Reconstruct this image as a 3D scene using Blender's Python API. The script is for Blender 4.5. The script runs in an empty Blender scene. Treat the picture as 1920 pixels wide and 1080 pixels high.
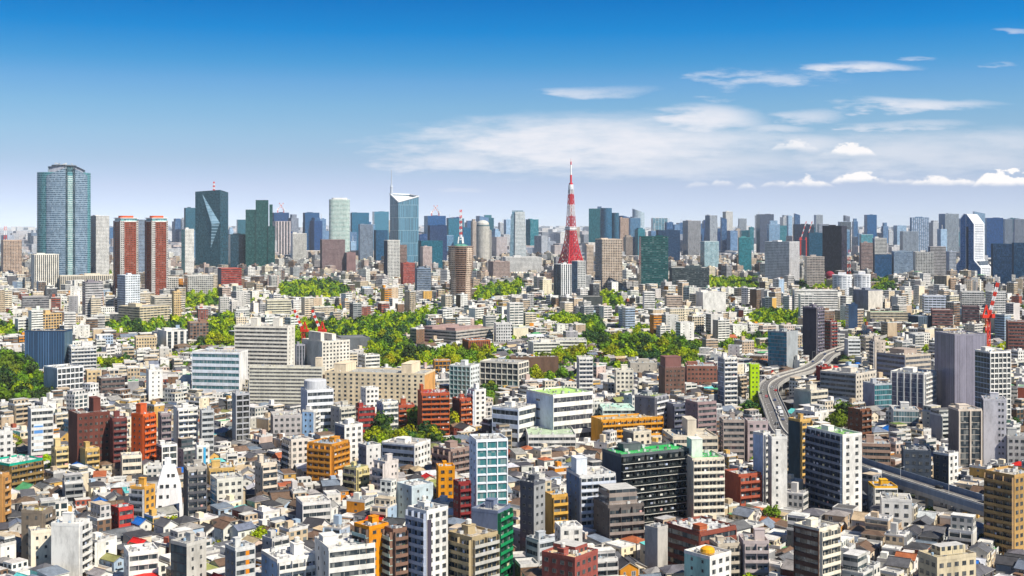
import bpy, math, random
import numpy as np
from math import sin, cos, tan, atan, atan2, pi, radians, hypot, floor
from mathutils import Vector

rng = random.Random(7)
scene = bpy.context.scene
COL = scene.collection

# ------------------------------------------------------------------ camera
F, HZ, CZ = 2330.0, 420.0, 140.0        # focal length in photo pixels, eye level row, eye height in metres
HAZE = 0.000019
cam_data = bpy.data.cameras.new('camera')
cam = bpy.data.objects.new('camera', cam_data)
COL.objects.link(cam)
cam.location = (0, 0, CZ)
cam.rotation_euler = (radians(90), 0, 0)
cam_data.sensor_width = 36
cam_data.lens = 36 * F / 1920
cam_data.shift_y = (HZ - 540) / 1920
cam_data.clip_start = 1
cam_data.clip_end = 90000
scene.camera = cam

# ------------------------------------------------------------------ sun and sky
SUN_AZ = (0.74, -0.67)                  # horizontal direction towards the sun (x, y)
SUN_EL = radians(48)
sun_data = bpy.data.lights.new('sun', 'SUN')
sun = bpy.data.objects.new('sun', sun_data)
COL.objects.link(sun)
sun_data.energy = 5.0
sun_data.angle = radians(0.53)
sun_data.color = (1.0, 0.925, 0.79)
_a = Vector((SUN_AZ[0], SUN_AZ[1], 0)).normalized()
sun_dir = Vector((_a.x * cos(SUN_EL), _a.y * cos(SUN_EL), sin(SUN_EL)))
sun.rotation_euler = sun_dir.to_track_quat('Z', 'Y').to_euler()
sun.location = (0, 0, 500)

scene.view_settings.view_transform = 'Standard'
scene.view_settings.look = 'None'
scene.view_settings.gamma = 1.0
scene.view_settings.exposure = 0.5
scene.cycles.max_bounces = 5
scene.cycles.diffuse_bounces = 2
scene.cycles.glossy_bounces = 3
scene.cycles.transmission_bounces = 2
scene.cycles.volume_bounces = 1
scene.cycles.caustics_reflective = False
scene.cycles.caustics_refractive = False
scene.cycles.use_denoising = True
scene.cycles.denoiser = 'OPENIMAGEDENOISE'
scene.cycles.denoising_input_passes = 'RGB_ALBEDO_NORMAL'
scene.cycles.denoising_prefilter = 'ACCURATE'
scene.cycles.use_adaptive_sampling = True
scene.cycles.adaptive_threshold = 0.006


class NT:
    """Small helper round a node tree."""
    def __init__(self, tree):
        self.t = tree
    def n(self, kind, **kw):
        nd = self.t.nodes.new(kind)
        for k, v in kw.items():
            setattr(nd, k, v)
        return nd
    def link(self, a, b):
        self.t.links.new(a, b)
    def put(self, sock, v):
        if isinstance(v, (int, float)):
            sock.default_value = v
        elif isinstance(v, (tuple, list)):
            sock.default_value = tuple(v) + ((1.0,) if len(v) == 3 and len(sock.default_value) == 4 else ())
        else:
            self.link(v, sock)
    def math(self, op, a, b=None, c=None, clamp=False):
        nd = self.n('ShaderNodeMath', operation=op, use_clamp=clamp)
        self.put(nd.inputs[0], a)
        if b is not None: self.put(nd.inputs[1], b)
        if c is not None: self.put(nd.inputs[2], c)
        return nd.outputs[0]
    def mix(self, f, a, b, blend='MIX'):
        nd = self.n('ShaderNodeMix', data_type='RGBA', blend_type=blend)
        self.put(nd.inputs[0], f); self.put(nd.inputs[6], a); self.put(nd.inputs[7], b)
        return nd.outputs[2]
    def noise(self, vec, scale, detail=3.0, rough=0.5, dim='3D'):
        nd = self.n('ShaderNodeTexNoise', noise_dimensions=dim)
        if vec is not None: self.link(vec, nd.inputs['Vector'])
        nd.inputs['Scale'].default_value = scale
        nd.inputs['Detail'].default_value = detail
        nd.inputs['Roughness'].default_value = rough
        return nd.outputs[0]
    def ramp(self, fac, stops, interp='LINEAR'):
        nd = self.n('ShaderNodeValToRGB')
        nd.color_ramp.interpolation = interp
        e = nd.color_ramp.elements
        while len(e) < len(stops): e.new(0.5)
        for k, (p, c) in enumerate(stops):
            e[k].position = p
            e[k].color = tuple(c) + (1.0,) if len(c) == 3 else c
        self.link(fac, nd.inputs[0])
        return nd.outputs[0]
    def maprange(self, v, a, b, c, d, smooth=True):
        nd = self.n('ShaderNodeMapRange', interpolation_type='SMOOTHSTEP' if smooth else 'LINEAR')
        self.put(nd.inputs[0], v)
        for k, x in enumerate((a, b, c, d)): nd.inputs[k + 1].default_value = x
        return nd.outputs[0]


world = bpy.data.worlds.new('World')
scene.world = world
world.use_nodes = True
N = NT(world.node_tree)
world.node_tree.nodes.clear()
out = N.n('ShaderNodeOutputWorld')
bg = N.n('ShaderNodeBackground')
N.link(bg.outputs[0], out.inputs[0])
tc = N.n('ShaderNodeTexCoord')
sep = N.n('ShaderNodeSeparateXYZ'); N.link(tc.outputs['Generated'], sep.inputs[0])
vx, vy, vz = sep.outputs
# the photo's sky is deep blue only ten degrees up: look the sky up higher than it stands
comb = N.n('ShaderNodeCombineXYZ')
N.link(vx, comb.inputs[0]); N.link(vy, comb.inputs[1])
N.link(N.math('MULTIPLY_ADD', N.math('MAXIMUM', vz, -0.01), 3.2, 0.10), comb.inputs[2])
nrm = N.n('ShaderNodeVectorMath', operation='NORMALIZE'); N.link(comb.outputs[0], nrm.inputs[0])
sky = N.n('ShaderNodeTexSky', sky_type='NISHITA', sun_disc=False)
sky.sun_elevation = SUN_EL
sky.sun_rotation = atan2(_a.x, _a.y)
sky.altitude = 0; sky.air_density = 1.0; sky.dust_density = 0.6; sky.ozone_density = 3.0
N.link(nrm.outputs[0], sky.inputs['Vector'])
tint = N.ramp(N.math('DIVIDE', vz, 0.5, clamp=True), [
    (0.0, (1.45, 1.14, 1.10)), (0.06, (1.60, 1.20, 1.06)), (0.102, (1.50, 1.28, 1.07)), (0.146, (1.44, 1.47, 1.22)), (0.188, (1.20, 1.52, 1.35)), (0.222, (0.93, 1.46, 1.46)),
    (0.256, (0.45, 1.32, 1.49)), (0.306, (0.05, 1.10, 1.55)), (0.355, (0.0, 0.88, 1.43)), (0.50, (0.10, 0.46, 0.80)), (1.0, (0.32, 0.46, 0.66))])
skyc = N.mix(1.0, sky.outputs[0], tint, 'MULTIPLY')
# clouds: banks of cirrus and low cumulus, each at its own bearing and height
sy = N.math('MAXIMUM', vy, 0.05)
az = N.math('DIVIDE', vx, sy)
el = N.math('DIVIDE', vz, sy)
cv = N.n('ShaderNodeCombineXYZ')
N.link(N.math('MULTIPLY', az, 9.0), cv.inputs[0]); N.link(N.math('MULTIPLY', el, 42.0), cv.inputs[1])
warp = N.math('SUBTRACT', N.noise(cv.outputs[0], 1.3, 4, 0.6), 0.5)
wisp = N.noise(cv.outputs[0], 2.6, 8, 0.62)
cv2 = N.n('ShaderNodeCombineXYZ')
N.link(N.math('MULTIPLY', az, 60.0), cv2.inputs[0]); N.link(N.math('MULTIPLY', el, 110.0), cv2.inputs[1])
puff = N.noise(cv2.outputs[0], 1.0, 6, 0.6)
el_w = N.math('MULTIPLY_ADD', warp, 0.020, el)
az_w = N.math('MULTIPLY_ADD', warp, 0.11, az)


def bank(px, py, rx, ry, amp, tex, gain, cut):
    u0, v0, a, b = (px - 960) / F, (HZ - py) / F, rx / F, ry / F
    du = N.math('DIVIDE', N.math('SUBTRACT', az_w, u0), a)
    dv = N.math('DIVIDE', N.math('SUBTRACT', el_w, v0), b)
    r = N.math('ADD', N.math('MULTIPLY', du, du), N.math('MULTIPLY', dv, dv))
    m = N.math('MINIMUM', N.math('SUBTRACT', 1.0, r), 1.0)
    t = N.math('MULTIPLY_ADD', N.math('SUBTRACT', tex, cut), gain * 2.6, m)
    return N.math('MULTIPLY', N.maprange(t, -0.1, 1.5, 0.0, 1.0), amp)


def flat_bank(px, py, rx, h, amp):
    """cumulus: flat base at row py, puffy top h rows above"""
    u0, v0, a = (px - 960) / F, (HZ - py) / F, rx / F
    du = N.math('DIVIDE', N.math('SUBTRACT', az, u0), a)
    prof = N.math('SUBTRACT', 1.0, N.math('MULTIPLY', du, du))
    top = N.math('MULTIPLY', prof, h * 1.5 / F)
    top = N.math('MULTIPLY', top, N.math('MULTIPLY_ADD', puff, 2.6, -0.55))
    dv = N.math('SUBTRACT', el, v0)
    up = N.maprange(N.math('SUBTRACT', top, dv), 0.0, 0.0030, 0.0, 1.0)
    lo = N.maprange(N.math('MULTIPLY_ADD', N.math('SUBTRACT', puff, 0.5), 0.006, dv), -0.0030, 0.0022, 0.0, 1.0)
    return N.math('MULTIPLY', N.math('MULTIPLY', up, lo), amp)


banks = [
    (1110, 272, 380, 62, 1.0, wisp, 0.7, 0.38), (860, 304, 150, 24, 0.8, wisp, 1.0, 0.46), (1230, 305, 330, 36, 0.7, wisp, 0.6, 0.44), (1160, 236, 150, 22, 0.7, wisp, 1.3, 0.5),
    (1110, 172, 115, 13, 0.6, wisp, 1.5, 0.5), (1620, 126, 110, 13, 0.85, wisp, 1.2, 0.46), (1740, 107, 32, 7, 0.6, wisp, 1.4, 0.5),
    (1440, 143, 150, 20, 0.55, wisp, 2.0, 0.52), (1360, 168, 60, 22, 0.4, wisp, 2.4, 0.55), (1720, 194, 180, 15, 0.92, wisp, 0.9, 0.44),
    (1330, 223, 125, 30, 0.98, wisp, 0.8, 0.40), (1530, 217, 85, 14, 0.65, wisp, 1.2, 0.48), (1700, 233, 130, 11, 0.65, wisp, 1.2, 0.48), (1440, 243, 90, 14, 0.6, wisp, 1.0, 0.45),
    (1500, 272, 150, 22, 0.7, wisp, 0.8, 0.44), (1720, 288, 330, 50, 0.66, wisp, 0.7, 0.42), (1900, 265, 180, 30, 0.55, wisp, 1.0, 0.46),
    (860, 358, 60, 4, 0.35, wisp, 1.2, 0.5), (1900, 57, 50, 6, 0.5, wisp, 1.2, 0.5), (1860, 124, 40, 5, 0.3, wisp, 1.6, 0.5),
]
thin = None
for b in banks:
    m = bank(*b)
    thin = m if thin is None else N.math('MAXIMUM', thin, m)
cums = [(1885, 345, 62, 26, 1.0), (1770, 343, 70, 12, 0.9), (1612, 339, 55, 15, 0.95), (1515, 346, 48, 12, 0.85), (1455, 345, 28, 7, 0.7),
        (1355, 343, 22, 8, 0.6), (1400, 350, 18, 7, 0.6), (1590, 287, 52, 18, 0.85), (1490, 277, 45, 12, 0.6), (1310, 345, 22, 5, 0.5), (1690, 341, 40, 6, 0.6)]
thick = None
for c in cums:
    m = flat_bank(*c)
    thick = m if thick is None else N.math('MAXIMUM', thick, m)
CLOUD_THIN = (6.1, 6.15, 6.6)
CLOUD_THICK = (7.6, 7.3, 7.2)
skyc = N.mix(thin, skyc, CLOUD_THIN)
skyc = N.mix(thick, skyc, CLOUD_THICK)
N.link(skyc, bg.inputs[0])
bg.inputs[1].default_value = 0.1
# ------------------------------------------------------------------ materials
def new_mat(name):
    m = bpy.data.materials.new(name)
    m.use_nodes = True
    t = NT(m.node_tree)
    p = m.node_tree.nodes['Principled BSDF']
    return m, t, p


def attr(t, name):
    nd = t.n('ShaderNodeAttribute', attribute_type='GEOMETRY', attribute_name=name)
    return nd


def grime(t, col, amount=0.36, scale=0.16):
    tcn = t.n('ShaderNodeNewGeometry')
    mp = t.n('ShaderNodeMapping'); mp.inputs['Scale'].default_value = (1, 1, 0.35)
    t.link(tcn.outputs['Position'], mp.inputs[0])
    n1 = t.noise(mp.outputs[0], scale, 5, 0.65)
    n2 = t.noise(mp.outputs[0], 1.1, 4, 0.6)
    s = t.math('ADD', t.math('MULTIPLY', n1, 0.7), t.math('MULTIPLY', n2, 0.3))
    k = t.maprange(s, 0.33, 0.62, 1.0 - amount, 1.06)
    rgb = t.n('ShaderNodeCombineColor')
    for j in range(3): t.link(k, rgb.inputs[j])
    return t.mix(1.0, col, rgb.outputs[0], 'MULTIPLY')


# facade: wall colour with a grid of panes in metres along the wall (bay, share, storey, share)
M_facade, t, p = new_mat('facade')
colr = attr(t, 'Col').outputs['Color']
pat = attr(t, 'Pat'); gls = attr(t, 'Gls')
uvn = t.n('ShaderNodeUVMap', uv_map='UVMap')
su = t.n('ShaderNodeSeparateXYZ'); t.link(uvn.outputs[0], su.inputs[0])
sp = t.n('ShaderNodeSeparateColor'); t.link(pat.outputs['Color'], sp.inputs[0])
bay, wf, fh = sp.outputs[0], sp.outputs[1], sp.outputs[2]
hf = pat.outputs['Alpha']
ub = t.math('DIVIDE', su.outputs[0], bay); vb = t.math('DIVIDE', su.outputs[1], fh)
du = t.math('ABSOLUTE', t.math('SUBTRACT', t.math('FRACT', ub), 0.5))
dv = t.math('ABSOLUTE', t.math('SUBTRACT', t.math('FRACT', vb), 0.5))
mu = t.math('LESS_THAN', du, t.math('MULTIPLY', wf, 0.5))
mv = t.math('LESS_THAN', dv, t.math('MULTIPLY', hf, 0.5))
mask = t.math('MULTIPLY', mu, mv)
cell = t.n('ShaderNodeCombineXYZ')
t.link(t.math('FLOOR', ub), cell.inputs[0]); t.link(t.math('FLOOR', vb), cell.inputs[1])
wn = t.n('ShaderNodeTexWhiteNoise', noise_dimensions='3D'); t.link(cell.outputs[0], wn.inputs['Vector'])
curt = t.math('POWER', wn.outputs[0], 4.0)
var = t.math('MULTIPLY_ADD', wn.outputs[0], 0.9, 0.55)
vc = t.n('ShaderNodeCombineColor')
for j in range(3): t.link(var, vc.inputs[j])
pane = t.mix(1.0, gls.outputs['Color'], vc.outputs[0], 'MULTIPLY')
pane = t.mix(t.math('MULTIPLY', curt, t.maprange(hf, 0.72, 0.82, 0.35, 0.06)), pane, (0.42, 0.42, 0.40))
base = t.mix(mask, grime(t, colr), pane)
t.link(base, p.inputs['Base Color'])
t.link(t.math('MULTIPLY_ADD', mask, -0.66, 0.82), p.inputs['Roughness'])
t.link(t.math('MULTIPLY_ADD', mask, 0.2, 0.25), p.inputs['Specular IOR Level'])

# plain painted or rendered surfaces
M_plain, t, p = new_mat('weathered_surface')
t.link(grime(t, attr(t, 'Col').outputs['Color'], 0.22, 0.25), p.inputs['Base Color'])
p.inputs['Roughness'].default_value = 0.8
p.inputs['Specular IOR Level'].default_value = 0.25

# flat roof decks: stains and seams
M_deck, t, p = new_mat('roof_deck')
g = t.n('ShaderNodeNewGeometry')
c0 = attr(t, 'Col').outputs['Color']
n1 = t.noise(g.outputs['Position'], 0.22, 6, 0.7); n2 = t.noise(g.outputs['Position'], 1.6, 4, 0.6)
k = t.maprange(t.math('ADD', t.math('MULTIPLY', n1, 0.65), t.math('MULTIPLY', n2, 0.35)), 0.34, 0.64, 0.55, 1.08)
cc = t.n('ShaderNodeCombineColor')
for j in range(3): t.link(k, cc.inputs[j])
t.link(t.mix(1.0, c0, cc.outputs[0], 'MULTIPLY'), p.inputs['Base Color'])
p.inputs['Roughness'].default_value = 0.85
p.inputs['Specular IOR Level'].default_value = 0.2

# pitched roofs: courses of tiles, patchy weathering
M_tile, t, p = new_mat('roof_tiles')
uvn = t.n('ShaderNodeUVMap', uv_map='UVMap')
su = t.n('ShaderNodeSeparateXYZ'); t.link(uvn.outputs[0], su.inputs[0])
row = t.math('FRACT', t.math('DIVIDE', su.outputs[1], 0.55))
g = t.n('ShaderNodeNewGeometry')
n1 = t.noise(g.outputs['Position'], 0.4, 5, 0.65); n2 = t.noise(g.outputs['Position'], 3.0, 2, 0.5)
k = t.maprange(t.math('ADD', t.math('MULTIPLY', n1, 0.6), t.math('MULTIPLY', n2, 0.4)), 0.32, 0.66, 0.62, 1.25)
k = t.math('MULTIPLY', k, t.math('MULTIPLY_ADD', row, 0.3, 0.78))
cc = t.n('ShaderNodeCombineColor')
for j in range(3): t.link(k, cc.inputs[j])
t.link(t.mix(1.0, attr(t, 'Col').outputs['Color'], cc.outputs[0], 'MULTIPLY'), p.inputs['Base Color'])
p.inputs['Roughness'].default_value = 0.6
p.inputs['Specular IOR Level'].default_value = 0.35

# window glass
M_glass, t, p = new_mat('window_glass')
oi = t.n('ShaderNodeObjectInfo')
g = t.n('ShaderNodeNewGeometry')
wn = t.n('ShaderNodeTexWhiteNoise', noise_dimensions='4D')
sn = t.n('ShaderNodeVectorMath', operation='SNAP'); t.link(g.outputs['Position'], sn.inputs[0]); sn.inputs[1].default_value = (1.3, 1.3, 2.6)
t.link(sn.outputs[0], wn.inputs['Vector']); t.link(oi.outputs['Random'], wn.inputs['W'])
f = t.math('MULTIPLY', t.math('POWER', wn.outputs[0], 3.0), 0.5)
t.link(t.mix(f, attr(t, 'Col').outputs['Color'], (0.40, 0.40, 0.37)), p.inputs['Base Color'])
p.inputs['Roughness'].default_value = 0.12
p.inputs['Specular IOR Level'].default_value = 0.6

# paint (cranes, vehicles, metalwork)
M_paint, t, p = new_mat('paint')
t.link(attr(t, 'Col').outputs['Color'], p.inputs['Base Color'])
p.inputs['Roughness'].default_value = 0.45

# leaves
M_leaf, t, p = new_mat('leaves')
oi = t.n('ShaderNodeObjectInfo')
hs = t.n('ShaderNodeHueSaturation')
t.link(t.math('MULTIPLY_ADD', oi.outputs['Random'], 0.05, 0.475), hs.inputs['Hue'])
t.link(t.math('MULTIPLY_ADD', oi.outputs['Random'], 0.5, 0.75), hs.inputs['Value'])
t.link(attr(t, 'Col').outputs['Color'], hs.inputs['Color'])
t.link(hs.outputs[0], p.inputs['Base Color'])
p.inputs['Roughness'].default_value = 0.7
p.inputs['Specular IOR Level'].default_value = 0.2
tr = t.n('ShaderNodeBsdfTranslucent'); t.link(hs.outputs[0], tr.inputs[0])
mx = t.n('ShaderNodeMixShader'); mx.inputs[0].default_value = 0.3
t.link(p.outputs[0], mx.inputs[1]); t.link(tr.outputs[0], mx.inputs[2])
t.link(mx.outputs[0], t.t.nodes['Material Output'].inputs[0])

# ground: streets and yards
M_ground, t, p = new_mat('city_ground')
g = t.n('ShaderNodeNewGeometry')
vo = t.n('ShaderNodeTexVoronoi', feature='F1'); vo.inputs['Scale'].default_value = 0.07
t.link(g.outputs['Position'], vo.inputs['Vector'])
sv = t.n('ShaderNodeSeparateColor'); t.link(vo.outputs['Color'], sv.inputs[0])
yard = t.ramp(sv.outputs[0], [(0.0, (0.07, 0.07, 0.075)), (0.35, (0.12, 0.12, 0.12)), (0.6, (0.20, 0.185, 0.16)), (0.85, (0.10, 0.12, 0.05)), (1.0, (0.28, 0.26, 0.23))], 'CONSTANT')
n1 = t.noise(g.outputs['Position'], 0.5, 5, 0.6)
dark = t.mix(n1, (0.6, 0.6, 0.6), (1.2, 1.2, 1.2))
t.link(t.mix(1.0, yard, dark, 'MULTIPLY'), p.inputs['Base Color'])
p.inputs['Roughness'].default_value = 0.9

# asphalt
M_asphalt, t, p = new_mat('asphalt')
g = t.n('ShaderNodeNewGeometry')
n1 = t.noise(g.outputs['Position'], 0.3, 5, 0.6)
t.link(t.mix(n1, (0.085, 0.082, 0.08), (0.17, 0.16, 0.15)), p.inputs['Base Color'])
p.inputs['Roughness'].default_value = 0.9

MATS = [M_facade, M_plain, M_deck, M_tile, M_glass, M_paint, M_leaf, M_asphalt]
FAC, PLN, DCK, TIL, GLS, PNT, LEF, ASP = range(8)
NOPAT = (1.0, 0.0, 1.0, 0.0)


VIVID = 1.12


class MB:
    """Collects faces, then links them as one mesh object."""
    def __init__(self):
        self.v = []; self.f = []; self.c = []; self.m = []; self.p = []; self.g = []; self.uv = []
    def face(self, pts, col, mat=PLN, pat=NOPAT, gls=(0.03, 0.05, 0.06), uv=None):
        b = len(self.v)
        self.v.extend(pts)
        self.f.append(tuple(range(b, b + len(pts))))
        self.c.append(col); self.m.append(mat); self.p.append(pat); self.g.append(gls)
        self.uv.append(uv if uv is not None else [(q[0] + q[1], q[2]) for q in pts])
    def box(self, x0, x1, y0, y1, z0, z1, col, mat=PLN, top=None, topmat=None, bottom=False, pat=NOPAT, gls=(0.03, 0.05, 0.06)):
        a = [(x0, y0), (x1, y0), (x1, y1), (x0, y1)]
        u = 0
        for k in range(4):
            (ax, ay), (bx, by) = a[k], a[(k + 1) % 4]
            ln = hypot(bx - ax, by - ay)
            self.face([(ax, ay, z0), (bx, by, z0), (bx, by, z1), (ax, ay, z1)], col, mat, pat, gls,
                      [(0, z0), (ln, z0), (ln, z1), (0, z1)])
        tm = topmat if topmat is not None else (mat if mat != FAC else PLN)
        self.face([(x, y, z1) for x, y in a], top or col, tm, uv=[(x, y) for x, y in a])
        if bottom:
            self.face([(x, y, z0) for x, y in reversed(a)], col, tm, uv=[(x, y) for x, y in reversed(a)])
    def prism(self, pts, z0, z1, col, mat=FAC, pat=NOPAT, gls=(0.03, 0.05, 0.06), top=None, ztop=None, cap=True, u0=0.0):
        """vertical prism over a counter-clockwise outline; ztop gives a height per corner"""
        n = len(pts); u = u0
        zt = ztop or [z1] * n
        for k in range(n):
            j = (k + 1) % n
            ln = hypot(pts[j][0] - pts[k][0], pts[j][1] - pts[k][1])
            self.face([(pts[k][0], pts[k][1], z0), (pts[j][0], pts[j][1], z0), (pts[j][0], pts[j][1], zt[j]), (pts[k][0], pts[k][1], zt[k])],
                      col, mat, pat, gls, [(u, z0), (u + ln, z0), (u + ln, zt[j]), (u, zt[k])])
            u += ln
        if cap:
            self.face([(q[0], q[1], zt[k]) for k, q in enumerate(pts)], top or col, DCK)
    def bar(self, a, b, r, col, mat=PNT, sides=4):
        a = Vector(a); b = Vector(b); d = (b - a)
        if d.length < 1e-6: return
        d.normalize()
        s = d.cross(Vector((0, 0, 1)) if abs(d.z) < 0.9 else Vector((1, 0, 0))).normalized(); q = d.cross(s)
        off = pi / sides
        ring = [(s * cos(off + 2 * pi * k / sides) + q * sin(off + 2 * pi * k / sides)) * r for k in range(sides)]
        for k in range(sides):
            e, h = ring[k], ring[(k + 1) % sides]
            self.face([tuple(a + h), tuple(a + e), tuple(b + e), tuple(b + h)], col, mat)
        self.face([tuple(b + e) for e in ring][::-1], col, mat)
        self.face([tuple(a + e) for e in ring], col, mat)
    def lathe(self, prof, col, mat=PNT, n=20, cx=0, cy=0, pat=NOPAT, gls=(0.03, 0.05, 0.06), cols=None):
        """prof: (radius, z) from the bottom up"""
        for k in range(len(prof) - 1):
            (r0, z0), (r1, z1) = prof[k], prof[k + 1]
            for i in range(n):
                a0, a1 = 2 * pi * i / n, 2 * pi * (i + 1) / n
                P = lambda r, a, z: (cx + r * cos(a), cy + r * sin(a), z)
                rr = max(r0, r1)
                pts = [P(r0, a0, z0), P(r0, a1, z0), P(r1, a1, z1), P(r1, a0, z1)]
                uv = [(a0 * rr, z0), (a1 * rr, z0), (a1 * rr, z1), (a0 * rr, z1)]
                if r0 < 1e-6: pts, uv = pts[1:], uv[1:]
                elif r1 < 1e-6: pts, uv = pts[:3], uv[:3]
                self.face(pts, cols[k] if cols else col, mat, pat, gls, uv)
    def merge(self, o, x=0, y=0, z=0, rot=0):
        b = len(self.v); c, s = cos(rot), sin(rot)
        self.v.extend([(x + c * q[0] - s * q[1], y + s * q[0] + c * q[1], z + q[2]) for q in o.v])
        self.f.extend([tuple(b + i for i in f) for f in o.f])
        self.c.extend(o.c); self.m.extend(o.m); self.p.extend(o.p); self.g.extend(o.g); self.uv.extend(o.uv)
    def mesh(self, name):
        me = bpy.data.meshes.new(name)
        me.from_pydata(self.v, [], self.f)
        used = sorted(set(self.m)); remap = {m: k for k, m in enumerate(used)}
        for m in used: me.materials.append(MATS[m])
        me.polygons.foreach_set('material_index', [remap[m] for m in self.m])
        for nm, data, w in (('Col', self.c, 3), ('Pat', self.p, 4), ('Gls', self.g, 3)):
            if nm != 'Col' and FAC not in used: continue
            at = me.attributes.new(nm, 'FLOAT_COLOR', 'FACE')
            arr = np.ones((len(self.f), 4), dtype=np.float32)
            arr[:, :w] = np.array(data, dtype=np.float32)[:, :w]
            if w == 3:
                lum = arr[:, :3] @ np.array([.3, .59, .11], dtype=np.float32)
                arr[:, :3] = np.clip(lum[:, None] + (arr[:, :3] - lum[:, None]) * VIVID, 0.004, 0.85)
            at.data.foreach_set('color', arr.ravel())
        uvl = me.uv_layers.new(name='UVMap')
        flat = [c for u in self.uv for q in u for c in q]
        uvl.data.foreach_set('uv', flat)
        return me
    def build(self, name, parent=None, loc=None, rot=0.0):
        o = bpy.data.objects.new(name, self.mesh(name))
        COL.objects.link(o)
        if parent is not None: o.parent = parent
        if loc is not None: o.location = loc
        if rot: o.rotation_euler = (0, 0, rot)
        return o


def tag(o, label=None, cat=None, group=None, kind=None):
    for k, v in (('label', label), ('category', cat), ('group', group), ('kind', kind)):
        if v: o[k] = v
    return o


def empty(name, loc, rot=0.0):
    o = bpy.data.objects.new(name, None)
    COL.objects.link(o)
    o.location = loc; o.rotation_euler = (0, 0, rot)
    o.empty_display_size = 1
    return o


def link_copy(o, parent=None, loc=None, rot=None, scale=None):
    c = o.copy(); COL.objects.link(c)
    if parent is not None: c.parent = parent
    if loc is not None: c.location = loc
    if rot is not None: c.rotation_euler = (0, 0, rot)
    if scale is not None: c.scale = scale
    return c


def gp(px, py, z=0.0):
    Y = (CZ - z) * F / (py - HZ)
    return ((px - 960) / F * Y, Y)


def proj(x, y, z=0.0):
    return (960 + F * x / y, HZ + (CZ - z) * F / y)


def jit(c, a=0.06):
    k = 1 + rng.uniform(-a, a)
    return tuple(max(0.0, min(0.9, v * k * (1 + rng.uniform(-a, a) * 0.25))) for v in c)


# shared window panel: one unit wide and tall, glass in a thin frame, stood on the wall it belongs to
_w = MB()
def window_mesh(fc, gc):
    m = MB()
    m.box(-0.5, 0.5, -0.06, 0.02, 0.0, 1.0, gc, GLS)
    for a, b, c, d in ((-0.52, -0.44, 0.0, 1.0), (0.44, 0.52, 0.0, 1.0), (-0.03, 0.03, 0.05, 0.95)):
        m.box(a, b, -0.10, 0.02, c, d, fc, PNT)
    m.box(-0.54, 0.54, -0.16, 0.02, -0.05, 0.04, fc, PNT)
    m.box(-0.52, 0.52, -0.11, 0.02, 0.955, 1.0, fc, PNT)
    return m.mesh('window')
WIN_DARK = window_mesh((0.10, 0.10, 0.10), (0.018, 0.025, 0.032))
WIN_LIGHT = window_mesh((0.62, 0.62, 0.62), (0.025, 0.035, 0.045))
WIN_BROWN = window_mesh((0.10, 0.06, 0.04), (0.02, 0.022, 0.024))


def add_window(parent, x, y, z, rot, w, h, mesh=None):
    o = bpy.data.objects.new('window', mesh or WIN_DARK)
    COL.objects.link(o)
    o.parent = parent
    o.location = (x, y, z); o.rotation_euler = (0, 0, rot); o.scale = (w, 1.0, h)
    return o
# ------------------------------------------------------------------ building kit
GC = (0.02, 0.03, 0.04)
LM = []                                  # landmarks: (px0, px1, py of the visible foot, Y, ref, X)
FOOT = []                                # footprints (x, y, theta, w, d)


def fbox(mb, fc, u0, u1, z0, z1, n0, n1, col, mat=PLN, back=False):
    (ox, oy), (ux, uy), (nx, ny) = fc[0], fc[1], fc[2]
    P = lambda u, n, z: (ox + ux * u + nx * n, oy + uy * u + ny * n, z)
    mb.face([P(u0, n1, z0), P(u1, n1, z0), P(u1, n1, z1), P(u0, n1, z1)], col, mat, uv=[(u0, z0), (u1, z0), (u1, z1), (u0, z1)])
    mb.face([P(u0, n1, z1), P(u1, n1, z1), P(u1, n0, z1), P(u0, n0, z1)], col, mat)
    mb.face([P(u0, n0, z0), P(u1, n0, z0), P(u1, n1, z0), P(u0, n1, z0)], col, mat)
    mb.face([P(u0, n0, z0), P(u0, n1, z0), P(u0, n1, z1), P(u0, n0, z1)], col, mat)
    mb.face([P(u1, n1, z0), P(u1, n0, z0), P(u1, n0, z1), P(u1, n1, z1)], col, mat)
    if back:
        mb.face([P(u1, n0, z0), P(u0, n0, z0), P(u0, n0, z1), P(u1, n0, z1)], col, mat)


def faces_of(w, d):
    return {'R': ((0, 0), (1, 0), (0, -1), w, 0.0), 'L': ((0, d), (0, -1), (-1, 0), d, -pi / 2),
            'B': ((w, 0), (0, 1), (1, 0), d, pi / 2), 'K': ((w, d), (-1, 0), (0, 1), w, pi)}


def pattern(style, fh, bay):
    return {'bal': (bay or 5.5, 0.90, fh, 0.50), 'rib': (bay or 3.0, 0.97, fh, 0.46), 'pun': (bay or 2.7, 0.58, fh, 0.53), 'cur': (bay or 1.7, 0.93, fh, 0.84),
            'grd': (bay or 3.6, 0.74, fh, 0.70), 'fin': (bay or 2.6, 0.55, fh, 0.95), 'bla': (bay or 7.0, 0.14, fh, 0.36), 'lou': (bay or 0.9, 0.5, 900.0, 0.999)}.get(style, NOPAT)


def storeys_copy(name, mb, root, n, fh, first=0, z0=0.0):
    """one mesh per storey, shared by all of them"""
    if not mb.f: return
    o = mb.build(name, root, (0, 0, z0 + first * fh))
    for k in range(first + 1, n):
        link_copy(o, root, (0, 0, z0 + k * fh))


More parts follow.
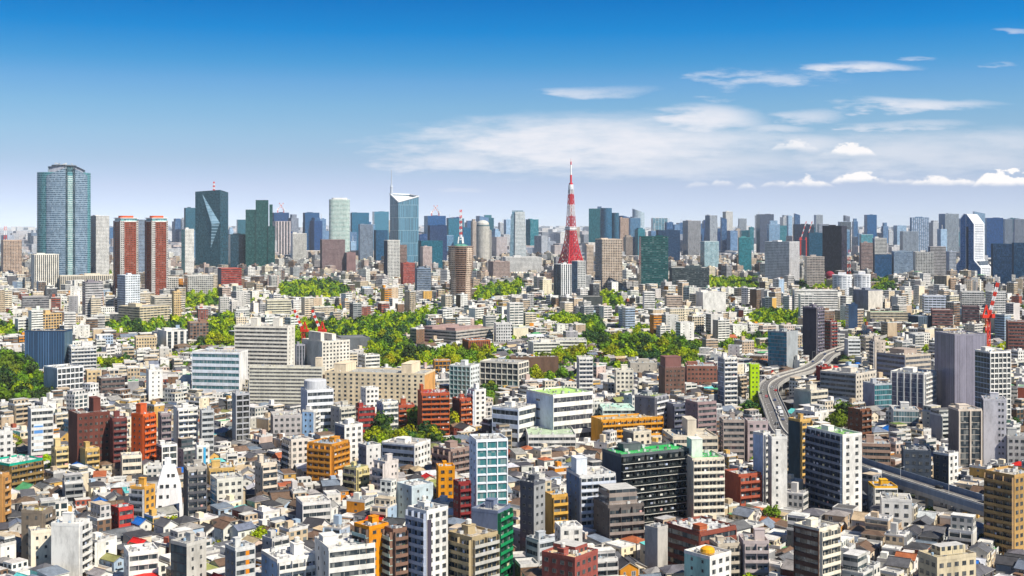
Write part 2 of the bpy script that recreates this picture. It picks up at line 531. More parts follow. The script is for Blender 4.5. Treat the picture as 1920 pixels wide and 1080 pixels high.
def facade_parts(root, wall, fc, style, H, fh, bay, col, gc, pc, near, o, budget, win=None):
    L = fc[3]
    nf = max(1, int(H / fh + 0.15)); fh = H / nf
    if style == 'bal':
        b = bay or 5.2; nb = max(1, round((L - 0.6) / b)); b = (L - 0.6) / nb
        bm = MB(); gm = MB()
        dp = o.get('dp', 1.35)
        fbox(bm, fc, 0.25, L - 0.25, -0.12, 0.12, -0.02, dp, o.get('slab', pc))
        fbox(bm, fc, 0.25, L - 0.25, 0.12, 1.12, dp - 0.12, dp + 0.02, pc)
        for k in range(nb + 1):
            u = min(max(0.3 + k * b, 0.36), L - 0.36)
            fbox(bm, fc, u - 0.07, u + 0.07, 0.12, fh - 0.14, -0.02, dp - 0.13, o.get('fin', col))
        for k in range(nb):
            fbox(gm, fc, 0.3 + k * b + 0.55, 0.3 + k * b + b * 0.52, 0.15, 2.25, -0.02, 0.05, gc, GLS)
            fbox(gm, fc, 0.3 + k * b + b * 0.60, 0.3 + (k + 1) * b - 0.45, 0.15, 2.25, -0.02, 0.05, gc, GLS)
        storeys_copy('balcony', bm, root, nf, fh, 1)
        cl = MB(); rr_ = random.Random(int(L * 1000) + nf)
        for i in range(1, nf):
            for k in range(nb):
                u = 0.5 + k * b + rr_.uniform(.3, max(.4, b - 1.2)); z = i * fh + .12; q = rr_.random()
                if q < .38: fbox(cl, fc, u, u + .8, z, z + .62, .02, .34, (.62, .61, .58), PNT)
                elif q < .62:
                    c_ = rr_.choice(((.7, .7, .72), (.68, .66, .6), (.45, .5, .62), (.6, .35, .32), (.62, .6, .4), (.3, .32, .4)))
                    fbox(cl, fc, u, u + rr_.uniform(.8, 1.7), z + .75, z + 1.75, .85, .92, c_, PLN, back=True)
                elif q < .70: fbox(cl, fc, u, u + .5, z, z + .9, .3, .8, (.10, .2, .05), PLN)
        if cl.f: tag(cl.build('balcony_clutter', root), kind='stuff')
        storeys_copy('window_band', gm, root, nf, fh, 0)
    elif style == 'rib':
        gm = MB()
        nb = max(1, round(L / (bay or 3.2))); b = L / nb
        for k in range(nb):
            fbox(gm, fc, max(0.35, k * b + 0.06), min(L - 0.35, (k + 1) * b - 0.06), fh * 0.27, fh * 0.76, -0.02, 0.04, gc, GLS)
        storeys_copy('window_band', gm, root, nf, fh, 0)
        for k in range(nf + 1):
            fbox(wall, fc, 0.02, L - 0.02, max(0, (k - 1) * fh + fh * 0.78), min(H - 0.02, k * fh + fh * 0.25), -0.02, 0.32, col)
        for u in (0.0, L - 0.34):
            fbox(wall, fc, u + 0.01, u + 0.33, 0, H - 0.03, -0.02, 0.35, col)
    elif style in ('grd', 'fin'):
        nb = max(1, round(L / (bay or (3.6 if style == 'grd' else 2.2)))); b = L / nb
        gm = MB()
        for k in range(nb):
            fbox(gm, fc, k * b + 0.22, (k + 1) * b - 0.22, fh * (0.16 if style == 'grd' else 0.05), fh * (0.90 if style == 'grd' else 0.98), -0.02, 0.03, gc, GLS)
        storeys_copy('window_band', gm, root, nf, fh, 0)
        t = 0.24 if style == 'grd' else 0.38
        for k in range(nb + 1):
            u = min(max(k * b, t + 0.01), L - t - 0.01)
            fbox(wall, fc, u - t, u + t, 0, H - 0.03, -0.02, 0.5 if style == 'grd' else 0.8, col)
        if style == 'grd':
            for k in range(nf + 1):
                z = k * fh
                fbox(wall, fc, 0.02, L - 0.02, max(0, z - 0.32), min(H - 0.04, z + 0.34), -0.02, 0.42, col)
    elif style == 'pun':
        nb = max(1, int((L - 0.6) / (bay or 3.0))); b = (L - 0.6) / nb
        extra = MB()
        ww = min(1.7, b * o.get('ww', 0.55))
        (ox, oy), (ux, uy) = fc[0], fc[1]
        for i in range(nf):
            for k in range(nb):
                u = 0.3 + (k + 0.5) * b; z = i * fh + 0.95
                if budget[0] > 0:
                    add_window(root, ox + ux * u, oy + uy * u, z, fc[4], ww, 1.45, win); budget[0] -= 1
                else:
                    fbox(extra, fc, u - ww / 2, u + ww / 2, z, z + 1.45, -0.02, 0.06, gc, GLS)
        if extra.f: tag(extra.build('windows', root), kind='stuff')
    elif style == 'bla':
        us = o.get('slots', (0.3, 0.72)) if L > 5 else (0.5,)
        (ox, oy), (ux, uy) = fc[0], fc[1]
        for i in range(nf):
            for q in us:
                if budget[0] <= 0: break
                add_window(root, ox + ux * L * q, oy + uy * L * q, i * fh + 1.1, fc[4], o.get('sw', 0.9), 1.1, win); budget[0] -= 1


def roof_parts(root, w, d, H, rcol, pcol, near, o, seed):
    r = random.Random(seed)
    m = MB()
    m.face([(0.02, 0.02, H), (w - 0.02, 0.02, H), (w - 0.02, d - 0.02, H), (0.02, d - 0.02, H)], rcol, DCK)
    ph = o.get('par', 0.9); t = 0.28 if near else 0.6
    m.box(-0.06, w + 0.06, -0.06, t, H - 0.35, H + ph, pcol, PLN)
    m.box(-0.06, w + 0.06, d - t, d + 0.06, H - 0.35, H + ph, pcol, PLN)
    m.box(-0.06, t, t, d - t, H - 0.35, H + ph - 0.003, pcol, PLN)
    m.box(w - t, w + 0.06, t, d - t, H - 0.35, H + ph - 0.003, pcol, PLN)
    m.build('roof', root)
    pents = o.get('pent', ([(r.uniform(0.05, 0.6), r.uniform(0.3, 0.55), r.uniform(.2, .42), r.uniform(.2, .38), r.choice((2.4, 2.8, 3.2, 4.0)))] if r.random() < .72 else []) if H > 9 and min(w, d) > 6 and o.get('kind') != 'house' else [])
    for (fu, fv, fw, fd, h) in pents:
        q = MB()
        x0, x1 = max(t + 0.1, fu * w), min(w - t - 0.1, (fu + fw) * w); y0, y1 = max(t + 0.1, fv * d), min(d - t - 0.1, (fv + fd) * d)
        if x1 - x0 < 0.8 or y1 - y0 < 0.8: continue
        q.box(x0, x1, y0, y1, H, H + h, o.get('pentc', pcol), PLN)
        q.box(x0 - 0.15, x1 + 0.15, y0 - 0.15, y1 + 0.15, H + h, H + h + 0.25, o.get('pentc', pcol), PLN)
        pt = q.build('roof_tower', root)
        if near and min(x1 - x0, y1 - y0) > 2.0 and r.random() < 0.28:
            tk = MB(); rr = min(1.1, (x1 - x0) * 0.3)
            tk.lathe([(rr, H + h + 0.5), (rr, H + h + 1.9), (rr * 0.6, H + h + 2.2), (0, H + h + 2.25)], (0.62, 0.60, 0.55), PNT, 10, (x0 + x1) / 2, (y0 + y1) / 2)
            for dx in (-0.5, 0.5):
                tk.box((x0 + x1) / 2 + dx - 0.1, (x0 + x1) / 2 + dx + 0.1, (y0 + y1) / 2 - 0.6, (y0 + y1) / 2 + 0.6, H + h + 0.25, H + h + 0.55, (0.3, 0.3, 0.3), PNT)
            tk.build('water_tank', pt)
    if near and min(w, d) > 4:
        tag(roof_clutter(w, d, H, r, int(min(30, 6 + w * d / 18))).build('roof_equipment', root), kind='stuff')
    if near and min(w, d) > 5:
        n = o.get('units', r.choice((2, 3, 4)) if w * d > 90 else 2)
        am = MB(); am.box(-0.9, 0.9, -0.6, 0.6, 0.2, 1.45, (0.5, 0.5, 0.49), PNT, top=(0.22, 0.22, 0.22)); am.box(-0.7, 0.7, -0.5, 0.5, 0, 0.2, (0.15, 0.15, 0.15), PNT)
        first = None
        for k in range(n):
            x, y = r.uniform(1.4, max(1.5, w - 1.4)), r.uniform(1.2, max(1.3, d - 1.2))
            if any(fu * w - 1 < x < (fu + fw) * w + 1 and fv * d - 0.8 < y < (fv + fd) * d + 0.8 for fu, fv, fw, fd, h in pents): continue
            if first is None:
                first = am.build('cooling_unit', root, (x, y, H), r.choice((0, pi / 2)))
            else:
                link_copy(first, root, (x, y, H), r.choice((0, pi / 2)))


def roof_clutter(w, d, H, r, n):
    m = MB()
    for k in range(n):
        x, y = r.uniform(.6, max(.7, w - 1.2)), r.uniform(.6, max(.7, d - 1.2)); q = r.random()
        if q < .45:
            a, b, c = r.uniform(.3, 1.3), r.uniform(.3, .9), r.uniform(.3, 1.3); v = r.choice((.12, .3, .5, .62)); m.box(x, x + a, y, y + b, H + .02, H + c, (v, v, v * .98), PNT)
        elif q < .7:
            m.bar((x, y, H + .3), (min(w - .4, x + r.uniform(1, 5)), y, H + .3), .12, (.45, .44, .42), PNT)
        elif q < .85:
            m.bar((x, y, H), (x, y, H + r.uniform(1.5, 3.5)), .05, (.4, .4, .4), PNT)
        else:
            m.lathe([(.5, H + .3), (.5, H + 1.3), (0, H + 1.5)], r.choice(((.6, .6, .58), (.3, .4, .5), (.6, .55, .4))), PNT, 8, x + .3, y + .3)
    for (xa, ya, xb, yb_) in ((.2, .2, w - .2, .2), (.2, .2, .2, d - .2)):
        m.bar((xa, ya, H + 1.45), (xb, yb_, H + 1.45), .04, (.5, .5, .5), PNT)
        L_ = hypot(xb - xa, yb_ - ya); k_ = max(2, int(L_ / 1.8))
        for i in range(k_ + 1): m.bar((xa + (xb - xa) * i / k_, ya + (yb_ - ya) * i / k_, H + .3), (xa + (xb - xa) * i / k_, ya + (yb_ - ya) * i / k_, H + 1.45), .03, (.5, .5, .5), PNT)
    return m


def site(x0, xc, x1, yb, phi=None, asp=1.0, Y=None, zb=None, w=None, d=None):
    zb = zb if zb is not None else (8 if yb > 600 else 12)
    Y = Y or (CZ - zb) * F / (yb - HZ)
    a = atan((xc - 960) / F)
    if phi is None:
        phi = math.degrees(atan2((xc - x0) * asp, (x1 - xc))) if x1 > xc else 89
        phi = max(1.5, min(88.5, phi))
    th = radians(phi) - a
    cx, cy = (xc - 960) / F * Y, Y
    t1, t0 = (x1 - 960) / F, (x0 - 960) / F
    if w is None: w = max(1.5, (t1 * cy - cx) / (cos(th) - t1 * sin(th))) if x1 > xc else 14
    if d is None: d = max(1.5, (cx - t0 * cy) / (sin(th) + t0 * cos(th))) if xc > x0 else 14
    return cx, cy, th, min(w, 160), min(d, 160), Y


NEAR = 1300


def bld(kind, x0, xc, x1, yt, yb, Ls, Rs, col, label, ref=None, **o):
    cx, cy, th, w, d, Y = site(x0, xc, x1, yb, o.get('phi'), o.get('asp', 1.0), o.get('Y'), o.get('zb'), o.get('w'), o.get('d'))
    H = CZ - (yt - HZ) * Y / F
    near = Y < NEAR and not o.get('far')
    o = dict(o, kind=kind)
    root = empty(kind, (cx, cy, 0), th)
    tag(root, label, o.get('cat', kind.replace('_', ' ')))
    if o.get('group'): root['group'] = o['group']
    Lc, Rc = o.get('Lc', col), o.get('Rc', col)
    gc = o.get('gc', GC); pc = o.get('pc', col)
    fh = o.get('fh', 3.3); bay = o.get('bay')
    if Y > 2400 and 'cur' in (Ls, Rs):
        dk = lambda c: tuple(max(.004, .58 * (sum(c) / 3 + (v - sum(c) / 3) * 1.55)) for v in c)
        gc = dk(gc)
        if max(col) < .3: col = dk(col)
        o = dict(o)
        for q in ('gL', 'gR'):
            if q in o: o[q] = dk(o[q])
        Lc, Rc = o.get('Lc', col), o.get('Rc', col)
    nf = max(1, int(H / fh + 0.15)); fh2 = H / nf
    wall = MB()
    fs = faces_of(w, d)
    budget = [96]
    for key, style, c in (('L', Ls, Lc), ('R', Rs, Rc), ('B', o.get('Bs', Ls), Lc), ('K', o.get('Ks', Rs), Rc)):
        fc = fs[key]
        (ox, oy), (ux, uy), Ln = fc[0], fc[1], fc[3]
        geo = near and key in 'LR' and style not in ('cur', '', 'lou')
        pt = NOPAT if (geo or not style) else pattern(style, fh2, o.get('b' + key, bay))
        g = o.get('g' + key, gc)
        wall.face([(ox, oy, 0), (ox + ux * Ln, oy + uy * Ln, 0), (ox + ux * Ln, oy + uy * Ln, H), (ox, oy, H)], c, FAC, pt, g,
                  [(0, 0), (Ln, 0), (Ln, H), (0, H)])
    for key, style, c in (('L', Ls, Lc), ('R', Rs, Rc)):
        if near and style not in ('cur', '', 'lou'):
            facade_parts(root, wall, fs[key], style, H, fh, o.get('b' + key, bay), c, o.get('g' + key, gc), o.get('p' + key, pc), near, o, budget, o.get('win'))
    wall.build('wall', root)
    roof_parts(root, w, d, H, o.get('roof', (0.45, 0.44, 0.42)), o.get('parc', col), near, o, int(xc * 7 + yt))
    for e in o.get('extra', ()):          # further blocks: (name, u0, u1, v0, v1, z0, z1, colour) in shares of w and d, z in metres from the roof
        m = MB()
        pt = pattern(e[8], 3.3, None) if len(e) > 8 else NOPAT
        m.box(e[1] * w, e[2] * w, e[3] * d, e[4] * d, H + e[5], H + e[6], e[7], FAC if len(e) > 8 else PLN, pat=pt, gls=gc, top=(0.5, 0.49, 0.47))
        m.build(e[0], root)
    FOOT.append((cx, cy, th, w, d))
    LM.append((x0, x1, yb, Y, ref, xc))
    return root, (w, d, H, th, cx, cy, Y)


def signboard(root, fc_key, w, d, u0, u1, z0, z1, col, name='signboard', stripes=None):
    m = MB()
    fc = faces_of(w, d)[fc_key]
    fbox(m, fc, u0, u1, z0, z1, 0.0, 0.25, col, PNT, back=True)
    for (a, b, c, e, cc) in stripes or ():
        fbox(m, fc, a, b, c, e, 0.2, 0.28, cc, PNT)
    return m.build(name, root)
# ------------------------------------------------------------------ the buildings one can pick out, near to far
W = (.76, .74, .70); W2 = (.64, .63, .61); CR = (.74, .67, .55); BG = (.52, .43, .33); TN = (.44, .30, .16); ORG = (.62, .26, .04); RDB = (.46, .08, .05)
BR = (.13, .045, .035); BN = (.20, .13, .09); GY = (.42, .42, .43); DG = (.07, .07, .08); NV = (.025, .045, .09); BL = (.30, .45, .66); TL = (.03, .17, .20)
SB = (.11, .19, .32); PK = (.52, .42, .40); LV = (.34, .33, .38); BRK = (.34, .09, .055); LG = (.56, .56, .55); YL = (.66, .52, .28); MT = (.45, .68, .60)
WHITE_ROOF = (.74, .73, .71); GREEN_ROOF = (.06, .42, .12); LIME = (.34, .62, .10); TEALG = (.03, .14, .16); BLUEG = (.04, .10, .18); DKG = (.012, .02, .025)
AP, OF, HR, HS, HL = 'apartment_block', 'office_building', 'high_rise', 'house', 'hall'

T = [
# bottom left
(AP, 96, 148, 168, 986, 1064, '', 'bal', W, 'tall white slab block with a huge blank white end wall', 'blank white slab block', dict(phi=62, roof=WHITE_ROOF, pc=W, fh=3.0)),
(OF, 40, 79, 100, 962, 1042, 'bla', 'bal', (.22, .18, .14), 'taupe brown block with a yellow roof hoarding behind the blank white slab', 'taupe block', dict(phi=58, roof=(.5, .42, .12))),
(AP, 53, 58, 97, 1000, 1052, 'bla', 'bla', CR, 'cream low block with few windows beside the blank white slab', None, dict()),
(AP, -34, 4, 17, 893, 975, 'bla', 'bal', (.55, .30, .12), 'orange tan block with balconies cut by the left edge', 'orange tan edge block', dict(phi=55)),
(AP, -24, 18, 80, 873, 916, 'bla', 'bal', (.26, .17, .07), 'olive brown block with white roof edged in green', 'green-edged olive block', dict(roof=WHITE_ROOF, parc=(.02, .32, .22), fh=3.0)),
(AP, 128, 145, 206, 779, 872, '', 'pun', BR, 'large dark maroon block with a brown roof tower', 'dark maroon block', dict(bR=2.6, pentc=BR, pent=[(.55, .2, .22, .5, 8)], gc=(.015, .012, .012), win=WIN_BROWN, roof=(.3, .25, .22))),
(AP, 206, 211, 238, 788, 872, '', 'bal', (.16, .05, .045), 'narrower dark red balcony block adjoining the dark maroon block', None, dict(roof=(.3, .25, .22))),
(AP, 246, 268, 291, 780, 868, 'bla', 'bal', (.60, .13, .045), 'bright brick orange tower with balconies and stair tower', 'brick orange tower', dict(pent=[(.1, .3, .5, .4, 6)], pentc=(.55, .12, .05))),
(OF, -12, -4, 24, 813, 872, '', 'pun', W2, 'white grid-window block cut by the left edge', None, dict(bay=2.6)),
(OF, 52, 58, 100, 770, 860, '', 'rib', W2, 'white office with a pale blue signboard and pink billboard', 'billboard office', dict(sign=1)),
(AP, 96, 103, 128, 842, 884, 'bla', 'bal', YL, 'cream yellow flats with a tall yellow roof tower', 'cream yellow flats', dict(pent=[(.05, .1, .4, .5, 5)])),
(AP, 150, 160, 186, 845, 876, '', 'bal', (.54, .38, .16), 'ochre flats with red trim in front of the maroon block', None, dict(pent=[(.1, .2, .3, .4, 4)])),
(OF, 226, 229, 266, 858, 886, '', 'rib', CR, 'low cream office below the brick orange tower', None, dict()),
(OF, 293, 303, 332, 838, 874, 'pun', 'grd', W, 'dark glass flats in thick white frames', None, dict(Lc=DG)),
(AP, 366, 369, 393, 838, 874, '', 'pun', W, 'white flats with a blue stair stripe', None, dict(stripe=(.08, .35, .6))),
(AP, 344, 351, 388, 880, 968, '', 'bal', (.40, .37, .33), 'tall black and grey flats with a concrete stair strip', 'black and grey stair flats', dict(Lc=DG, dp=1.6, pc=(.09, .09, .10))),
(AP, 388, 392, 440, 882, 912, '', 'bal', (.55, .38, .16), 'low ochre terrace flats', None, dict()),
(OF, 394, 407, 456, 902, 940, 'cur', 'pun', (.62, .60, .54), 'pale office with blue glass side wall', None, dict(gL=(.02, .16, .30))),
(AP, 244, 271, 291, 917, 966, 'bal', 'pun', (.66, .36, .10), 'orange flats with grey steel balconies', 'orange and grey flats', dict(Lc=GY, pL=(.30, .32, .36))),
(HS, 208, 222, 250, 956, 986, 'bla', 'rib', (.46, .06, .05), 'bright red cubic house', 'bright red cubic house', dict()),
(OF, 320, 350, 387, 1024, 1105, 'cur', 'bla', (.50, .48, .44), 'concrete office with dark glass side and black stair shaft', 'concrete and glass office', dict(Lc=DG, gL=(.02, .05, .07), roof=(.30, .31, .33))),
(OF, 422, 441, 478, 1032, 1112, 'bla', 'rib', LG, 'grey office with a vertical orange stripe', 'orange-striped office', dict(Lc=(.18, .20, .24), stripe=(.58, .22, .04))),
(HS, 232, 241, 297, 1040, 1090, 'bla', 'rib', W, 'white modern house with open car port front', None, dict(roof=WHITE_ROOF)),
# bottom, left of centre
(AP, 490, 520, 597, 1054, 1112, 'bla', 'bal', W, 'blue-walled flats with white balconies and rooftop tanks at the bottom edge', 'blue-walled flats', dict(Lc=BL, roof=WHITE_ROOF, units=6)),
(OF, 590, 616, 703, 1032, 1125, 'bla', 'rib', (.70, .68, .64), 'broad white office with a large white roof at the bottom edge', 'broad white office', dict(roof=WHITE_ROOF, units=6, bay=6, pent=[(.05, .55, .3, .3, 2.5)])),
(AP, 664, 692, 728, 992, 1115, 'bal', 'bla', (.68, .27, .025), 'vivid orange tower with glass balconies', 'vivid orange tower', dict(Lc=(.14, .10, .08), pL=(.30, .42, .42), fh=3.0, slots=(.28, .7), sw=1.5)),
(AP, 722, 737, 763, 997, 1115, 'bal', 'bal', (.20, .12, .09), 'brown tower with mint balconies beside the vivid orange tower', 'brown mint-balcony tower', dict(pL=(.42, .58, .52), fh=3.0)),
(AP, 764, 800, 840, 962, 1118, 'bal', 'pun', W, 'white tower with navy strip and stepped shaded balconies', 'white navy-strip tower', dict(Lc=(.34, .38, .47), pL=(.45, .48, .54), fh=3.1, bay=3.2, stripeL=(.06, .05, .07))),  # left wall and balcony greys have that side's shade put in
(AP, 840, 885, 933, 1012, 1115, 'bal', 'bal', (.40, .32, .20), 'tan block with stacked balconies and tan flat roof', 'tan balcony block', dict(roof=(.52, .44, .33), pR=(.48, .46, .42), fh=2.9, slabL=1)),
(OF, 880, 893, 952, 828, 968, 'bla', 'grd', (.72, .76, .80), 'tall pale blue office with teal glass front', 'teal glass-front office', dict(Lc=(.55, .65, .80), gR=(.045, .17, .185), fh=3.6, bay=4.6)),
(OF, 884, 933, 957, 962, 1066, '', 'bal', (.16, .19, .27), 'slate blue block with a bright green outdoor stair', 'green-stair block', dict(Rc=(.015, .12, .06), pR=(.01, .24, .09), fh=3.2)),
(AP, 850, 860, 882, 907, 974, 'bla', 'bal', (.22, .03, .03), 'dark crimson flats behind the teal glass-front office', None, dict()),
(AP, 818, 822, 853, 878, 928, '', 'pun', (.64, .28, .04), 'orange flats with small paired windows', 'orange paired-window flats', dict(bay=3.0, win=WIN_BROWN)),
(AP, 812, 845, 881, 846, 894, 'bal', 'bal', (.30, .22, .19), 'stepped grey brown terrace flats', None, dict(roof=(.45, .38, .33))),
(AP, 700, 722, 747, 869, 924, 'bal', 'bla', (.62, .57, .54), 'beige grey tower with stepped side balconies', 'beige stepped tower', dict(slots=(.55, .8))),
(AP, 645, 668, 690, 881, 916, 'bal', 'bal', (.66, .58, .32), 'pale yellow flats with roof garden', None, dict(Lc=DG, roof=(.25, .36, .10))),
(AP, 577, 622, 653, 836, 896, 'bal', 'bal', (.54, .25, .06), 'large orange terraced flats with grid roof', 'orange terraced flats', dict(roof=(.35, .40, .46), fh=2.9, bay=4)),
(AP, 628, 646, 680, 800, 862, 'bla', 'pun', W, 'slim white tower with rows of small square windows', 'slim white tower', dict(Lc=(.13, .15, .2), bay=2.9)),
(AP, 672, 687, 714, 838, 884, 'bla', 'bla', (.62, .61, .59), 'pale grey cube-shaped flats', None, dict(Lc=(.34, .35, .37))),
(OF, 716, 777, 807, 836, 874, 'rib', 'pun', W, 'long low block with shaded side and white end', 'shade-sided low block', dict(Lc=(.20, .24, .33), roof=(.55, .5, .45), phi=60)),  # shade of the long left side is painted into its wall colour
(AP, 478, 490, 519, 872, 928, 'bla', 'bal', (.66, .57, .47), 'beige flats with white balconies', 'beige white-balcony flats', dict()),
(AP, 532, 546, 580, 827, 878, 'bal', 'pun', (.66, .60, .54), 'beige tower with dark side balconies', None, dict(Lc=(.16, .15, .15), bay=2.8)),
(OF, 555, 567, 620, 946, 982, '', 'rib', (.62, .60, .58), 'low white school-like block with terraces', 'low terrace block', dict(Lc=(.18, .2, .25), roof=(.66, .62, .55))),
(HS, 744, 772, 812, 915, 955, 'bla', 'bla', (.50, .58, .62), 'pale blue and grey flat-roofed house pair', None, dict(roof=WHITE_ROOF)),
# bottom centre
(AP, 1129, 1165, 1296, 856, 978, '', 'bal', DKG, 'big black balcony block with thin white rails and bright green roof', 'black balcony block', dict(Lc=(.035, .05, .075), fh=3.35, bay=6.5, pR=(.006, .010, .012), slab=(.72, .70, .64), fin=(.02, .02, .02), gR=(.006, .012, .016), roof=GREEN_ROOF, parc=(.10, .11, .12), asp=2.2, pent=[(.2, .62, .25, .3, 3)])),
(AP, 1296, 1298, 1358, 862, 972, '', 'bal', CR, 'cream balcony block with green roof beside the black balcony block', 'cream green-roofed block', dict(phi=18, d=18, fh=2.9, pc=(.78, .72, .60), roof=GREEN_ROOF, pent=[(.1, .3, .34, .4, 8)], pentc=(.70, .74, .66), bay=4)),
(AP, 1062, 1087, 1154, 895, 994, 'bla', 'bal', W2, 'slate blue-sided flats with pale balconies and white roof tower', 'slate blue flats', dict(Lc=(.13, .20, .32), pR=(.62, .66, .74), fh=3.0, pent=[(.02, .3, .3, .4, 7)], pentc=(.66, .70, .74), roof=(.55, .53, .50))),
(AP, 1113, 1140, 1207, 952, 1016, 'bla', 'bal', (.14, .12, .11), 'dark stepped flats with planted terraces', 'dark stepped flats', dict(pR=(.26, .22, .20), roof=(.55, .53, .5), extra=[('upper_floor', .12, .9, .2, .95, 0, 6.5, (.30, .25, .22), 'rib')], pent=[])),
(AP, 975, 1001, 1022, 909, 1018, 'bla', 'bla', (.10, .105, .12), 'slim black tower with grey edge', 'slim black tower', dict(Rc=(.30, .30, .30), sw=1.3)),
(AP, 1022, 1035, 1064, 932, 994, '', 'bal', (.56, .33, .10), 'orange and yellow balcony flats', None, dict(pc=(.60, .36, .10), pent=[])),
(AP, 1357, 1385, 1427, 893, 944, '', 'bal', BRK, 'brick red stepped flats', 'brick red stepped flats', dict(roof=(.5, .48, .46))),
(OF, 1248, 1312, 1380, 1002, 1056, 'rib', 'rib', (.22, .07, .05), 'dark red office with glass bands and silver roof units', 'dark red office', dict(roof=(.6, .6, .6), units=7, pent=[(.02, .02, .2, .2, 3)], pentc=(.40, .12, .06))),
(OF, 1209, 1233, 1252, 994, 1054, '', '', (.44, .42, .39), 'blank grey concrete shaft building', 'concrete shaft', dict(pent=[])),
(HS, 1040, 1051, 1092, 992, 1030, 'bla', 'pun', W, 'white flat-roofed house with dark windows', None, dict(bay=3.5, roof=WHITE_ROOF)),
(OF, 987, 1010, 1040, 1017, 1056, 'rib', 'rib', (.48, .50, .52), 'grey glass-fronted low office', None, dict()),
(AP, 1016, 1078, 1121, 1050, 1100, 'pun', 'pun', (.28, .085, .07), 'dark brick house block with cream roof terraces', 'brick terrace block', dict(roof=(.66, .54, .36), phi=55, pent=[(.1, .4, .2, .2, 2.5)], extra=[('upper_floor', .45, .98, .3, .98, 0, 2.6, (.28, .085, .07), 'pun')])),
(OF, 1283, 1331, 1371, 1048, 1110, 'bla', 'pun', W, 'mint-sided white block with a round orange roof tank', 'orange-tank block', dict(Lc=MT, roof=(.6, .56, .5), tank=(.70, .36, .04), pent=[])),
(AP, 1385, 1394, 1442, 1018, 1068, '', 'bal', (.46, .40, .40), 'mauve grey flats with layered balconies', None, dict(roof=(.64, .55, .42))),
(AP, 1330, 1346, 1387, 1024, 1068, 'bla', 'bal', (.50, .44, .36), 'beige flats with pale roof units', None, dict(Lc=(.2, .17, .14))),
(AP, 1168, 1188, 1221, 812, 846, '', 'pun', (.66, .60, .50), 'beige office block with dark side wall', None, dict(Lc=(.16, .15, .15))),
(OF, 1242, 1262, 1346, 822, 858, 'rib', 'rib', (.62, .56, .46), 'beige block with roof terrace behind the black balcony block', 'beige terrace block', dict(roof=(.6, .55, .46), pent=[(.4, .3, .2, .5, 9)])),
(AP, 1124, 1128, 1243, 790, 828, '', 'bal', (.62, .30, .06), 'long low orange flats', 'long orange flats', dict(phi=24, d=16, roof=(.56, .40, .2), bay=4, pent=[])),
(OF, 987, 1037, 1111, 743, 824, 'bla', 'rib', W, 'large white office with a lime green roof', 'lime-roofed white office', dict(Lc=(.66, .72, .82), fh=5.2, roof=(.48, .72, .24), gc=(.03, .035, .05), pent=[], slots=(.45,), sw=4)),  # blue shade of the left wall is put into its colour
(OF, 923, 972, 1004, 768, 826, 'rib', 'rib', W, 'lower white wing beside the lime-roofed office', None, dict(Lc=(.66, .72, .82), fh=5.0)),  # left wall colour takes the same painted shade tint
(OF, 985, 990, 1080, 818, 836, '', 'rib', W2, 'pale low base in front of the lime-roofed office', None, dict(pent=[], roof=(.45, .55, .40))),
# bottom right
(AP, 1513, 1580, 1616, 818, 950, 'bal', 'pun', W, 'tall white tower with green roof and dark shaded balcony side', 'white shade-sided tower', dict(Lc=(.05, .07, .11), pL=(.16, .19, .25), fh=3.4, bay=3.6, roof=(.22, .45, .14), asp=.45, pent=[(.2, .5, .3, .2, 2.5)])),  # dark left wall and balcony tones include painted shade
(AP, 1478, 1500, 1521, 790, 900, '', 'bal', (.55, .36, .14), 'dark teal tower with orange balcony stripes', 'teal orange-striped tower', dict(Lc=(.03, .06, .08), pc=(.60, .38, .14), gR=DKG)),
(AP, 1412, 1431, 1444, 815, 930, '', 'bal', W2, 'slim white tower with blue-shaded side', 'slim white blue-shaded tower', dict(Lc=(.50, .60, .76))),  # blue of the left wall is shade mixed into its colour
(AP, 1440, 1447, 1476, 822, 945, '', 'bla', W, 'slim white tower with one column of windows', 'white single-column tower', dict(slots=(.35,), Lc=GY)),
(OF, 1612, 1616, 1670, 834, 874, '', 'rib', (.36, .25, .20), 'brown striped office behind the white shade-sided tower', None, dict()),
(OF, 1690, 1694, 1746, 846, 898, '', 'pun', (.06, .075, .10), 'dark navy apartment block beyond the expressway', 'dark navy block', dict(bay=3.2, roof=(.3, .3, .32))),
(AP, 1750, 1779, 1797, 854, 900, 'pun', 'pun', W, 'navy and white flats beyond the expressway', None, dict(Lc=(.06, .075, .10))),
(AP, 1847, 1902, 1945, 895, 1022, 'bal', 'pun', (.44, .28, .12), 'big tan block with deep balconies at the right edge', 'big tan block', dict(pL=(.40, .26, .12), Lc=(.32, .22, .13), fh=3.2, roof=(.55, .52, .46), asp=1.2)),
(AP, 1489, 1536, 1572, 996, 1108, 'rib', 'bal', (.74, .68, .56), 'dark brown glass block with cream curved balconies', 'brown and cream block', dict(Lc=(.09, .045, .035), gL=(.03, .03, .04), fh=3.1, units=6, roof=(.6, .58, .55))),
(HS, 1722, 1757, 1830, 1050, 1108, 'pun', 'pun', (.58, .50, .36), 'beige terrace houses with roof plants', 'beige terrace houses', dict(roof=(.34, .30, .2), phi=40, pent=[], extra=[('upper_floor', .3, .95, .45, .95, 0, 3, (.62, .54, .38), 'pun')])),
(OF, 1628, 1640, 1683, 915, 948, 'bla', 'rib', (.74, .72, .66), 'cream block with sloped upper windows', None, dict(parc=(.72, .40, .06))),
(OF, 1650, 1653, 1710, 938, 970, '', 'pun', W, 'low white block with a row of windows below the expressway', None, dict(bay=4)),
(AP, 1778, 1797, 1841, 770, 868, '', 'fin', (.62, .54, .46), 'beige tower with dark vertical window strips', 'beige strip tower', dict(bay=5.5, Lc=(.22, .19, .18))),
(AP, 1840, 1844, 1887, 750, 862, '', 'bla', (.58, .57, .60), 'pale grey tower with navy edge', 'pale grey navy-edged tower', dict(Lc=NV, slots=(.7, .85))),
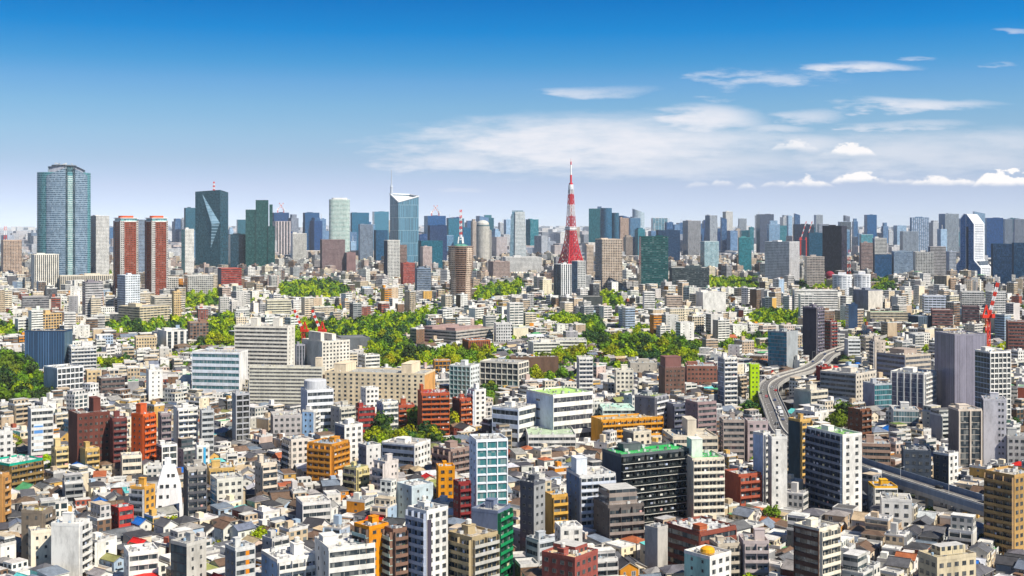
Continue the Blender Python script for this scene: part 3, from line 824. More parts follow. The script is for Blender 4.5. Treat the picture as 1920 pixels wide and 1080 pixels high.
(OF, 1881, 1889, 1935, 820, 866, '', 'pun', (.40, .40, .39), 'grey concrete block at the right edge', None, dict()),
(OF, 1752, 1790, 1850, 629, 770, 'lou', 'lou', (.27, .26, .31), 'tall building wrapped in grey scaffold sheeting', 'scaffold-wrapped tower', dict(gc=(.20, .19, .24), pent=[], roof=(.3, .28, .27), fh=4)),
(HR, 1828, 1856, 1895, 662, 795, 'cur', 'grd', W, 'glass tower with dark face and white grid side', 'white grid glass tower', dict(Lc=(.42, .50, .60), gL=(.02, .04, .07), gR=(.02, .03, .04), bay=3.2)),
(OF, 1670, 1733, 1753, 702, 770, 'fin', 'bal', W, 'white hotel of two slabs with a recessed dark core', 'white twin-slab hotel', dict(bay=5, fh=3.2, pent=[(.2, .4, .4, .3, 3)], gL=(.10, .10, .16))),
(OF, 1644, 1697, 1745, 668, 724, 'rib', 'rib', (.48, .42, .35), 'grey and beige banded office', 'banded office', dict(Lc=(.34, .36, .42), gc=(.07, .08, .10), fh=3.8, roof=(.56, .5, .42), pent=[(.3, .3, .5, .5, 4)], pentc=(.36, .30, .26))),
(OF, 1538, 1605, 1642, 703, 755, 'rib', 'pun', (.62, .57, .50), 'grey government-like block with vertical piers', None, dict(Lc=(.38, .38, .38), bay=4)),
(OF, 1488, 1520, 1552, 735, 768, '', 'rib', (.60, .55, .46), 'beige stepped office beside the expressway', None, dict(Lc=(.42, .41, .39), fh=4)),
(OF, 1490, 1528, 1554, 775, 800, 'pun', 'bla', W, 'white low block beside the expressway', None, dict()),
(AP, 1590, 1613, 1632, 770, 822, 'pun', 'bal', (.17, .075, .045), 'dark brown tower with corner balconies', 'dark brown tower', dict(win=WIN_BROWN)),
(OF, 1670, 1675, 1723, 770, 800, '', 'cur', W2, 'pale glass low office', None, dict(gR=(.10, .16, .18))),
(OF, 1618, 1640, 1672, 722, 768, '', 'cur', (.42, .44, .48), 'low grey hall with glass front', None, dict(gR=(.03, .12, .14), Lc=(.36, .38, .46))),
(HR, 1505, 1531, 1544, 578, 668, '', 'bal', (.16, .14, .18), 'dark purple tower with pale balcony edge', 'dark purple tower', dict(Lc=(.06, .055, .075), Rc=(.45, .40, .40))),
(AP, 1544, 1557, 1569, 604, 658, 'rib', 'bal', (.22, .05, .04), 'brick red tower beside the dark purple tower', None, dict(Rc=(.5, .46, .44))),
(HR, 1585, 1591, 1608, 572, 618, 'bal', '', (.03, .06, .12), 'navy tower with pale balcony side', None, dict(Lc=(.5, .55, .62))),
(AP, 1530, 1541, 1559, 690, 722, '', 'rib', (.30, .04, .035), 'stepped crimson block beside the expressway bend', 'crimson stepped block', dict(Lc=(.22, .03, .03))),
(OF, 1440, 1475, 1496, 624, 690, 'cur', '', (.34, .36, .37), 'green glass house with slanted front', None, dict(gL=(.02, .18, .24))),
(OF, 1625, 1632, 1702, 586, 604, '', 'rib', (.50, .44, .34), 'long beige block with sea-green roof', 'sea-green roofed block', dict(roof=(.24, .52, .38), pent=[], phi=15)),
(AP, 1886, 1890, 1930, 604, 658, '', 'rib', (.24, .10, .08), 'red brown striped block at the right edge', None, dict()),
(AP, 1745, 1748, 1787, 582, 616, '', 'rib', (.24, .12, .11), 'brown striped flats before the skyline', None, dict()),
(AP, 1803, 1805, 1836, 575, 608, '', 'rib', (.11, .06, .07), 'dark plum flats below the skyline', None, dict()),
(AP, 1729, 1733, 1774, 556, 592, 'bal', 'bal', (.60, .64, .72), 'pale blue slab flats', None, dict()),
(AP, 1800, 1804, 1846, 548, 578, 'bal', 'bal', W2, 'white and navy slab flats', None, dict(bay=3.5)),
(AP, 1848, 1860, 1886, 548, 590, 'bal', 'bal', W2, 'white residential slabs with dark gaps', None, dict(bay=3)),
(OF, 1600, 1628, 1655, 545, 580, '', '', (.20, .22, .27), 'slate office with plain cream end wall', None, dict(Rc=(.62, .58, .52))),
(OF, 1486, 1490, 1571, 545, 582, '', 'rib', W, 'wide white slab building with horizontal bands', 'wide white banded slab', dict(phi=12)),
(AP, 1497, 1501, 1526, 553, 596, '', 'bal', W, 'white tower in front of the wide banded slab', None, dict()),
(OF, 1703, 1722, 1747, 594, 616, '', 'fin', (.12, .16, .22), 'dark blue low office with white fins', None, dict(Lc=NV)),
(OF, 1614, 1618, 1636, 622, 650, '', 'fin', NV, 'small navy glass office', None, dict()),
(AP, 1632, 1640, 1660, 640, 694, 'bal', 'bla', (.60, .52, .44), 'slim beige tower with grey side balconies', 'slim beige tower', dict(Lc=(.34, .34, .35))),
(OF, 1583, 1590, 1613, 638, 670, '', 'rib', (.66, .67, .68), 'pale cube-shaped office hiding the far end of the expressway', None, dict()),
(OF, 1612, 1622, 1650, 632, 664, 'rib', 'bal', (.56, .50, .42), 'beige block beside the far end of the expressway', None, dict()),
# middle, centre
(AP, 1083, 1085, 1112, 672, 740, '', 'bal', W, 'slender white tower with layered balconies', 'slender white tower', dict(phi=8, d=12, Lc=GY, gR=(.06, .08, .10))),
(OF, 1235, 1247, 1284, 692, 740, '', 'pun', (.17, .10, .08), 'brown cube block with a grid of small windows', 'brown cube block', dict(pentc=(.2, .1, .09), pent=[(.02, .02, .8, .8, 9)], win=WIN_BROWN)),
(AP, 1152, 1155, 1188, 696, 742, '', 'pun', (.72, .68, .58), 'cream tower with small windows', None, dict()),
(AP, 1190, 1228, 1251, 746, 818, 'bla', 'bal', (.34, .34, .36), 'grey block with zigzag white balconies', 'zigzag balcony block', dict(Lc=(.13, .15, .2), pR=(.66, .66, .68), roof=(.3, .4, .1))),
(AP, 1250, 1262, 1284, 760, 818, '', 'bal', (.13, .14, .19), 'dark slate slim block', None, dict()),
(AP, 1285, 1308, 1343, 757, 834, 'bla', 'rib', (.30, .22, .22), 'mauve brown block with pale bands', 'mauve brown block', dict(Lc=(.20, .16, .18))),
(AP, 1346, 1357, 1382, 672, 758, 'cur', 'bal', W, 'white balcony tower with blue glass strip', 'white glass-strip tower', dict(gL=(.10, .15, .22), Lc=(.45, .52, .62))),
(AP, 1404, 1407, 1424, 685, 745, '', 'bla', (.45, .66, .04), 'bright lime green tower', 'lime green tower', dict(Lc=(.3, .5, .03))),
(OF, 1350, 1356, 1396, 790, 852, 'rib', 'rib', (.36, .31, .28), 'grey brown office with pale roof units', None, dict(roof=(.5, .46, .4))),
(OF, 1396, 1402, 1440, 792, 850, '', 'pun', (.46, .38, .38), 'pinkish grey block beside the expressway', None, dict()),
(OF, 1040, 1042, 1100, 640, 664, '', 'rib', (.72, .70, .62), 'stepped white flats among trees', None, dict()),
(OF, 990, 1000, 1050, 644, 666, '', 'rib', (.70, .68, .62), 'white low flats with terraces beside trees', None, dict()),
(HL, 955, 958, 1047, 672, 696, '', '', (.14, .085, .06), 'long dark brown hall', None, dict(roof=(.30, .24, .16), phi=8, pent=[])),
(HL, 1178, 1182, 1232, 682, 702, '', 'bla', (.46, .42, .36), 'grey stone hall before the small park', None, dict(roof=(.4, .4, .38))),
(OF, 1284, 1288, 1345, 688, 720, '', 'pun', (.26, .12, .09), 'brown low school block', None, dict(win=WIN_BROWN)),
(OF, 1122, 1130, 1191, 768, 796, 'rib', 'rib', (.62, .70, .64), 'low mint-roofed school buildings', None, dict(roof=(.50, .74, .62), pent=[])),
(OF, 1305, 1318, 1361, 549, 586, '', '', W, 'big plain white building with blue banner', 'big plain white building', dict(zb=6)),
(HL, 1047, 1050, 1130, 557, 574, '', '', (.07, .08, .08), 'long low dark building', None, dict(phi=5, pent=[])),
(OF, 1246, 1250, 1280, 556, 578, '', 'rib', (.55, .44, .36), 'pinkish beige office below the skyline', None, dict()),
(OF, 1205, 1208, 1228, 548, 580, '', 'rib', W, 'small white banded tower below the dark teal balcony tower', None, dict()),
# middle, left of centre
(AP, 440, 539, 553, 614, 712, 'rib', 'bla', (.74, .70, .62), 'massive cream apartment block with two roof towers', 'massive cream block', dict(phi=68, fh=3.2, bay=6.5, gc=(.05, .05, .055), pent=[(.3, .2, .5, .12, 7), (.3, .62, .5, .12, 7)], Bs='')),
(AP, 566, 604, 656, 642, 694, '', 'pun', (.70, .66, .58), 'cream apartment slab with stepped roof towers', 'stepped cream slab', dict(phi=30, pent=[(.1, .2, .12, .6, 8), (.5, .2, .15, .6, 6)], bay=3.4)),
(AP, 467, 604, 609, 690, 762, 'rib', '', (.66, .63, .54), 'very long grey-green apartment slab with thin bands', 'long banded slab', dict(phi=76, fh=2.5, bay=4, gc=(.12, .12, .12), roof=(.4, .4, .38), pent=[(.2, .02, .6, .08, 7)], pentc=(.72, .62, .48))),
(AP, 609, 796, 816, 703, 768, 'pun', 'bla', (.74, .62, .44), 'very long cream apartment slab with grid of windows', 'long cream slab', dict(phi=74, bay=4.2, fh=3.0, roof=(.4, .4, .38), Rc=(.62, .34, .14), pent=[(.1, .14, .8, .1, 7), (.1, .8, .8, .12, 6)], pentc=(.74, .62, .46), ww=.6)),
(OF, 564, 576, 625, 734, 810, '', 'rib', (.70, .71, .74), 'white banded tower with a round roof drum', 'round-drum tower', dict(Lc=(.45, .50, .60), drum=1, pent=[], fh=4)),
(AP, 614, 632, 651, 705, 755, 'bla', 'bla', (.58, .30, .11), 'orange and brown slim tower', None, dict(Lc=(.12, .08, .07), sw=1.8)),
(AP, 783, 790, 843, 740, 812, '', 'bal', (.42, .10, .05), 'brick red flats with a crimson roof', 'brick red flats', dict(roof=(.40, .07, .08), pc=(.44, .12, .05), pent=[(-.0, .3, .12, .4, 5)], pentc=(.4, .1, .05), fh=3)),
(AP, 744, 747, 777, 762, 796, '', 'bal', (.40, .10, .06), 'smaller brick red flats', None, dict(pc=(.44, .12, .06), roof=(.40, .07, .08), pent=[(.2, .3, .3, .4, 4)], pentc=(.4, .1, .05))),
(AP, 848, 862, 884, 750, 796, '', 'bal', (.40, .10, .06), 'brick red flats with dark plum side', None, dict(Lc=(.10, .035, .04), pc=(.46, .14, .06), roof=(.40, .07, .08))),
(OF, 843, 882, 899, 688, 755, 'grd', 'pun', (.70, .72, .70), 'teal glass gridded office with roof mast', 'teal gridded office', dict(gL=(.03, .16, .17), Lc=(.45, .55, .55), phi=62)),
(AP, 878, 890, 911, 733, 794, 'bal', 'pun', W, 'white and blue-grey balcony tower', None, dict(Lc=(.5, .56, .64))),
(OF, 900, 972, 991, 682, 728, 'grd', 'grd', (.70, .66, .58), 'cream frame office with large dark panes', 'cream frame office', dict(phi=66, bay=5, fh=4.2)),
(OF, 868, 880, 919, 640, 664, 'fin', 'fin', (.38, .13, .06), 'brick red school hall at the park edge', None, dict()),
(HL, 770, 855, 925, 622, 644, 'rib', 'rib', (.44, .40, .36), 'broad grey terrace complex with reddish roof decks', 'broad terrace complex', dict(roof=(.34, .24, .21), fh=3.5, pent=[(.1, .1, .7, .2, 3), (.1, .6, .7, .2, 3)], pentc=(.36, .26, .24))),
(OF, 926, 930, 960, 608, 640, 'pun', 'pun', W2, 'pale grey stepped flats beside the terrace complex', None, dict()),
(OF, 812, 815, 845, 678, 700, '', 'grd', (.44, .22, .06), 'orange brown brick hall', None, dict()),
(HS, 672, 685, 712, 668, 694, 'rib', 'rib', (.70, .68, .62), 'cream villa with grey hipped roof in the park', None, dict()),
(AP, 706, 717, 746, 756, 806, 'bla', 'bal', W, 'white flats with grey-green balconies', None, dict(Lc=(.44, .54, .64), gc=(.10, .12, .12))),
(AP, 620, 637, 666, 766, 814, 'bla', 'bal', (.55, .52, .45), 'grey and cream balcony flats', None, dict(Lc=(.34, .33, .34))),
(AP, 662, 672, 703, 768, 806, 'rib', 'rib', (.30, .045, .04), 'dark red flats with white roof frame', None, dict()),
(AP, 567, 588, 598, 772, 812, 'bla', 'bal', W, 'sky blue-sided white stepped flats', None, dict(Lc=(.34, .52, .78))),
(AP, 676, 686, 710, 730, 772, 'bla', 'pun', W, 'small white tower before the long cream slab', None, dict()),
(AP, 507, 512, 566, 782, 822, '', 'pun', (.44, .41, .40), 'grey pebbled flats', None, dict(Lc=(.25, .24, .24))),
(OF, 630, 640, 693, 635, 656, '', '', (.14, .15, .16), 'dark grey windowless hall by the cranes', None, dict(roof=(.2, .21, .22), pent=[])),
(OF, 552, 556, 572, 648, 690, '', 'fin', (.30, .30, .34), 'grey finned block between the cream blocks', None, dict(far=1)),
# middle, left
(OF, 46, 121, 136, 622, 690, 'lou', 'lou', (.025, .055, .11), 'navy box building clad in vertical louvres', 'navy louvred box', dict(phi=66, gc=(.06, .12, .22), Rc=(.12, .17, .17), bL=2.4, roof=(.3, .25, .2), pent=[])),
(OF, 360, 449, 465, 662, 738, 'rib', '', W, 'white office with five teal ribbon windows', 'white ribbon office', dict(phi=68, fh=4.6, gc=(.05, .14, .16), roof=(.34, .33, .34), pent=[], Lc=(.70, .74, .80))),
(OF, 82, 107, 156, 692, 735, '', 'grd', (.76, .76, .76), 'white institutional block with framed balconies', 'white framed block', dict(Lc=(.45, .48, .52), fh=4)),
(AP, 60, 80, 116, 590, 624, 'rib', 'grd', (.58, .40, .20), 'tan stepped terrace flats', 'tan stepped terrace', dict(extra=[])),
(AP, 222, 262, 318, 577, 608, 'rib', 'bal', (.62, .53, .38), 'beige stepped mansion flats', 'beige stepped mansion', dict()),
(HR, 220, 235, 263, 517, 588, 'pun', 'pun', (.70, .74, .78), 'white tower in front of the twin red towers', 'white tower before the red twins', dict()),
(HR, 154, 160, 193, 530, 592, 'rib', 'rib', (.22, .20, .23), 'dark grey tower with balcony bands', None, dict(Rc=(.5, .48, .48))),
(AP, 322, 326, 340, 548, 594, '', 'pun', (.62, .46, .26), 'slim tan tower', None, dict()),
(AP, 435, 442, 468, 741, 824, '', 'grd', (.40, .40, .42), 'slim dark-paned tower with grey frame', 'slim dark-paned tower', dict(Lc=GY, gc=(.012, .014, .016))),
(AP, 325, 333, 371, 768, 842, '', 'bal', W, 'white flats with blank left wall', None, dict()),
(AP, 374, 378, 401, 772, 842, '', 'rib', (.46, .47, .48), 'pale grey flats with horizontal lines', None, dict()),
(AP, 296, 301, 321, 778, 846, '', 'bal', (.30, .25, .26), 'mauve grey balcony flats', None, dict()),
(AP, 126, 133, 181, 652, 692, 'pun', 'bal', W2, 'white zigzag-balcony flats beside the navy box', None, dict()),
(HS, 160, 163, 190, 697, 728, '', 'pun', (.62, .48, .30), 'tan cubic flats', None, dict()),
(OF, 182, 190, 234, 712, 738, 'rib', 'rib', (.16, .12, .11), 'dark brown terrace office', None, dict()),
(OF, 274, 279, 305, 696, 750, '', 'bla', W, 'plain white block with few windows', None, dict()),
(HL, 295, 312, 352, 622, 652, '', 'fin', (.72, .70, .66), 'white hall with slotted front', None, dict(bay=7)),
(OF, 351, 356, 391, 606, 638, '', 'grd', (.24, .15, .11), 'brown gridded flats at the park edge', None, dict()),
(OF, 252, 255, 293, 634, 656, '', 'pun', (.58, .46, .30), 'tan low office', None, dict()),
(OF, 498, 501, 546, 564, 590, '', 'rib', (.66, .62, .48), 'cream low-rise behind the massive cream block', None, dict()),
(OF, 40, 42, 92, 558, 580, '', 'rib', (.26, .25, .26), 'grey banded low office', None, dict()),
(OF, 282, 290, 347, 558, 580, 'pun', 'rib', (.6, .55, .46), 'beige low block', None, dict()),
(AP, 408, 415, 453, 504, 546, '', 'rib', (.36, .06, .04), 'crimson and grey banded block', None, dict(Lc=(.15, .16, .2))),
(OF, 298, 303, 335, 521, 552, '', 'grd', (.64, .62, .58), 'white gridded flats beside the right red tower', None, dict()),
(OF, 345, 352, 400, 518, 552, 'grd', 'grd', (.64, .62, .58), 'pale gridded flats', None, dict()),
# skyline, from the left
(OF, 58, 65, 111, 478, 545, '', 'fin', (.76, .72, .64), 'white block with tall vertical slots before the rounded glass tower', 'white slotted block', dict(bay=3.6)),
(OF, 96, 98, 122, 466, 530, '', '', (.70, .64, .56), 'plain cream slab behind the white slotted block', None, dict()),
(OF, 110, 113, 215, 518, 545, '', 'fin', (.66, .60, .50), 'long cream podium with vertical slots', None, dict(phi=4, d=30, bay=3.6)),
(AP, 2, 6, 41, 451, 520, '', 'grd', (.62, .46, .36), 'peach gridded block at the left of the skyline', None, dict()),
(HR, 167, 180, 205, 405, 520, 'cur', 'pun', W2, 'pale tower with dark glass side right of the rounded glass tower', None, dict(Lc=(.06, .11, .16), gL=(.02, .05, .09))),
(HR, 257, 260, 276, 412, 520, '', 'rib', (.26, .32, .42), 'blue-grey tower between the red twins', None, dict()),
(HR, 345, 348, 366, 390, 500, '', 'cur', (.10, .16, .20), 'slim dark teal tower left of the facetted tower', None, dict(gc=(.05, .13, .18), Y=5000)),
(OF, 340, 347, 364, 430, 518, 'cur', 'pun', W, 'white and mint tower beside the facetted tower', None, dict(Lc=(.3, .55, .55), gL=(.05, .3, .3))),
(OF, 428, 432, 464, 440, 505, 'grd', 'cur', (.03, .06, .08), 'low dark glass block right of the facetted tower', None, dict(gc=(.02, .06, .09), Lc=(.5, .5, .5))),
(HR, 511, 517, 545, 415, 478, '', 'fin', (.48, .42, .42), 'mauve tower with white vertical strip', None, dict(bay=12)),
(HR, 510, 514, 542, 399, 450, '', 'cur', (.04, .09, .18), 'dark blue unfinished tower with cranes on top', None, dict(gc=(.03, .09, .2), Y=5600, topcranes=2)),
(HR, 568, 572, 599, 399, 470, '', 'cur', (.04, .11, .20), 'dark blue tower left of the pale banded tower', None, dict(gc=(.04, .12, .24), Y=5600)),
(OF, 545, 549, 575, 438, 490, '', 'grd', W, 'white gridded block below the dark blue towers', None, dict()),
(HR, 657, 660, 692, 399, 470, '', 'cur', (.06, .16, .24), 'blue glass tower right of the pale banded tower', None, dict(gc=(.06, .18, .28), Y=6000)),
(HR, 698, 702, 729, 397, 470, 'cur', 'cur', (.12, .24, .32), 'pair of pale blue glass towers left of the spire tower', None, dict(gc=(.12, .26, .36), Y=6200)),
(HR, 672, 675, 700, 421, 490, '', 'rib', (.24, .30, .40), 'blue-grey slab tower behind the brown wide block', None, dict()),
(OF, 600, 604, 647, 450, 512, '', 'pun', (.20, .14, .14), 'wide brown block with fine window grid', 'wide brown block', dict(bay=1.8, gc=(.10, .08, .09))),
(OF, 644, 650, 667, 474, 512, 'rib', '', (.20, .13, .13), 'low brown wing beside the wide brown block', None, dict(Lc=(.10, .11, .16))),
(HR, 701, 705, 727, 432, 490, '', 'cur', (.04, .12, .20), 'dark blue block with white edge', None, dict(gc=(.03, .10, .18))),
(HR, 720, 727, 750, 451, 522, '', 'grd', W, 'white balcony tower with navy left side', None, dict(Lc=NV)),
(HR, 748, 750, 763, 460, 520, '', 'rib', (.30, .20, .17), 'brown slab beside the white balcony tower', None, dict()),
(AP, 751, 756, 778, 494, 530, '', 'pun', (.36, .09, .07), 'red brick block with gabled top', None, dict()),
(HR, 795, 802, 836, 405, 480, 'cur', 'cur', (.07, .14, .26), 'blue stepped office tower with roof cranes', None, dict(gc=(.05, .13, .28), Y=5200, topcranes=2)),
(HR, 802, 806, 838, 423, 490, '', 'cur', (.03, .06, .13), 'very dark blue block in white frame', None, dict(gc=(.02, .05, .12), Rc=(.05, .09, .18))),
(HR, 838, 841, 870, 410, 470, '', 'cur', (.06, .2, .28), 'teal office tower behind the striped mast', None, dict(gc=(.05, .2, .28), Y=6000)),
(OF, 784, 790, 830, 452, 505, '', 'cur', (.04, .14, .19), 'teal low glass block', None, dict(gc=(.04, .15, .2))),
(OF, 788, 793, 810, 463, 510, '', 'pun', PK, 'pinkish gridded office', None, dict()),
(OF, 778, 782, 808, 504, 545, '', 'rib', (.20, .25, .33), 'slate blue banded office left of the flared tower', None, dict()),
(HR, 865, 868, 895, 428, 480, '', 'cur', (.06, .18, .28), 'blue slab tower right of the striped mast', None, dict(gc=(.06, .17, .28))),
(HR, 1096, 1100, 1113, 460, 520, '', 'rib', (.62, .50, .40), 'slim beige tower right of the red lattice tower', None, dict(Lc=GY)),
(HR, 1161, 1163, 1179, 409, 475, '', 'rib', (.62, .44, .34), 'peach slim tower', None, dict(Lc=(.1, .14, .2))),
(HR, 1179, 1182, 1201, 409, 480, '', 'cur', (.30, .38, .48), 'blue-grey tower beside the peach slim tower', None, dict(gc=(.10, .20, .32))),
(HR, 1221, 1224, 1252, 409, 470, '', 'cur', (.70, .70, .70), 'white-framed teal tower', None, dict(gc=(.05, .22, .3), bay=14)),
(HR, 1230, 1234, 1275, 432, 490, '', 'cur', (.03, .06, .11), 'dark blue wide block behind the teal balcony tower', None, dict(gc=(.02, .06, .12))),
(HR, 1116, 1129, 1167, 449, 540, 'rib', 'grd', (.68, .56, .46), 'beige gridded residential tower', 'beige gridded tower', dict(Lc=(.13, .18, .24), gL=(.05, .07, .1))),
(HR, 1198, 1202, 1253, 444, 545, 'cur', 'bal', (.012, .075, .08), 'dark teal balcony tower', 'dark teal balcony tower', dict(gc=(.012, .05, .06), Rc=(.014, .09, .09), bay=4.2)),
(HR, 1038, 1052, 1072, 496, 562, 'fin', 'fin', (.72, .72, .72), 'white tower with black window columns before the lattice tower', 'white and black slim tower', dict(Lc=(.16, .2, .26), bay=4.5)),
(HR, 1072, 1083, 1098, 490, 548, 'cur', 'grd', (.68, .68, .66), 'white gridded tower with blue side at the lattice tower foot', None, dict(Lc=(.12, .2, .3), gL=(.06, .14, .24))),
(HR, 1280, 1290, 1314, 414, 480, 'cur', 'fin', (.40, .40, .42), 'grey tower with vertical piers', None, dict(Lc=(.10, .16, .23), gL=(.06, .12, .2))),
(HR, 1322, 1331, 1345, 404, 475, 'cur', 'rib', (.42, .46, .52), 'blue-grey tower with rounded top', None, dict(gL=(.05, .12, .22), Lc=(.06, .13, .22))),
(OF, 1313, 1321, 1348, 453, 508, 'cur', 'grd', (.55, .64, .66), 'pale teal framed office', None, dict(gc=(.06, .22, .28), Lc=(.2, .36, .4))),
(OF, 1255, 1260, 1330, 503, 540, '', 'rib', (.05, .07, .08), 'long low black banded office', None, dict()),
(HR, 1355, 1361, 1374, 397, 470, 'cur', 'pun', W2, 'pale slim tower with pointed top', None, dict(Lc=(.28, .36, .46), Y=6500)),
(HR, 1418, 1425, 1451, 402, 475, 'cur', 'fin', (.20, .22, .27), 'dark grey tower with vertical piers', None, dict(gc=(.06, .08, .13), Y=5200)),
(HR, 1384, 1386, 1409, 446, 508, '', 'cur', (.10, .30, .32), 'teal office with white edge', None, dict(gc=(.04, .20, .24))),
(OF, 1434, 1480, 1499, 454, 535, 'pun', 'fin', (.70, .69, .69), 'broad white gridded office', 'broad white gridded office', dict(bay=1.9, phi=62, gc=(.14, .14, .16), bR=2.2)),
(HR, 1487, 1490, 1526, 421, 480, '', 'cur', (.04, .05, .08), 'black tower with red cranes in front', 'black red-crane tower', dict(gc=(.03, .04, .07), redcranes=1, Y=4700)),
(HR, 1513, 1517, 1544, 437, 492, '', 'cur', (.03, .12, .18), 'dark teal office before the black towers', None, dict(gc=(.02, .10, .16))),
(HR, 1526, 1530, 1543, 403, 470, '', 'fin', (.50, .55, .62), 'pale slim distant tower', None, dict(Y=6500)),
(HR, 1542, 1578, 1588, 424, 520, 'fin', 'fin', (.035, .035, .055), 'very dark monolith tower', 'dark monolith tower', dict(gc=(.02, .02, .035), phi=60)),
(HR, 1508, 1513, 1546, 482, 538, 'rib', 'bal', (.46, .40, .36), 'beige balcony tower below the dark monolith', None, dict()),
(HR, 1571, 1574, 1596, 416, 480, '', 'cur', (.40, .46, .54), 'pale tower right of the dark monolith', None, dict(Y=5500)),
(HR, 1620, 1626, 1644, 403, 480, 'cur', 'cur', (.06, .15, .28), 'blue tower with sloped top', None, dict(gc=(.05, .14, .28), Y=5500)),
(HR, 1611, 1615, 1637, 440, 500, '', 'cur', (.40, .55, .58), 'pale green glass tower behind the brownish tower', None, dict(gc=(.12, .3, .36))),
(HR, 1612, 1615, 1637, 456, 520, '', 'rib', (.38, .28, .26), 'brownish slim tower', None, dict()),
(HR, 1636, 1640, 1663, 447, 520, '', 'rib', W2, 'white and blue slab', None, dict(Lc=(.2, .3, .45))),
(OF, 1635, 1640, 1672, 478, 520, '', 'cur', (.10, .17, .28), 'navy low glass office', None, dict(gc=(.06, .11, .2))),
(OF, 1671, 1676, 1716, 472, 520, '', 'rib', (.26, .33, .42), 'slate blue wide office', None, dict(gc=(.12, .18, .27))),
(OF, 1712, 1717, 1751, 473, 525, '', 'grd', W2, 'white gridded office beside the slate blue one', None, dict()),
(HR, 1687, 1693, 1722, 434, 485, 'rib', 'rib', (.36, .42, .5), 'grey blue tower group', None, dict(Y=5000)),
(HR, 1706, 1709, 1742, 408, 480, '', 'fin', (.10, .20, .34), 'navy framed tower with pale centre', None, dict(bay=9, gc=(.45, .5, .58), Y=6000)),
(HR, 1748, 1752, 1762, 424, 480, '', 'cur', (.2, .3, .45), 'small pale blue distant tower', None, dict(Y=6500)),
(HR, 1760, 1772, 1798, 401, 480, 'cur', 'fin', (.42, .48, .56), 'tall blue and grey tower left of the stepped white tower', None, dict(Lc=(.08, .2, .36), gL=(.06, .17, .32), Y=5200)),
(HR, 1740, 1744, 1774, 463, 525, '', 'rib', (.44, .42, .42), 'grey striped office', None, dict(Lc=(.08, .13, .22))),
(OF, 1773, 1780, 1793, 472, 520, '', 'rib', (.36, .40, .48), 'small blue-grey office', None, dict()),
(HR, 1845, 1850, 1881, 409, 490, 'cur', 'cur', (.04, .12, .26), 'dark blue twin tower right of the stepped white tower', None, dict(gc=(.03, .11, .25), Y=5000)),
(HR, 1881, 1884, 1899, 411, 490, '', 'fin', (.30, .36, .46), 'grey slab tower near the right edge', None, dict(Y=5500)),
(HR, 1900, 1903, 1921, 411, 490, '', 'fin', (.34, .38, .47), 'paler grey slab tower at the right edge', None, dict(Y=5600)),
(HR, 1858, 1862, 1897, 458, 535, '', 'cur', (.03, .08, .14), 'dark navy glass block', 'dark navy glass block', dict(gc=(.02, .06, .12), pent=[])),
(HR, 1897, 1901, 1930, 456, 530, '', 'cur', (.04, .09, .16), 'dark navy glass block cut by the right edge', None, dict(gc=(.03, .07, .13), pent=[])),
(OF, 1751, 1775, 1782, 518, 552, 'fin', '', (.55, .46, .34), 'tan office with arched roof line', None, dict(phi=60)),
(OF, 1780, 1783, 1793, 522, 552, '', 'rib', (.60, .44, .32), 'peach annex beside the tan office', None, dict()),
(HR, 893, 896, 922, 432, 492, '', 'rib', (.5, .48, .45), 'beige slab behind the round domed tower', None, dict()),
(OF, 915, 925, 956, 491, 520, '', 'pun', (.36, .28, .25), 'brown gridded flats', None, dict()),
(OF, 942, 948, 1016, 483, 512, '', 'pun', W2, 'wide pale office below the tapered tower', None, dict()),
(HR, 1384, 1386, 1400, 410, 470, '', 'fin', (.50, .55, .62), 'pale blue slender tower', None, dict(Y=6500)),
]
# ------------------------------------------------------------------ ground
gm = MB()
gm.face([(-23000, -600, 0), (23000, -600, 0), (23000, 46000, 0), (-23000, 46000, 0)], (.2, .2, .2), PLN)
ground = gm.build('ground')
ground.data.materials.clear(); ground.data.materials.append(M_ground)
tag(ground, kind='structure')

RED = (.52, .025, .035); CRANE_RED = (.62, .05, .02); WHT = (.78, .77, .76)


def place(kind, px, Y, label, cat, rot=None):
    a = atan((px - 960) / F)
    r = empty(kind, ((px - 960) / F * Y, Y, 0), -a if rot is None else rot)
    tag(r, label, cat)
    return r


def zat(py, Y): return CZ - (py - HZ) * Y / F


def mark(x0, x1, yb, Y, r, ref=None, half=None):
    LM.append((x0, x1, yb, Y, ref, (x0 + x1) / 2))
    h = half or (x1 - x0) * Y / F / 2
    FOOT.append((r.location.x - h * 1.0, r.location.y - h, 0.0, 2 * h, 2 * h))


def striped(mb, x, y, z0, z1, r0, r1, n, c0=CRANE_RED, c1=WHT, lattice=False):
    for k in range(n):
        a, b = z0 + (z1 - z0) * k / n, z0 + (z1 - z0) * (k + 1) / n
        ra, rb = r0 + (r1 - r0) * k / n, r0 + (r1 - r0) * (k + 1) / n
        c = c0 if k % 2 == 0 else c1
        if lattice:
            for sx in (-1, 1):
                for sy_ in (-1, 1):
                    mb.bar((x + sx * ra, y + sy_ * ra, a), (x + sx * rb, y + sy_ * rb, b), ra * 0.28, c)
                mb.bar((x + sx * ra, y - ra, a), (x + sx * rb, y + rb, b), ra * 0.18, c)
                mb.bar((x - ra, y + sx * ra, a), (x + rb, y + sx * rb, b), ra * 0.18, c)
        else:
            mb.lathe([(ra, a), (rb, b)], c, PNT, 8, x, y)
    if not lattice: mb.lathe([(r1, z1), (0, z1 + 0.1)], c0, PNT, 8, x, y)


def arc_pts(rx, ry, a0, a1, n):
    return [(rx * cos(a0 + (a1 - a0) * k / n), ry * sin(a0 + (a1 - a0) * k / n)) for k in range(n + 1)]


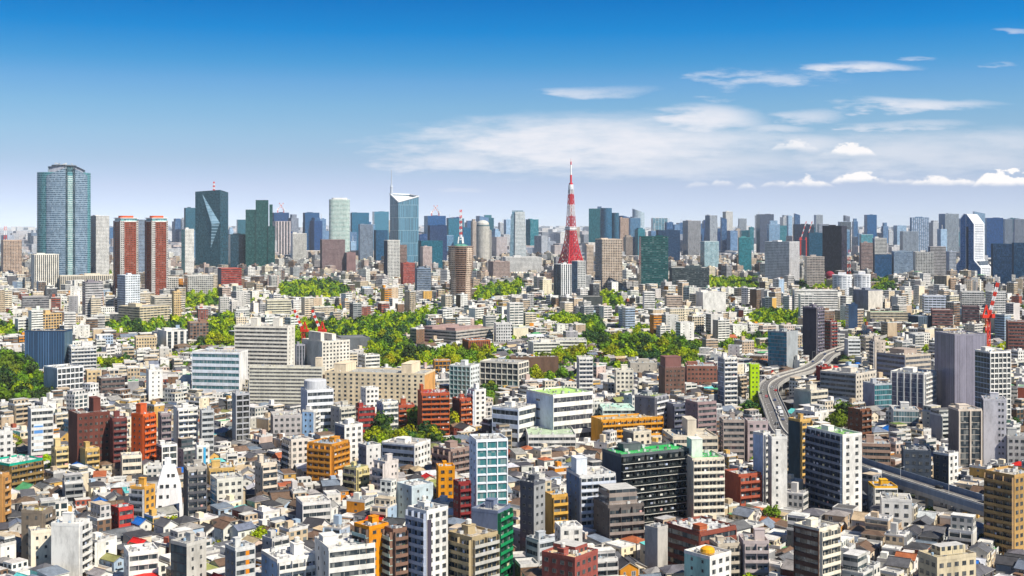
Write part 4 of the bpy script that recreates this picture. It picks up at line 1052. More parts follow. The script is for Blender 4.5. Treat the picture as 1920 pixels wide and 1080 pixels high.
def strip(mb, pts, z0, zt, col, pat, gls, mat=FAC):
    """open curved wall along pts; zt gives the top at each point"""
    u = 0
    for k in range(len(pts) - 1):
        a, b = pts[k], pts[k + 1]; ln = hypot(b[0] - a[0], b[1] - a[1])
        mb.face([(a[0], a[1], z0), (b[0], b[1], z0), (b[0], b[1], zt[k + 1]), (a[0], a[1], zt[k])], col, mat, pat, gls,
                [(u, z0), (u + ln, z0), (u + ln, zt[k + 1]), (u, zt[k])])
        u += ln


# rounded glass tower, far left
Y = 2700.0; s = Y / F
r = place('high_rise', 120, Y, 'huge rounded blue glass tower with curved shield panels and a helipad crown', 'high rise')
rx, ry = 47.5 * s, 36 * s; zt = zat(324, Y)
m = MB(); m.prism(arc_pts(rx, ry, 0, 2 * pi, 48)[:-1], 0, zt, (.22, .40, .44), FAC, (1.9, .90, 4.1, .76), (.03, .15, .18), top=(.3, .32, .34)); m.build('wall', r)
def shield(xa, xb, grow, ya, yb, col, gls, pat, name):
    a0, a1 = -math.acos(xa), -math.acos(xb)
    n = 14; pts = arc_pts(rx * grow, ry * grow, a0, a1, n)
    z = [zat(ya + (yb - ya) * k / n, Y) for k in range(n + 1)]
    inn = arc_pts(rx * 0.985, ry * 0.985, a0, a1, n)
    m = MB(); strip(m, pts, 8, z, col, pat, gls)
    for k in range(n):
        m.face([(pts[k][0], pts[k][1], z[k]), (pts[k + 1][0], pts[k + 1][1], z[k + 1]), (inn[k + 1][0], inn[k + 1][1], z[k + 1]), (inn[k][0], inn[k][1], z[k])], (.4, .42, .46), PLN)
    for q in (0, n):
        m.face([(inn[q][0], inn[q][1], 8), (pts[q][0], pts[q][1], 8), (pts[q][0], pts[q][1], z[q]), (inn[q][0], inn[q][1], z[q])], (.2, .26, .32), PLN)
    m.build(name, r)
shield(-.62, .05, 1.035, 331, 316, (.30, .38, .47), (.045, .095, .15), (2.4, .90, 4.1, .66), 'shield_panel')
shield(.06, .13, 1.02, 318, 318, (.03, .06, .08), (.015, .04, .06), (1.9, .92, 4.1, .66), 'dark_slot')
shield(.32, .39, 1.02, 318, 318, (.03, .06, .08), (.015, .04, .06), (1.9, .92, 4.1, .66), 'dark_slot')
shield(.135, .315, 1.015, 330, 330, (.56, .62, .60), (.10, .24, .26), (1.9, .92, 4.1, .66), 'centre_strip')
shield(.40, .84, 1.035, 318, 330, (.30, .38, .47), (.045, .095, .15), (2.4, .90, 4.1, .66), 'shield_panel')
shield(-.60, .03, .90, 314, 310, (.36, .38, .44), (.2, .22, .28), (6, .5, 9, .2), 'crown_screen')
shield(.10, .36, .93, 313, 313, (.10, .16, .19), (.03, .1, .12), (3, .8, 6, .7), 'crown_screen')
shield(.42, .80, .90, 312, 320, (.36, .38, .44), (.2, .22, .28), (6, .5, 9, .2), 'crown_screen')
m = MB(); m.lathe([(20 * s, zt), (20 * s, zat(312, Y)), (22 * s, zat(311, Y)), (22 * s, zat(309.5, Y)), (0, zat(309.4, Y))], (.22, .25, .28), PLN, 24); m.build('helipad', r)
m = MB()
for k in range(9): m.bar((rng.uniform(-18, 18) * s, -rng.uniform(2, 16) * s, zat(312, Y)), (rng.uniform(-18, 18) * s, -rng.uniform(2, 16) * s, zat(306, Y)), .8, (.5, .5, .5))
m.build('roof_crane', r)
mark(72, 168, 515, Y, r, 'rounded blue glass tower')

# twin red towers
for (x0, xc, x1, lab, ref, yt_) in ((213, 226, 259, 'left one of two red-brown residential towers with white corners and red crown', 'left red twin tower', 405),
                                    (272, 285, 315, 'right one of two red-brown residential towers with white corners and red crown', 'right red twin tower', 405)):
    cx, cy, th, w, d, Y = site(x0, xc, x1, 558, zb=10)
    r = empty('high_rise', (cx, cy, 0), th); tag(r, lab, 'high rise', 'twin red towers')
    H = zat(416, Y); fs = faces_of(w, d); RC = (.27, .07, .042)
    m = MB(); m.box(0, w, 0, d, 0, H, RC, FAC, pat=(3.0, .66, 3.3, .56), gls=(.05, .02, .016)); m.build('wall', r)
    for (key, u0, u1) in (('R', 0, .20), ('R', .89, 1), ('L', .0, .16), ('L', .84, 1.0)):
        q = MB(); fc = faces_of(w, d)[key]; L = fc[3]
        (ox, oy), (ux, uy), (nx, ny) = fc[0], fc[1], fc[2]
        a, b = u0 * L, u1 * L
        P = lambda u, n, z: (ox + ux * u + nx * n, oy + uy * u + ny * n, z)
        q.face([P(a, .7, 0), P(b, .7, 0), P(b, .7, H + 2), P(a, .7, H + 2)], (.58, .55, .53) if key == 'R' else (.22, .065, .05), FAC, (3.2, .72, 3.3, .55), (.03, .025, .025), [(0, 0), (b - a, 0), (b - a, H), (0, H)])
        for (e, f) in ((a, a), (b, b)): q.face([P(e, 0, 0), P(e, .7, 0), P(e, .7, H + 2), P(e, 0, H + 2)], (.6, .58, .56), PLN)
        q.face([P(a, .7, H + 2), P(b, .7, H + 2), P(b, 0, H + 2), P(a, 0, H + 2)], (.7, .68, .66), PLN)
        q.build('corner_bay', r)
    q = MB(); q.box(-.4, w + .4, -.4, d + .4, H, H + 2.2, (.72, .71, .69), PLN); q.box(1.5, w - 1.5, 1.5, d - 1.5, H + 2.2, zat(409.5, Y), (.6, .66, .66), FAC, pat=(5, .9, 30, .9), gls=(.08, .28, .30)); q.box(-.2, w + .2, -.2, d + .2, zat(409.5, Y), zat(408.2, Y), (.72, .71, .69), PLN, bottom=True); q.build('top_gallery', r)
    q = MB(); q.prism([(w * .5 + w * .40 * cos(k * pi / 8), d * .5 + d * .40 * sin(k * pi / 8)) for k in range(16)], zat(408.2, Y), zat(404.5, Y), (.62, .12, .05), PLN, top=(.5, .2, .15)); q.build('crown', r)
    FOOT.append((cx, cy, th, w, d)); LM.append((x0, x1, 558, Y, ref, xc))

# facetted dark teal tower
cx, cy, th, w, d, Y = site(366, 413, 428, 496, phi=62, Y=3300)
r = empty('high_rise', (cx, cy, 0), th); tag(r, 'dark teal glass tower with a bright folded triangular facet and striped mast', 'high rise')
H = zat(357, Y)
m = MB(); m.prism([(0, 0), (w, 0), (w, d), (0, d)], 0, H, (.015, .07, .10), FAC, (1.8, .94, 4.0, .80), (.008, .045, .07), top=(.1, .12, .14), ztop=[zat(356, Y), zat(360, Y), H, zat(359, Y)]); m.build('wall', r)
q = MB(); P = lambda f, z, n: (-n, d * (1 - f), z)   # f: share across the left face from its far end
A, B_, C_, D_ = P(.28, zat(363, Y), .3), P(.985, zat(418, Y), .4), P(.62, zat(466, Y), .3), P(.70, zat(421, Y), 5.5)
uvz = lambda *pp: [(q_[1], q_[2]) for q_ in pp]
q.face([A, D_, B_], (.30, .44, .54), FAC, (30, 1.0, 4.0, .45), (.12, .24, .34), uvz(A, D_, B_))
q.face([D_, C_, B_], (.24, .36, .45), FAC, (30, 1.0, 8.0, .5), (.02, .08, .12), uvz(D_, C_, B_))
q.face([A, C_, D_], (.03, .12, .17), FAC, (1.8, .94, 4.0, .8), (.02, .085, .125), uvz(A, C_, D_))
q.build('folded_facet', r)
q = MB(); striped(q, w * .3, d * .35, H - 1, zat(340, Y), 2.0, 1.4, 5, lattice=True); q.build('striped_mast', r)
FOOT.append((cx, cy, th, w, d)); LM.append((366, 428, 496, Y, 'facetted teal tower', 410))

# stepped dark green-teal tower
Y = 3500.0; s = Y / F
r = place('high_rise', 488, Y, 'dark green glass tower of stepped blocks', 'high rise')
for (a, b, top, y0, y1) in ((461, 481, 393, 2, 22), (479.5, 503, 375, 0, 26), (502, 515, 424, -2, 20), (505, 511, 383, 20.5, 26)):
    m = MB(); m.box((a - 488) * s, (b - 488) * s, y0 * s, y1 * s, 0, zat(top, Y), (.012, .09, .085), FAC, pat=(1.8, .92, 4, .8), gls=(.006, .045, .048), top=(.1, .14, .14)); m.build('tower_block', r)
mark(461, 515, 500, Y, r, 'stepped green glass tower')

# pale banded tower with rounded ends
Y = 4000.0; s = Y / F
r = place('high_rise', 636.5, Y, 'pale tower with rounded corners and pale green window bands', 'high rise')
pts = []
for k in range(32):
    a = 2 * pi * k / 32; pts.append((19.5 * s * math.copysign(abs(cos(a)) ** .5, cos(a)), 14 * s * math.copysign(abs(sin(a)) ** .5, sin(a))))
m = MB(); m.prism(pts, 0, zat(374, Y), (.70, .72, .68), FAC, (2, .97, 4.2, .52), (.10, .26, .25), top=(.5, .5, .5)); m.build('wall', r)
m = MB(); m.prism([(p_[0] * .75, p_[1] * .75) for p_ in pts], zat(374, Y), zat(371, Y), (.7, .7, .68), PLN); m.build('roof_tower', r)
mark(617, 656, 475, Y, r, 'pale banded tower')

# glass tower with notched top and spire
cx, cy, th, w, d, Y = site(731, 747, 785, 492, phi=25, Y=3900)
r = empty('high_rise', (cx, cy, 0), th); tag(r, 'pale blue glass tower with a V-shaped notched top and a tall spire', 'high rise')
zt = [zat(376, Y), zat(365, Y), zat(361, Y), zat(360, Y)]
o4 = [(0, 0), (w, 0), (w, d), (0, d)]
m = MB(); m.prism(o4, 0, 0, (.22, .33, .40), FAC, (2.0, .8, 40, .96), (.06, .15, .22), ztop=[z - 6 for z in zt], cap=False)
m.face([(o4[0][0], o4[0][1], zt[0] - 9), (o4[1][0], o4[1][1], zt[1] - 9), (o4[2][0], o4[2][1], zt[2] - 9)], (.7, .7, .7), DCK); m.face([(0, 0, zt[0] - 9), (w, d, zt[2] - 9), (0, d, zt[3] - 9)], (.7, .7, .7), DCK); m.build('wall', r)
m = MB()
for k in range(4):
    j = (k + 1) % 4; m.bar((o4[k][0], o4[k][1], zt[k] - 4), (o4[j][0], o4[j][1], zt[j] - 4), 2.4, (.72, .74, .76), PLN)
m.build('roof_rim', r)
m = MB(); m.lathe([(5, zat(366, Y)), (4.5, zat(352, Y)), (5, zat(350, Y)), (2.4, zat(345, Y)), (1.6, zat(333, Y)), (1.0, zat(317, Y)), (0, zat(316, Y))], (.42, .46, .52), PNT, 8, 4, d - 4); m.build('spire', r)
FOOT.append((cx, cy, th, w, d)); LM.append((731, 785, 492, Y, 'spire tower', 755))

# flared round residential tower
Y = 2050.0; s = Y / F
r = place('high_rise', 864, Y, 'round brown and beige residential tower that flares out towards its green roof', 'high rise', rot=0.2)
prof = [(20.2, 572), (20.2, 520), (21, 514), (22.5, 506), (23.6, 497), (24.2, 486), (24.2, 462)]
zs = [(a * s, zat(b, Y)) for a, b in prof]; zs[0] = (zs[0][0], 0)
def rad_at(z):
    for k in range(len(zs) - 1):
        if zs[k][1] <= z <= zs[k + 1][1]: return zs[k][0] + (zs[k + 1][0] - zs[k][0]) * (z - zs[k][1]) / (zs[k + 1][1] - zs[k][1])
    return zs[-1][0]
m = MB(); nseg = 20; fl = 3.35; nf = int(zs[-1][1] / fl); fl = zs[-1][1] / nf
bm = MB()
for i in range(nf):
    z0, z1 = i * fl, (i + 1) * fl; ra, rb = rad_at(z0 + .01), rad_at(z1 - .01)
    for k in range(nseg):
        a0, a1 = 2 * pi * k / nseg, 2 * pi * (k + 1) / nseg
        beige = k % 5 in (1, 2)
        g_ = 1.0 if beige else .955
        P = lambda rr, a, z: (rr * g_ * cos(a), rr * g_ * sin(a), z)
        ln = ra * (a1 - a0)
        m.face([P(ra, a0, z0), P(ra, a1, z0), P(rb, a1, z1), P(rb, a0, z1)], (.62, .49, .39) if beige else (.10, .06, .045), FAC, (ln / 2, .58, fl, .58), (.02, .015, .015), [(0, z0), (ln, z0), (ln, z1), (0, z1)])
        if not beige:
            Q = lambda g, a, z: (ra * g * cos(a), ra * g * sin(a), z)
            for (za, zb_) in ((z0 - .1, z0 + 1.1),):
                bm.face([Q(1.01, a0, za), Q(1.01, a1, za), Q(1.01, a1, zb_), Q(1.01, a0, zb_)], (.27, .18, .14), PLN)
                bm.face([Q(1.01, a0, zb_), Q(1.01, a1, zb_), Q(.955, a1, zb_), Q(.955, a0, zb_)], (.32, .22, .17), PLN)
                bm.face([Q(.955, a0, za), Q(.955, a1, za), Q(1.01, a1, za), Q(1.01, a0, za)], (.27, .18, .14), PLN)
        elif k % 5 == 1 or k % 5 == 2:
            for aa in (a0, a1):
                m.face([P(ra, aa, z0), (ra * .95 * cos(aa), ra * .95 * sin(aa), z0), (rb * .95 * cos(aa), rb * .95 * sin(aa), z1), P(rb, aa, z1)], (.5, .38, .31), PLN)
m.build('wall', r)
tag(bm.build('balconies', r), kind='stuff')
zt_ = zs[-1][1]; R0 = zs[-1][0]
m = MB(); m.lathe([(R0 * 1.03, zt_ - 1), (R0 * 1.05, zt_ + .6), (R0 * .9, zt_ + .7), (0, zt_ + .75)], (.34, .26, .22), PLN, 20); m.build('cornice', r)
m = MB(); m.lathe([(13 * s, zt_ + .7), (12 * s, zt_ + 2.6), (7 * s, zt_ + 3.6), (0, zt_ + 3.7)], (.14, .34, .27), DCK, 16); m.build('roof', r)
m = MB()
for a in range(4):
    m.bar((6 * s * cos(a * pi / 2 + .4), 6 * s * sin(a * pi / 2 + .4), zt_ + 5), (4.5 * s * cos(a * pi / 2 + .4), 4.5 * s * sin(a * pi / 2 + .4), zat(444, Y)), 1.1, WHT)
m.lathe([(5.2 * s, zat(450, Y)), (5.2 * s, zat(448.6, Y)), (0, zat(448.5, Y))], WHT, PNT, 10); m.lathe([(3.0 * s, zat(446, Y)), (3.0 * s, zat(440, Y)), (0, zat(439.8, Y))], (.6, .62, .66), PNT, 10); m.build('mast_base', r)
m = MB(); striped(m, 0, 0, zat(440, Y), zat(393, Y), 1.7, 1.3, 9, lattice=True); m.build('striped_mast', r)
mark(840, 888, 570, Y, r, 'flared round tower')

# round domed tower
Y = 3900.0; s = Y / F
r = place('high_rise', 905.5, Y, 'round beige tower with a small dome', 'high rise')
m = MB(); m.lathe([(12.6 * s, 0), (12.6 * s, zat(424, Y))], (.58, .55, .49), FAC, 24, pat=(2.4, .7, 3.8, .5), gls=(.14, .15, .16)); m.build('wall', r)
m = MB(); m.lathe([(11.5 * s, zat(424, Y)), (11.5 * s, zat(421.5, Y)), (11 * s, zat(418, Y)), (8.5 * s, zat(415, Y)), (4 * s, zat(413, Y)), (0, zat(412.4, Y))], (.5, .5, .48), PLN, 24, cols=[(.10, .16, .18), (.55, .54, .5), (.55, .54, .5), (.5, .5, .48), (.5, .5, .48)]); m.build('dome', r)
mark(892, 919, 487, Y, r, 'round domed tower')

# tapered white-banded tower
Y = 3900.0; s = Y / F
r = place('high_rise', 971, Y, 'slightly tapered pale tower with glass left edge and white bands', 'high rise')
def frustum(m, xb0, xb1, xt0, xt1, yb_, yt0, z0, z1, cols, pats, glss):
    bt = [(xb0, yb_[0]), (xb1, yb_[0]), (xb1, yb_[1]), (xb0, yb_[1])]; tp = [(xt0, yt0[0]), (xt1, yt0[0]), (xt1, yt0[1]), (xt0, yt0[1])]
    for k in range(4):
        j = (k + 1) % 4; ln = hypot(bt[j][0] - bt[k][0], bt[j][1] - bt[k][1])
        m.face([(*bt[k], z0), (*bt[j], z0), (*tp[j], z1), (*tp[k], z1)], cols[k % len(cols)], FAC, pats[k % len(pats)], glss[k % len(glss)], [(0, z0), (ln, z0), (ln, z1), (0, z1)])
    m.face([(*q_, z1) for q_ in tp], (.5, .5, .5), DCK)
m = MB(); frustum(m, -16.5 * s, -5 * s, -12.5 * s, -4 * s, (2, 30 * s), (4, 26 * s), 0, zat(402, Y), [(.26, .34, .40)], [(1.8, .9, 4, .7)], [(.08, .18, .25)]); m.build('glass_wing', r)
m = MB(); frustum(m, -6 * s, 17 * s, -5 * s, 13 * s, (-2, 32 * s), (1, 27 * s), 0, zat(397, Y), [(.70, .71, .70)], [(2.4, .95, 4.2, .42)], [(.16, .24, .28)]); m.build('wall', r)
m = MB(); m.box(-11 * s, 10 * s, 6 * s, 22 * s, zat(402, Y), zat(394.5, Y), (.3, .38, .44), FAC, pat=(2, .9, 30, .9), gls=(.08, .18, .26)); m.build('roof_tower', r)
mark(954, 988, 484, Y, r, 'tapered pale tower')

# big teal tower with curved bays, and a pale rounded tower
Y = 4700.0; s = Y / F
r = place('high_rise', 1132, Y, 'broad dark teal glass tower with curved blue bays right of the lattice tower', 'high rise')
m = MB(); m.box(-28 * s, -6 * s, 0, 40 * s, 0, zat(391, Y), (.02, .13, .16), FAC, pat=(1.8, .94, 4, .85), gls=(.012, .085, .11), top=(.2, .22, .24)); m.build('tower_block', r)
m = MB(); m.prism([(-5.8 * s, 38 * s), (-5.8 * s, 0)] + [(-5.8 * s + 21 * s * k / 8, -7 * s * sin(pi * k / 8)) for k in range(1, 8)] + [(15.2 * s, 0), (15.2 * s, 38 * s)], 0, zat(390, Y), (.03, .11, .19), FAC, (1.8, .94, 4, .85), (.018, .08, .15), top=(.2, .2, .2)); m.build('curved_bay', r)
m = MB(); m.prism([(15.4 * s, 30 * s), (15.4 * s, 3 * s)] + [(15.4 * s + 13 * s * k / 6, 3 * s - 4 * s * sin(pi * k / 6)) for k in range(1, 6)] + [(28.4 * s, 3 * s), (28.4 * s, 30 * s)], 0, zat(399, Y), (.03, .10, .16), FAC, (3, .8, 4, .85), (.018, .07, .12), top=(.2, .2, .2)); m.build('curved_bay', r)
m = MB(); m.box(-12 * s, -4 * s, 8 * s, 18 * s, zat(391, Y), zat(387, Y), (.10, .16, .26), PLN); m.build('roof_tower', r)
mark(1104, 1160, 455, Y, r, 'broad teal tower')
Y = 6400.0; s = Y / F
r = place('high_rise', 1197, Y, 'pale distant tower with rounded sloping top', 'high rise')
m = MB(); m.prism(arc_pts(11.5 * s, 9 * s, 0, 2 * pi, 20)[:-1], 0, zat(396, Y), (.55, .60, .64), FAC, (2.2, .8, 4, .7), (.20, .30, .38), top=(.6, .6, .6), ztop=[zat(395 - 4 * cos(2 * pi * k / 20 + pi), Y) for k in range(20)]); m.build('wall', r)
mark(1186, 1209, 455, Y, r)

# stepped white and blue tower, far right
cx, cy, th, w, d, Y = site(1787, 1839, 1859, 520, phi=66, Y=2950)
r = empty('high_rise', (cx, cy, 0), th); tag(r, 'stepped tower with blue face, white banded narrow side and sloping shoulders', 'high rise')
Z = lambda py: zat(py, Y)
prof = [(0, 0), (0, Z(503)), (.25, Z(488)), (.25, Z(420)), (.50, Z(402)), (.60, Z(401)), (.74, Z(411)), (.74, Z(488)), (1, Z(505)), (1, 0)]
m = MB()
for x_ in (0, w):
    m.face([(x_, q_[0] * d, q_[1]) for q_ in prof], (.10, .22, .44), FAC, (2.6, .8, 4.0, .62), (.04, .13, .30), [(q_[0] * d, q_[1]) for q_ in prof])
for k in range(len(prof) - 1):
    a, b = prof[k], prof[k + 1]
    band = abs(a[0] - b[0]) < 1e-6
    m.face([(0, a[0] * d, a[1]), (w, a[0] * d, a[1]), (w, b[0] * d, b[1]), (0, b[0] * d, b[1])], (.74, .75, .77), FAC, (w, .80, 4.0, .42) if band else (w, .62, 400, .0), (.20, .23, .30), [(0, a[1]), (w, a[1]), (w, b[1] if band else a[1] + 10), (0, b[1] if band else a[1] + 10)])
m.build('wall', r)
q = MB(); q.box(-.5, .2, d * .44, d * .52, 0, Z(425), (.02, .03, .06), PLN); q.build('dark_slot', r)
q = MB()
for k in range(1, 8): q.bar((-.2, prof[k][0] * d, prof[k][1]), (-.2, prof[k + 1][0] * d, prof[k + 1][1]), .9, (.66, .70, .76), PLN)
q.bar((-.2, d * .53, Z(512)), (-.2, d * .53, Z(403)), .7, (.66, .70, .76), PLN)
q.build('edge_trim', r)
q = MB(); q.box(w * .1, w * .9, .08 * d, .20 * d, Z(500.5), Z(490), (.06, .09, .14), GLS); q.build('skylight', r)
FOOT.append((cx, cy, th, w, d)); LM.append((1787, 1859, 520, Y, 'stepped white and blue tower', 1815))

# two round white towers
for (x0, x1, lab) in ((1561, 1597, 'left one of two round white towers with horizontal bands'), (1600, 1632, 'right one of two round white towers with horizontal bands')):
    Y = 2230.0; s = Y / F
    r = place('high_rise', (x0 + x1) / 2, Y, lab, 'high rise'); r['group'] = 'round white towers'
    h = zat(516 if x0 < 1590 else 515, Y); rr = (x1 - x0) / 2 * s
    m = MB(); m.lathe([(rr, 0), (rr, h)], (.74, .75, .77), FAC, 24, pat=(rr * 2 * pi / 12, .72, 3.1, .46), gls=(.12, .15, .20)); m.build('wall', r)
    m = MB()
    m.lathe([(rr * 1.02, h - 1.2), (rr * 1.02, h + 1), (rr * .8, h + 1), (0, h + 1.05)], (.7, .7, .7), PLN, 24); m.build('roof', r)
    m = MB(); m.box(-rr * .4, rr * .4, -rr * .3, rr * .4, h + 1, h + 5, (.7, .7, .72), PLN); m.build('roof_tower', r)
    mark(x0, x1, 555, Y, r, 'round white towers' if x0 < 1590 else None)

# striped masts on their own
for (px, y0, y1, Y, lab) in ((10, 424, 465, 4200.0, 'red and white striped mast at the left of the skyline'), (1592, 468, 522, 3000.0, 'red and white striped lattice mast beside the dark monolith tower')):
    r = place('striped_mast', px, Y, lab, 'mast')
    m = MB(); striped(m, 0, 0, 0, zat(y0, Y), 5 * Y / 4000, 2.6 * Y / 4000, 9, lattice=True); m.build('lattice', r)
    m = MB(); m.lathe([(4, zat(y0, Y) - 10), (4.5, zat(y0, Y) - 8), (4.5, zat(y0, Y) - 7), (0, zat(y0, Y) - 6.9)], WHT, PNT, 10); m.build('platform', r)
    LM.append((px - 4, px + 4, y1, Y, None, px))
r = place('hall', 1556, 2700.0, 'crimson domed hall below the dark monolith tower', 'hall')
m = MB(); m.lathe([(8, 0), (8, 24), (10, 28), (9, 33), (5, 37), (0, 38)], (.24, .025, .045), PLN, 16); m.build('dome', r)
LM.append((1545, 1568, 530, 2700.0, None, 1556))

# red and white lattice tower
Y = 3430.0; s = Y / F
r = place('lattice_tower', 1070.5, Y, 'tall red and white lattice tower with a white observation deck', 'lattice tower', rot=0.55)
K = 0.80   # corner half-diagonal to half-width in this turn
prof = [(520, 33), (506, 26.5), (493, 21.0), (480, 17.2), (470, 14.6), (460, 12.4), (450, 10.8), (441, 9.6), (433, 8.8), (425, 8.2), (416, 7.4), (405, 6.8), (394, 6.2), (384, 5.6), (374, 5.1), (364, 4.6), (356, 4.2)]
pr = [(zat(a, Y), b * s * K) for a, b in prof]
pr[0] = (0.0, 40 * s * K)
def seg_colour(py):
    if py >= 424: return RED
    if py >= 408: return (.40, .03, .04)
    if py >= 388: return (.60, .56, .57)
    if py >= 368: return RED
    return (.60, .59, .61)
groups = {'lower_frame': MB(), 'upper_frame': MB()}
for k in range(len(pr) - 1):
    (za, ra), (zb_, rb) = pr[k], pr[k + 1]
    py = (prof[k][0] + prof[k + 1][0]) / 2; c = seg_colour(py)
    mb = groups['lower_frame' if py > 429 else 'upper_frame']
    leg = max(.9, ra * .078); br = max(.5, ra * .040)
    cs = [(-1, -1), (1, -1), (1, 1), (-1, 1)]
    for i in range(4):
        (ax, ay), (bx, by) = cs[i], cs[(i + 1) % 4]
        mb.bar((ax * ra, ay * ra, za), (ax * rb, ay * rb, zb_), leg, c)
        nn = 4 if py > 476 else (3 if py > 440 else 2)
        for j in range(nn):
            f0, f1 = j / nn, (j + 1) / nn
            L0 = lambda f, q: (q * (ax + (bx - ax) * f), q * (ay + (by - ay) * f))
            p0, p1 = L0(f0, ra), L0(f1, ra); q0, q1 = L0(f0, rb), L0(f1, rb)
            mb.bar((*p0, za), (*q1, zb_), br, c); mb.bar((*p1, za), (*q0, zb_), br, c)
            if 0 < j: mb.bar((*p0, za), (*q0, zb_), br * 1.1, c)
        mb.bar((ax * rb, ay * rb, zb_), (bx * rb, by * rb, zb_), br * 1.2, c)
for nm, mb in groups.items(): mb.build(nm, r)
m = MB()
for k in range(len(pr) - 1):
    py = (prof[k][0] + prof[k + 1][0]) / 2
    hw = 2.4 if py > 428 else 1.3
    m.box(-hw, hw, -hw, hw, max(pr[k][0], 6), pr[k + 1][0] - .01, (.30, .06, .07) if py < 428 else (.34, .02, .03), PNT)
m.build('lift_shaft', r)
m = MB(); hd = 9.2 * s * K
m.box(-hd, hd, -hd, hd, zat(434, Y), zat(431.6, Y), (.36, .03, .04), PLN, bottom=True)
m.box(-hd * 1.08, hd * 1.08, -hd * 1.08, hd * 1.08, zat(431.6, Y), zat(425, Y), WHT, FAC, pat=(4, .9, 4.9, .35), gls=(.12, .14, .18), bottom=True); m.build('main_deck', r)
m = MB(); h5 = 5.6 * s * .9
m.lathe([(3.0 * s, zat(357, Y)), (h5, zat(355.5, Y)), (h5, zat(350, Y)), (h5 * .92, zat(349.8, Y)), (h5 * .92, zat(346, Y)), (0, zat(345.8, Y))], WHT, PNT, 12, cols=[(.5, .5, .52), (.62, .64, .68), (.5, .5, .5), (.76, .76, .76), (.6, .6, .6)]); m.build('top_deck', r)
m = MB()
for (a, b, hw, c) in ((346, 343, 3.6, RED), (343, 328, 1.9, RED), (328, 309, 1.35, WHT), (309, 303, 1.2, RED), (303, 297.5, .55, (.7, .5, .5))):
    za, zb_ = zat(a, Y), zat(b, Y); hh = hw * s * .72
    m.box(-hh, hh, -hh, hh, za, zb_ - .01, c, PNT)
m.build('antenna', r)
mark(1040, 1101, 497, Y, r, 'red lattice tower', half=36)

# white tapering house with scattered windows, bottom left
Y = (CZ - 8) * F / (946 - HZ); s = Y / F
r = place('house', 317, Y, 'white tapering cone-like apartment house with scattered dark windows', 'house')
H = zat(874, Y)
m = MB(); zz = [0, H * .62, H]; hw = [26 * s, 22 * s, 11 * s]; hy = [15 * s, 13 * s, 8 * s]
for k in range(2):
    for i, ((ax, ay), (bx, by)) in enumerate((((-1, -1), (1, -1)), ((1, -1), (1, 1)), ((1, 1), (-1, 1)), ((-1, 1), (-1, -1)))):
        m.face([(ax * hw[k], ay * hy[k] + hy[0], zz[k]), (bx * hw[k], by * hy[k] + hy[0], zz[k]), (bx * hw[k + 1], by * hy[k + 1] + hy[0], zz[k + 1]), (ax * hw[k + 1], ay * hy[k + 1] + hy[0], zz[k + 1])], (.80, .79, .80), PLN)
m.face([(-hw[2], hy[0] - hy[2], H), (hw[2], hy[0] - hy[2], H), (hw[2], hy[0] + hy[2], H), (-hw[2], hy[0] + hy[2], H)], (.7, .7, .7), DCK)
m.build('wall', r)
for i in range(5):
    f = (i + .3) / 5.4; z = f * H
    k = 0 if z < zz[1] else 1
    g = (z + .7 - zz[k]) / (zz[k + 1] - zz[k])
    wx = hw[k] + (hw[k + 1] - hw[k]) * g; yy = hy[0] - (hy[k] + (hy[k + 1] - hy[k]) * g)
    for q in (-.62, -.1, .5):
        if rng.random() < .85: add_window(r, wx * (q + rng.uniform(-.1, .1)), yy - .12, z, 0, rng.choice((1.0, 1.5)), 1.4)
m = MB(); m.box(-8 * s, 4 * s, hy[0] - 4 * s, hy[0] + 4 * s, H, H + 3.4, (.78, .78, .79), PLN); m.build('roof_tower', r)
mark(291, 343, 946, Y, r, 'white tapering house', half=13)


# ------------------------------------------------------------------ tower cranes
def crane(x, y, z0, hmast, jib, el, azi, label, scale=1.0, cab=CRANE_RED):
    r = empty('tower_crane', (x, y, z0), azi); tag(r, label, 'tower crane', 'tower cranes')
    m = MB(); striped(m, 0, 0, 0, hmast, 1.0 * scale, 1.0 * scale, 6, CRANE_RED, CRANE_RED, lattice=True); m.build('mast', r)
    m = MB(); m.box(-4.2 * scale, 2.2 * scale, -1.6 * scale, 1.6 * scale, hmast, hmast + 2.0 * scale, cab, PNT, bottom=True); m.box(1.2 * scale, 3.2 * scale, -3.0 * scale, -1.5 * scale, hmast + .2, hmast + 2.6 * scale, cab, PNT, bottom=True)
    m.bar((-3 * scale, 0, hmast + 2 * scale), (-1 * scale, 0, hmast + 8 * scale), .6 * scale, cab); m.bar((0.5 * scale, 0, hmast + 2 * scale), (-1 * scale, 0, hmast + 8 * scale), .6 * scale, cab); m.build('slewing_deck', r)
    m = MB(); n = 7
    for k in range(n):
        a, b = jib * k / n, jib * (k + 1) / n
        P = lambda t_, dy, dz: (1.5 * scale + t_ * cos(el) - dz * sin(el), dy * scale, hmast + 2 * scale + t_ * sin(el) + dz * cos(el))
        c = CRANE_RED if k % 2 == 0 else WHT
        th_ = .95 * scale
        for (dy, dz) in ((-.75, 0), (.75, 0), (0, 1.3 * scale)):
            m.bar(P(a, dy, dz), P(b, dy, dz), .3 * scale, c)
        for dy in (-.75, .75):
            m.bar(P(a, dy, 0), P(b, 0, 1.3 * scale), .2 * scale, c); m.bar(P(a, 0, 1.3 * scale), P(b, dy, 0), .2 * scale, c)
        m.bar(P(a, -.75, 0), P(b, .75, 0), .2 * scale, c)
    m.build('jib', r)
    m = MB(); tip = (1.5 * scale + jib * cos(el), 0, hmast + 2 * scale + jib * sin(el))
    m.bar((-1 * scale, 0, hmast + 8 * scale), tip, .10 * scale, (.2, .2, .2)); m.bar(tip, (tip[0], 0, tip[2] - jib * .35), .09 * scale, (.2, .2, .2)); m.build('cable', r)
    return r
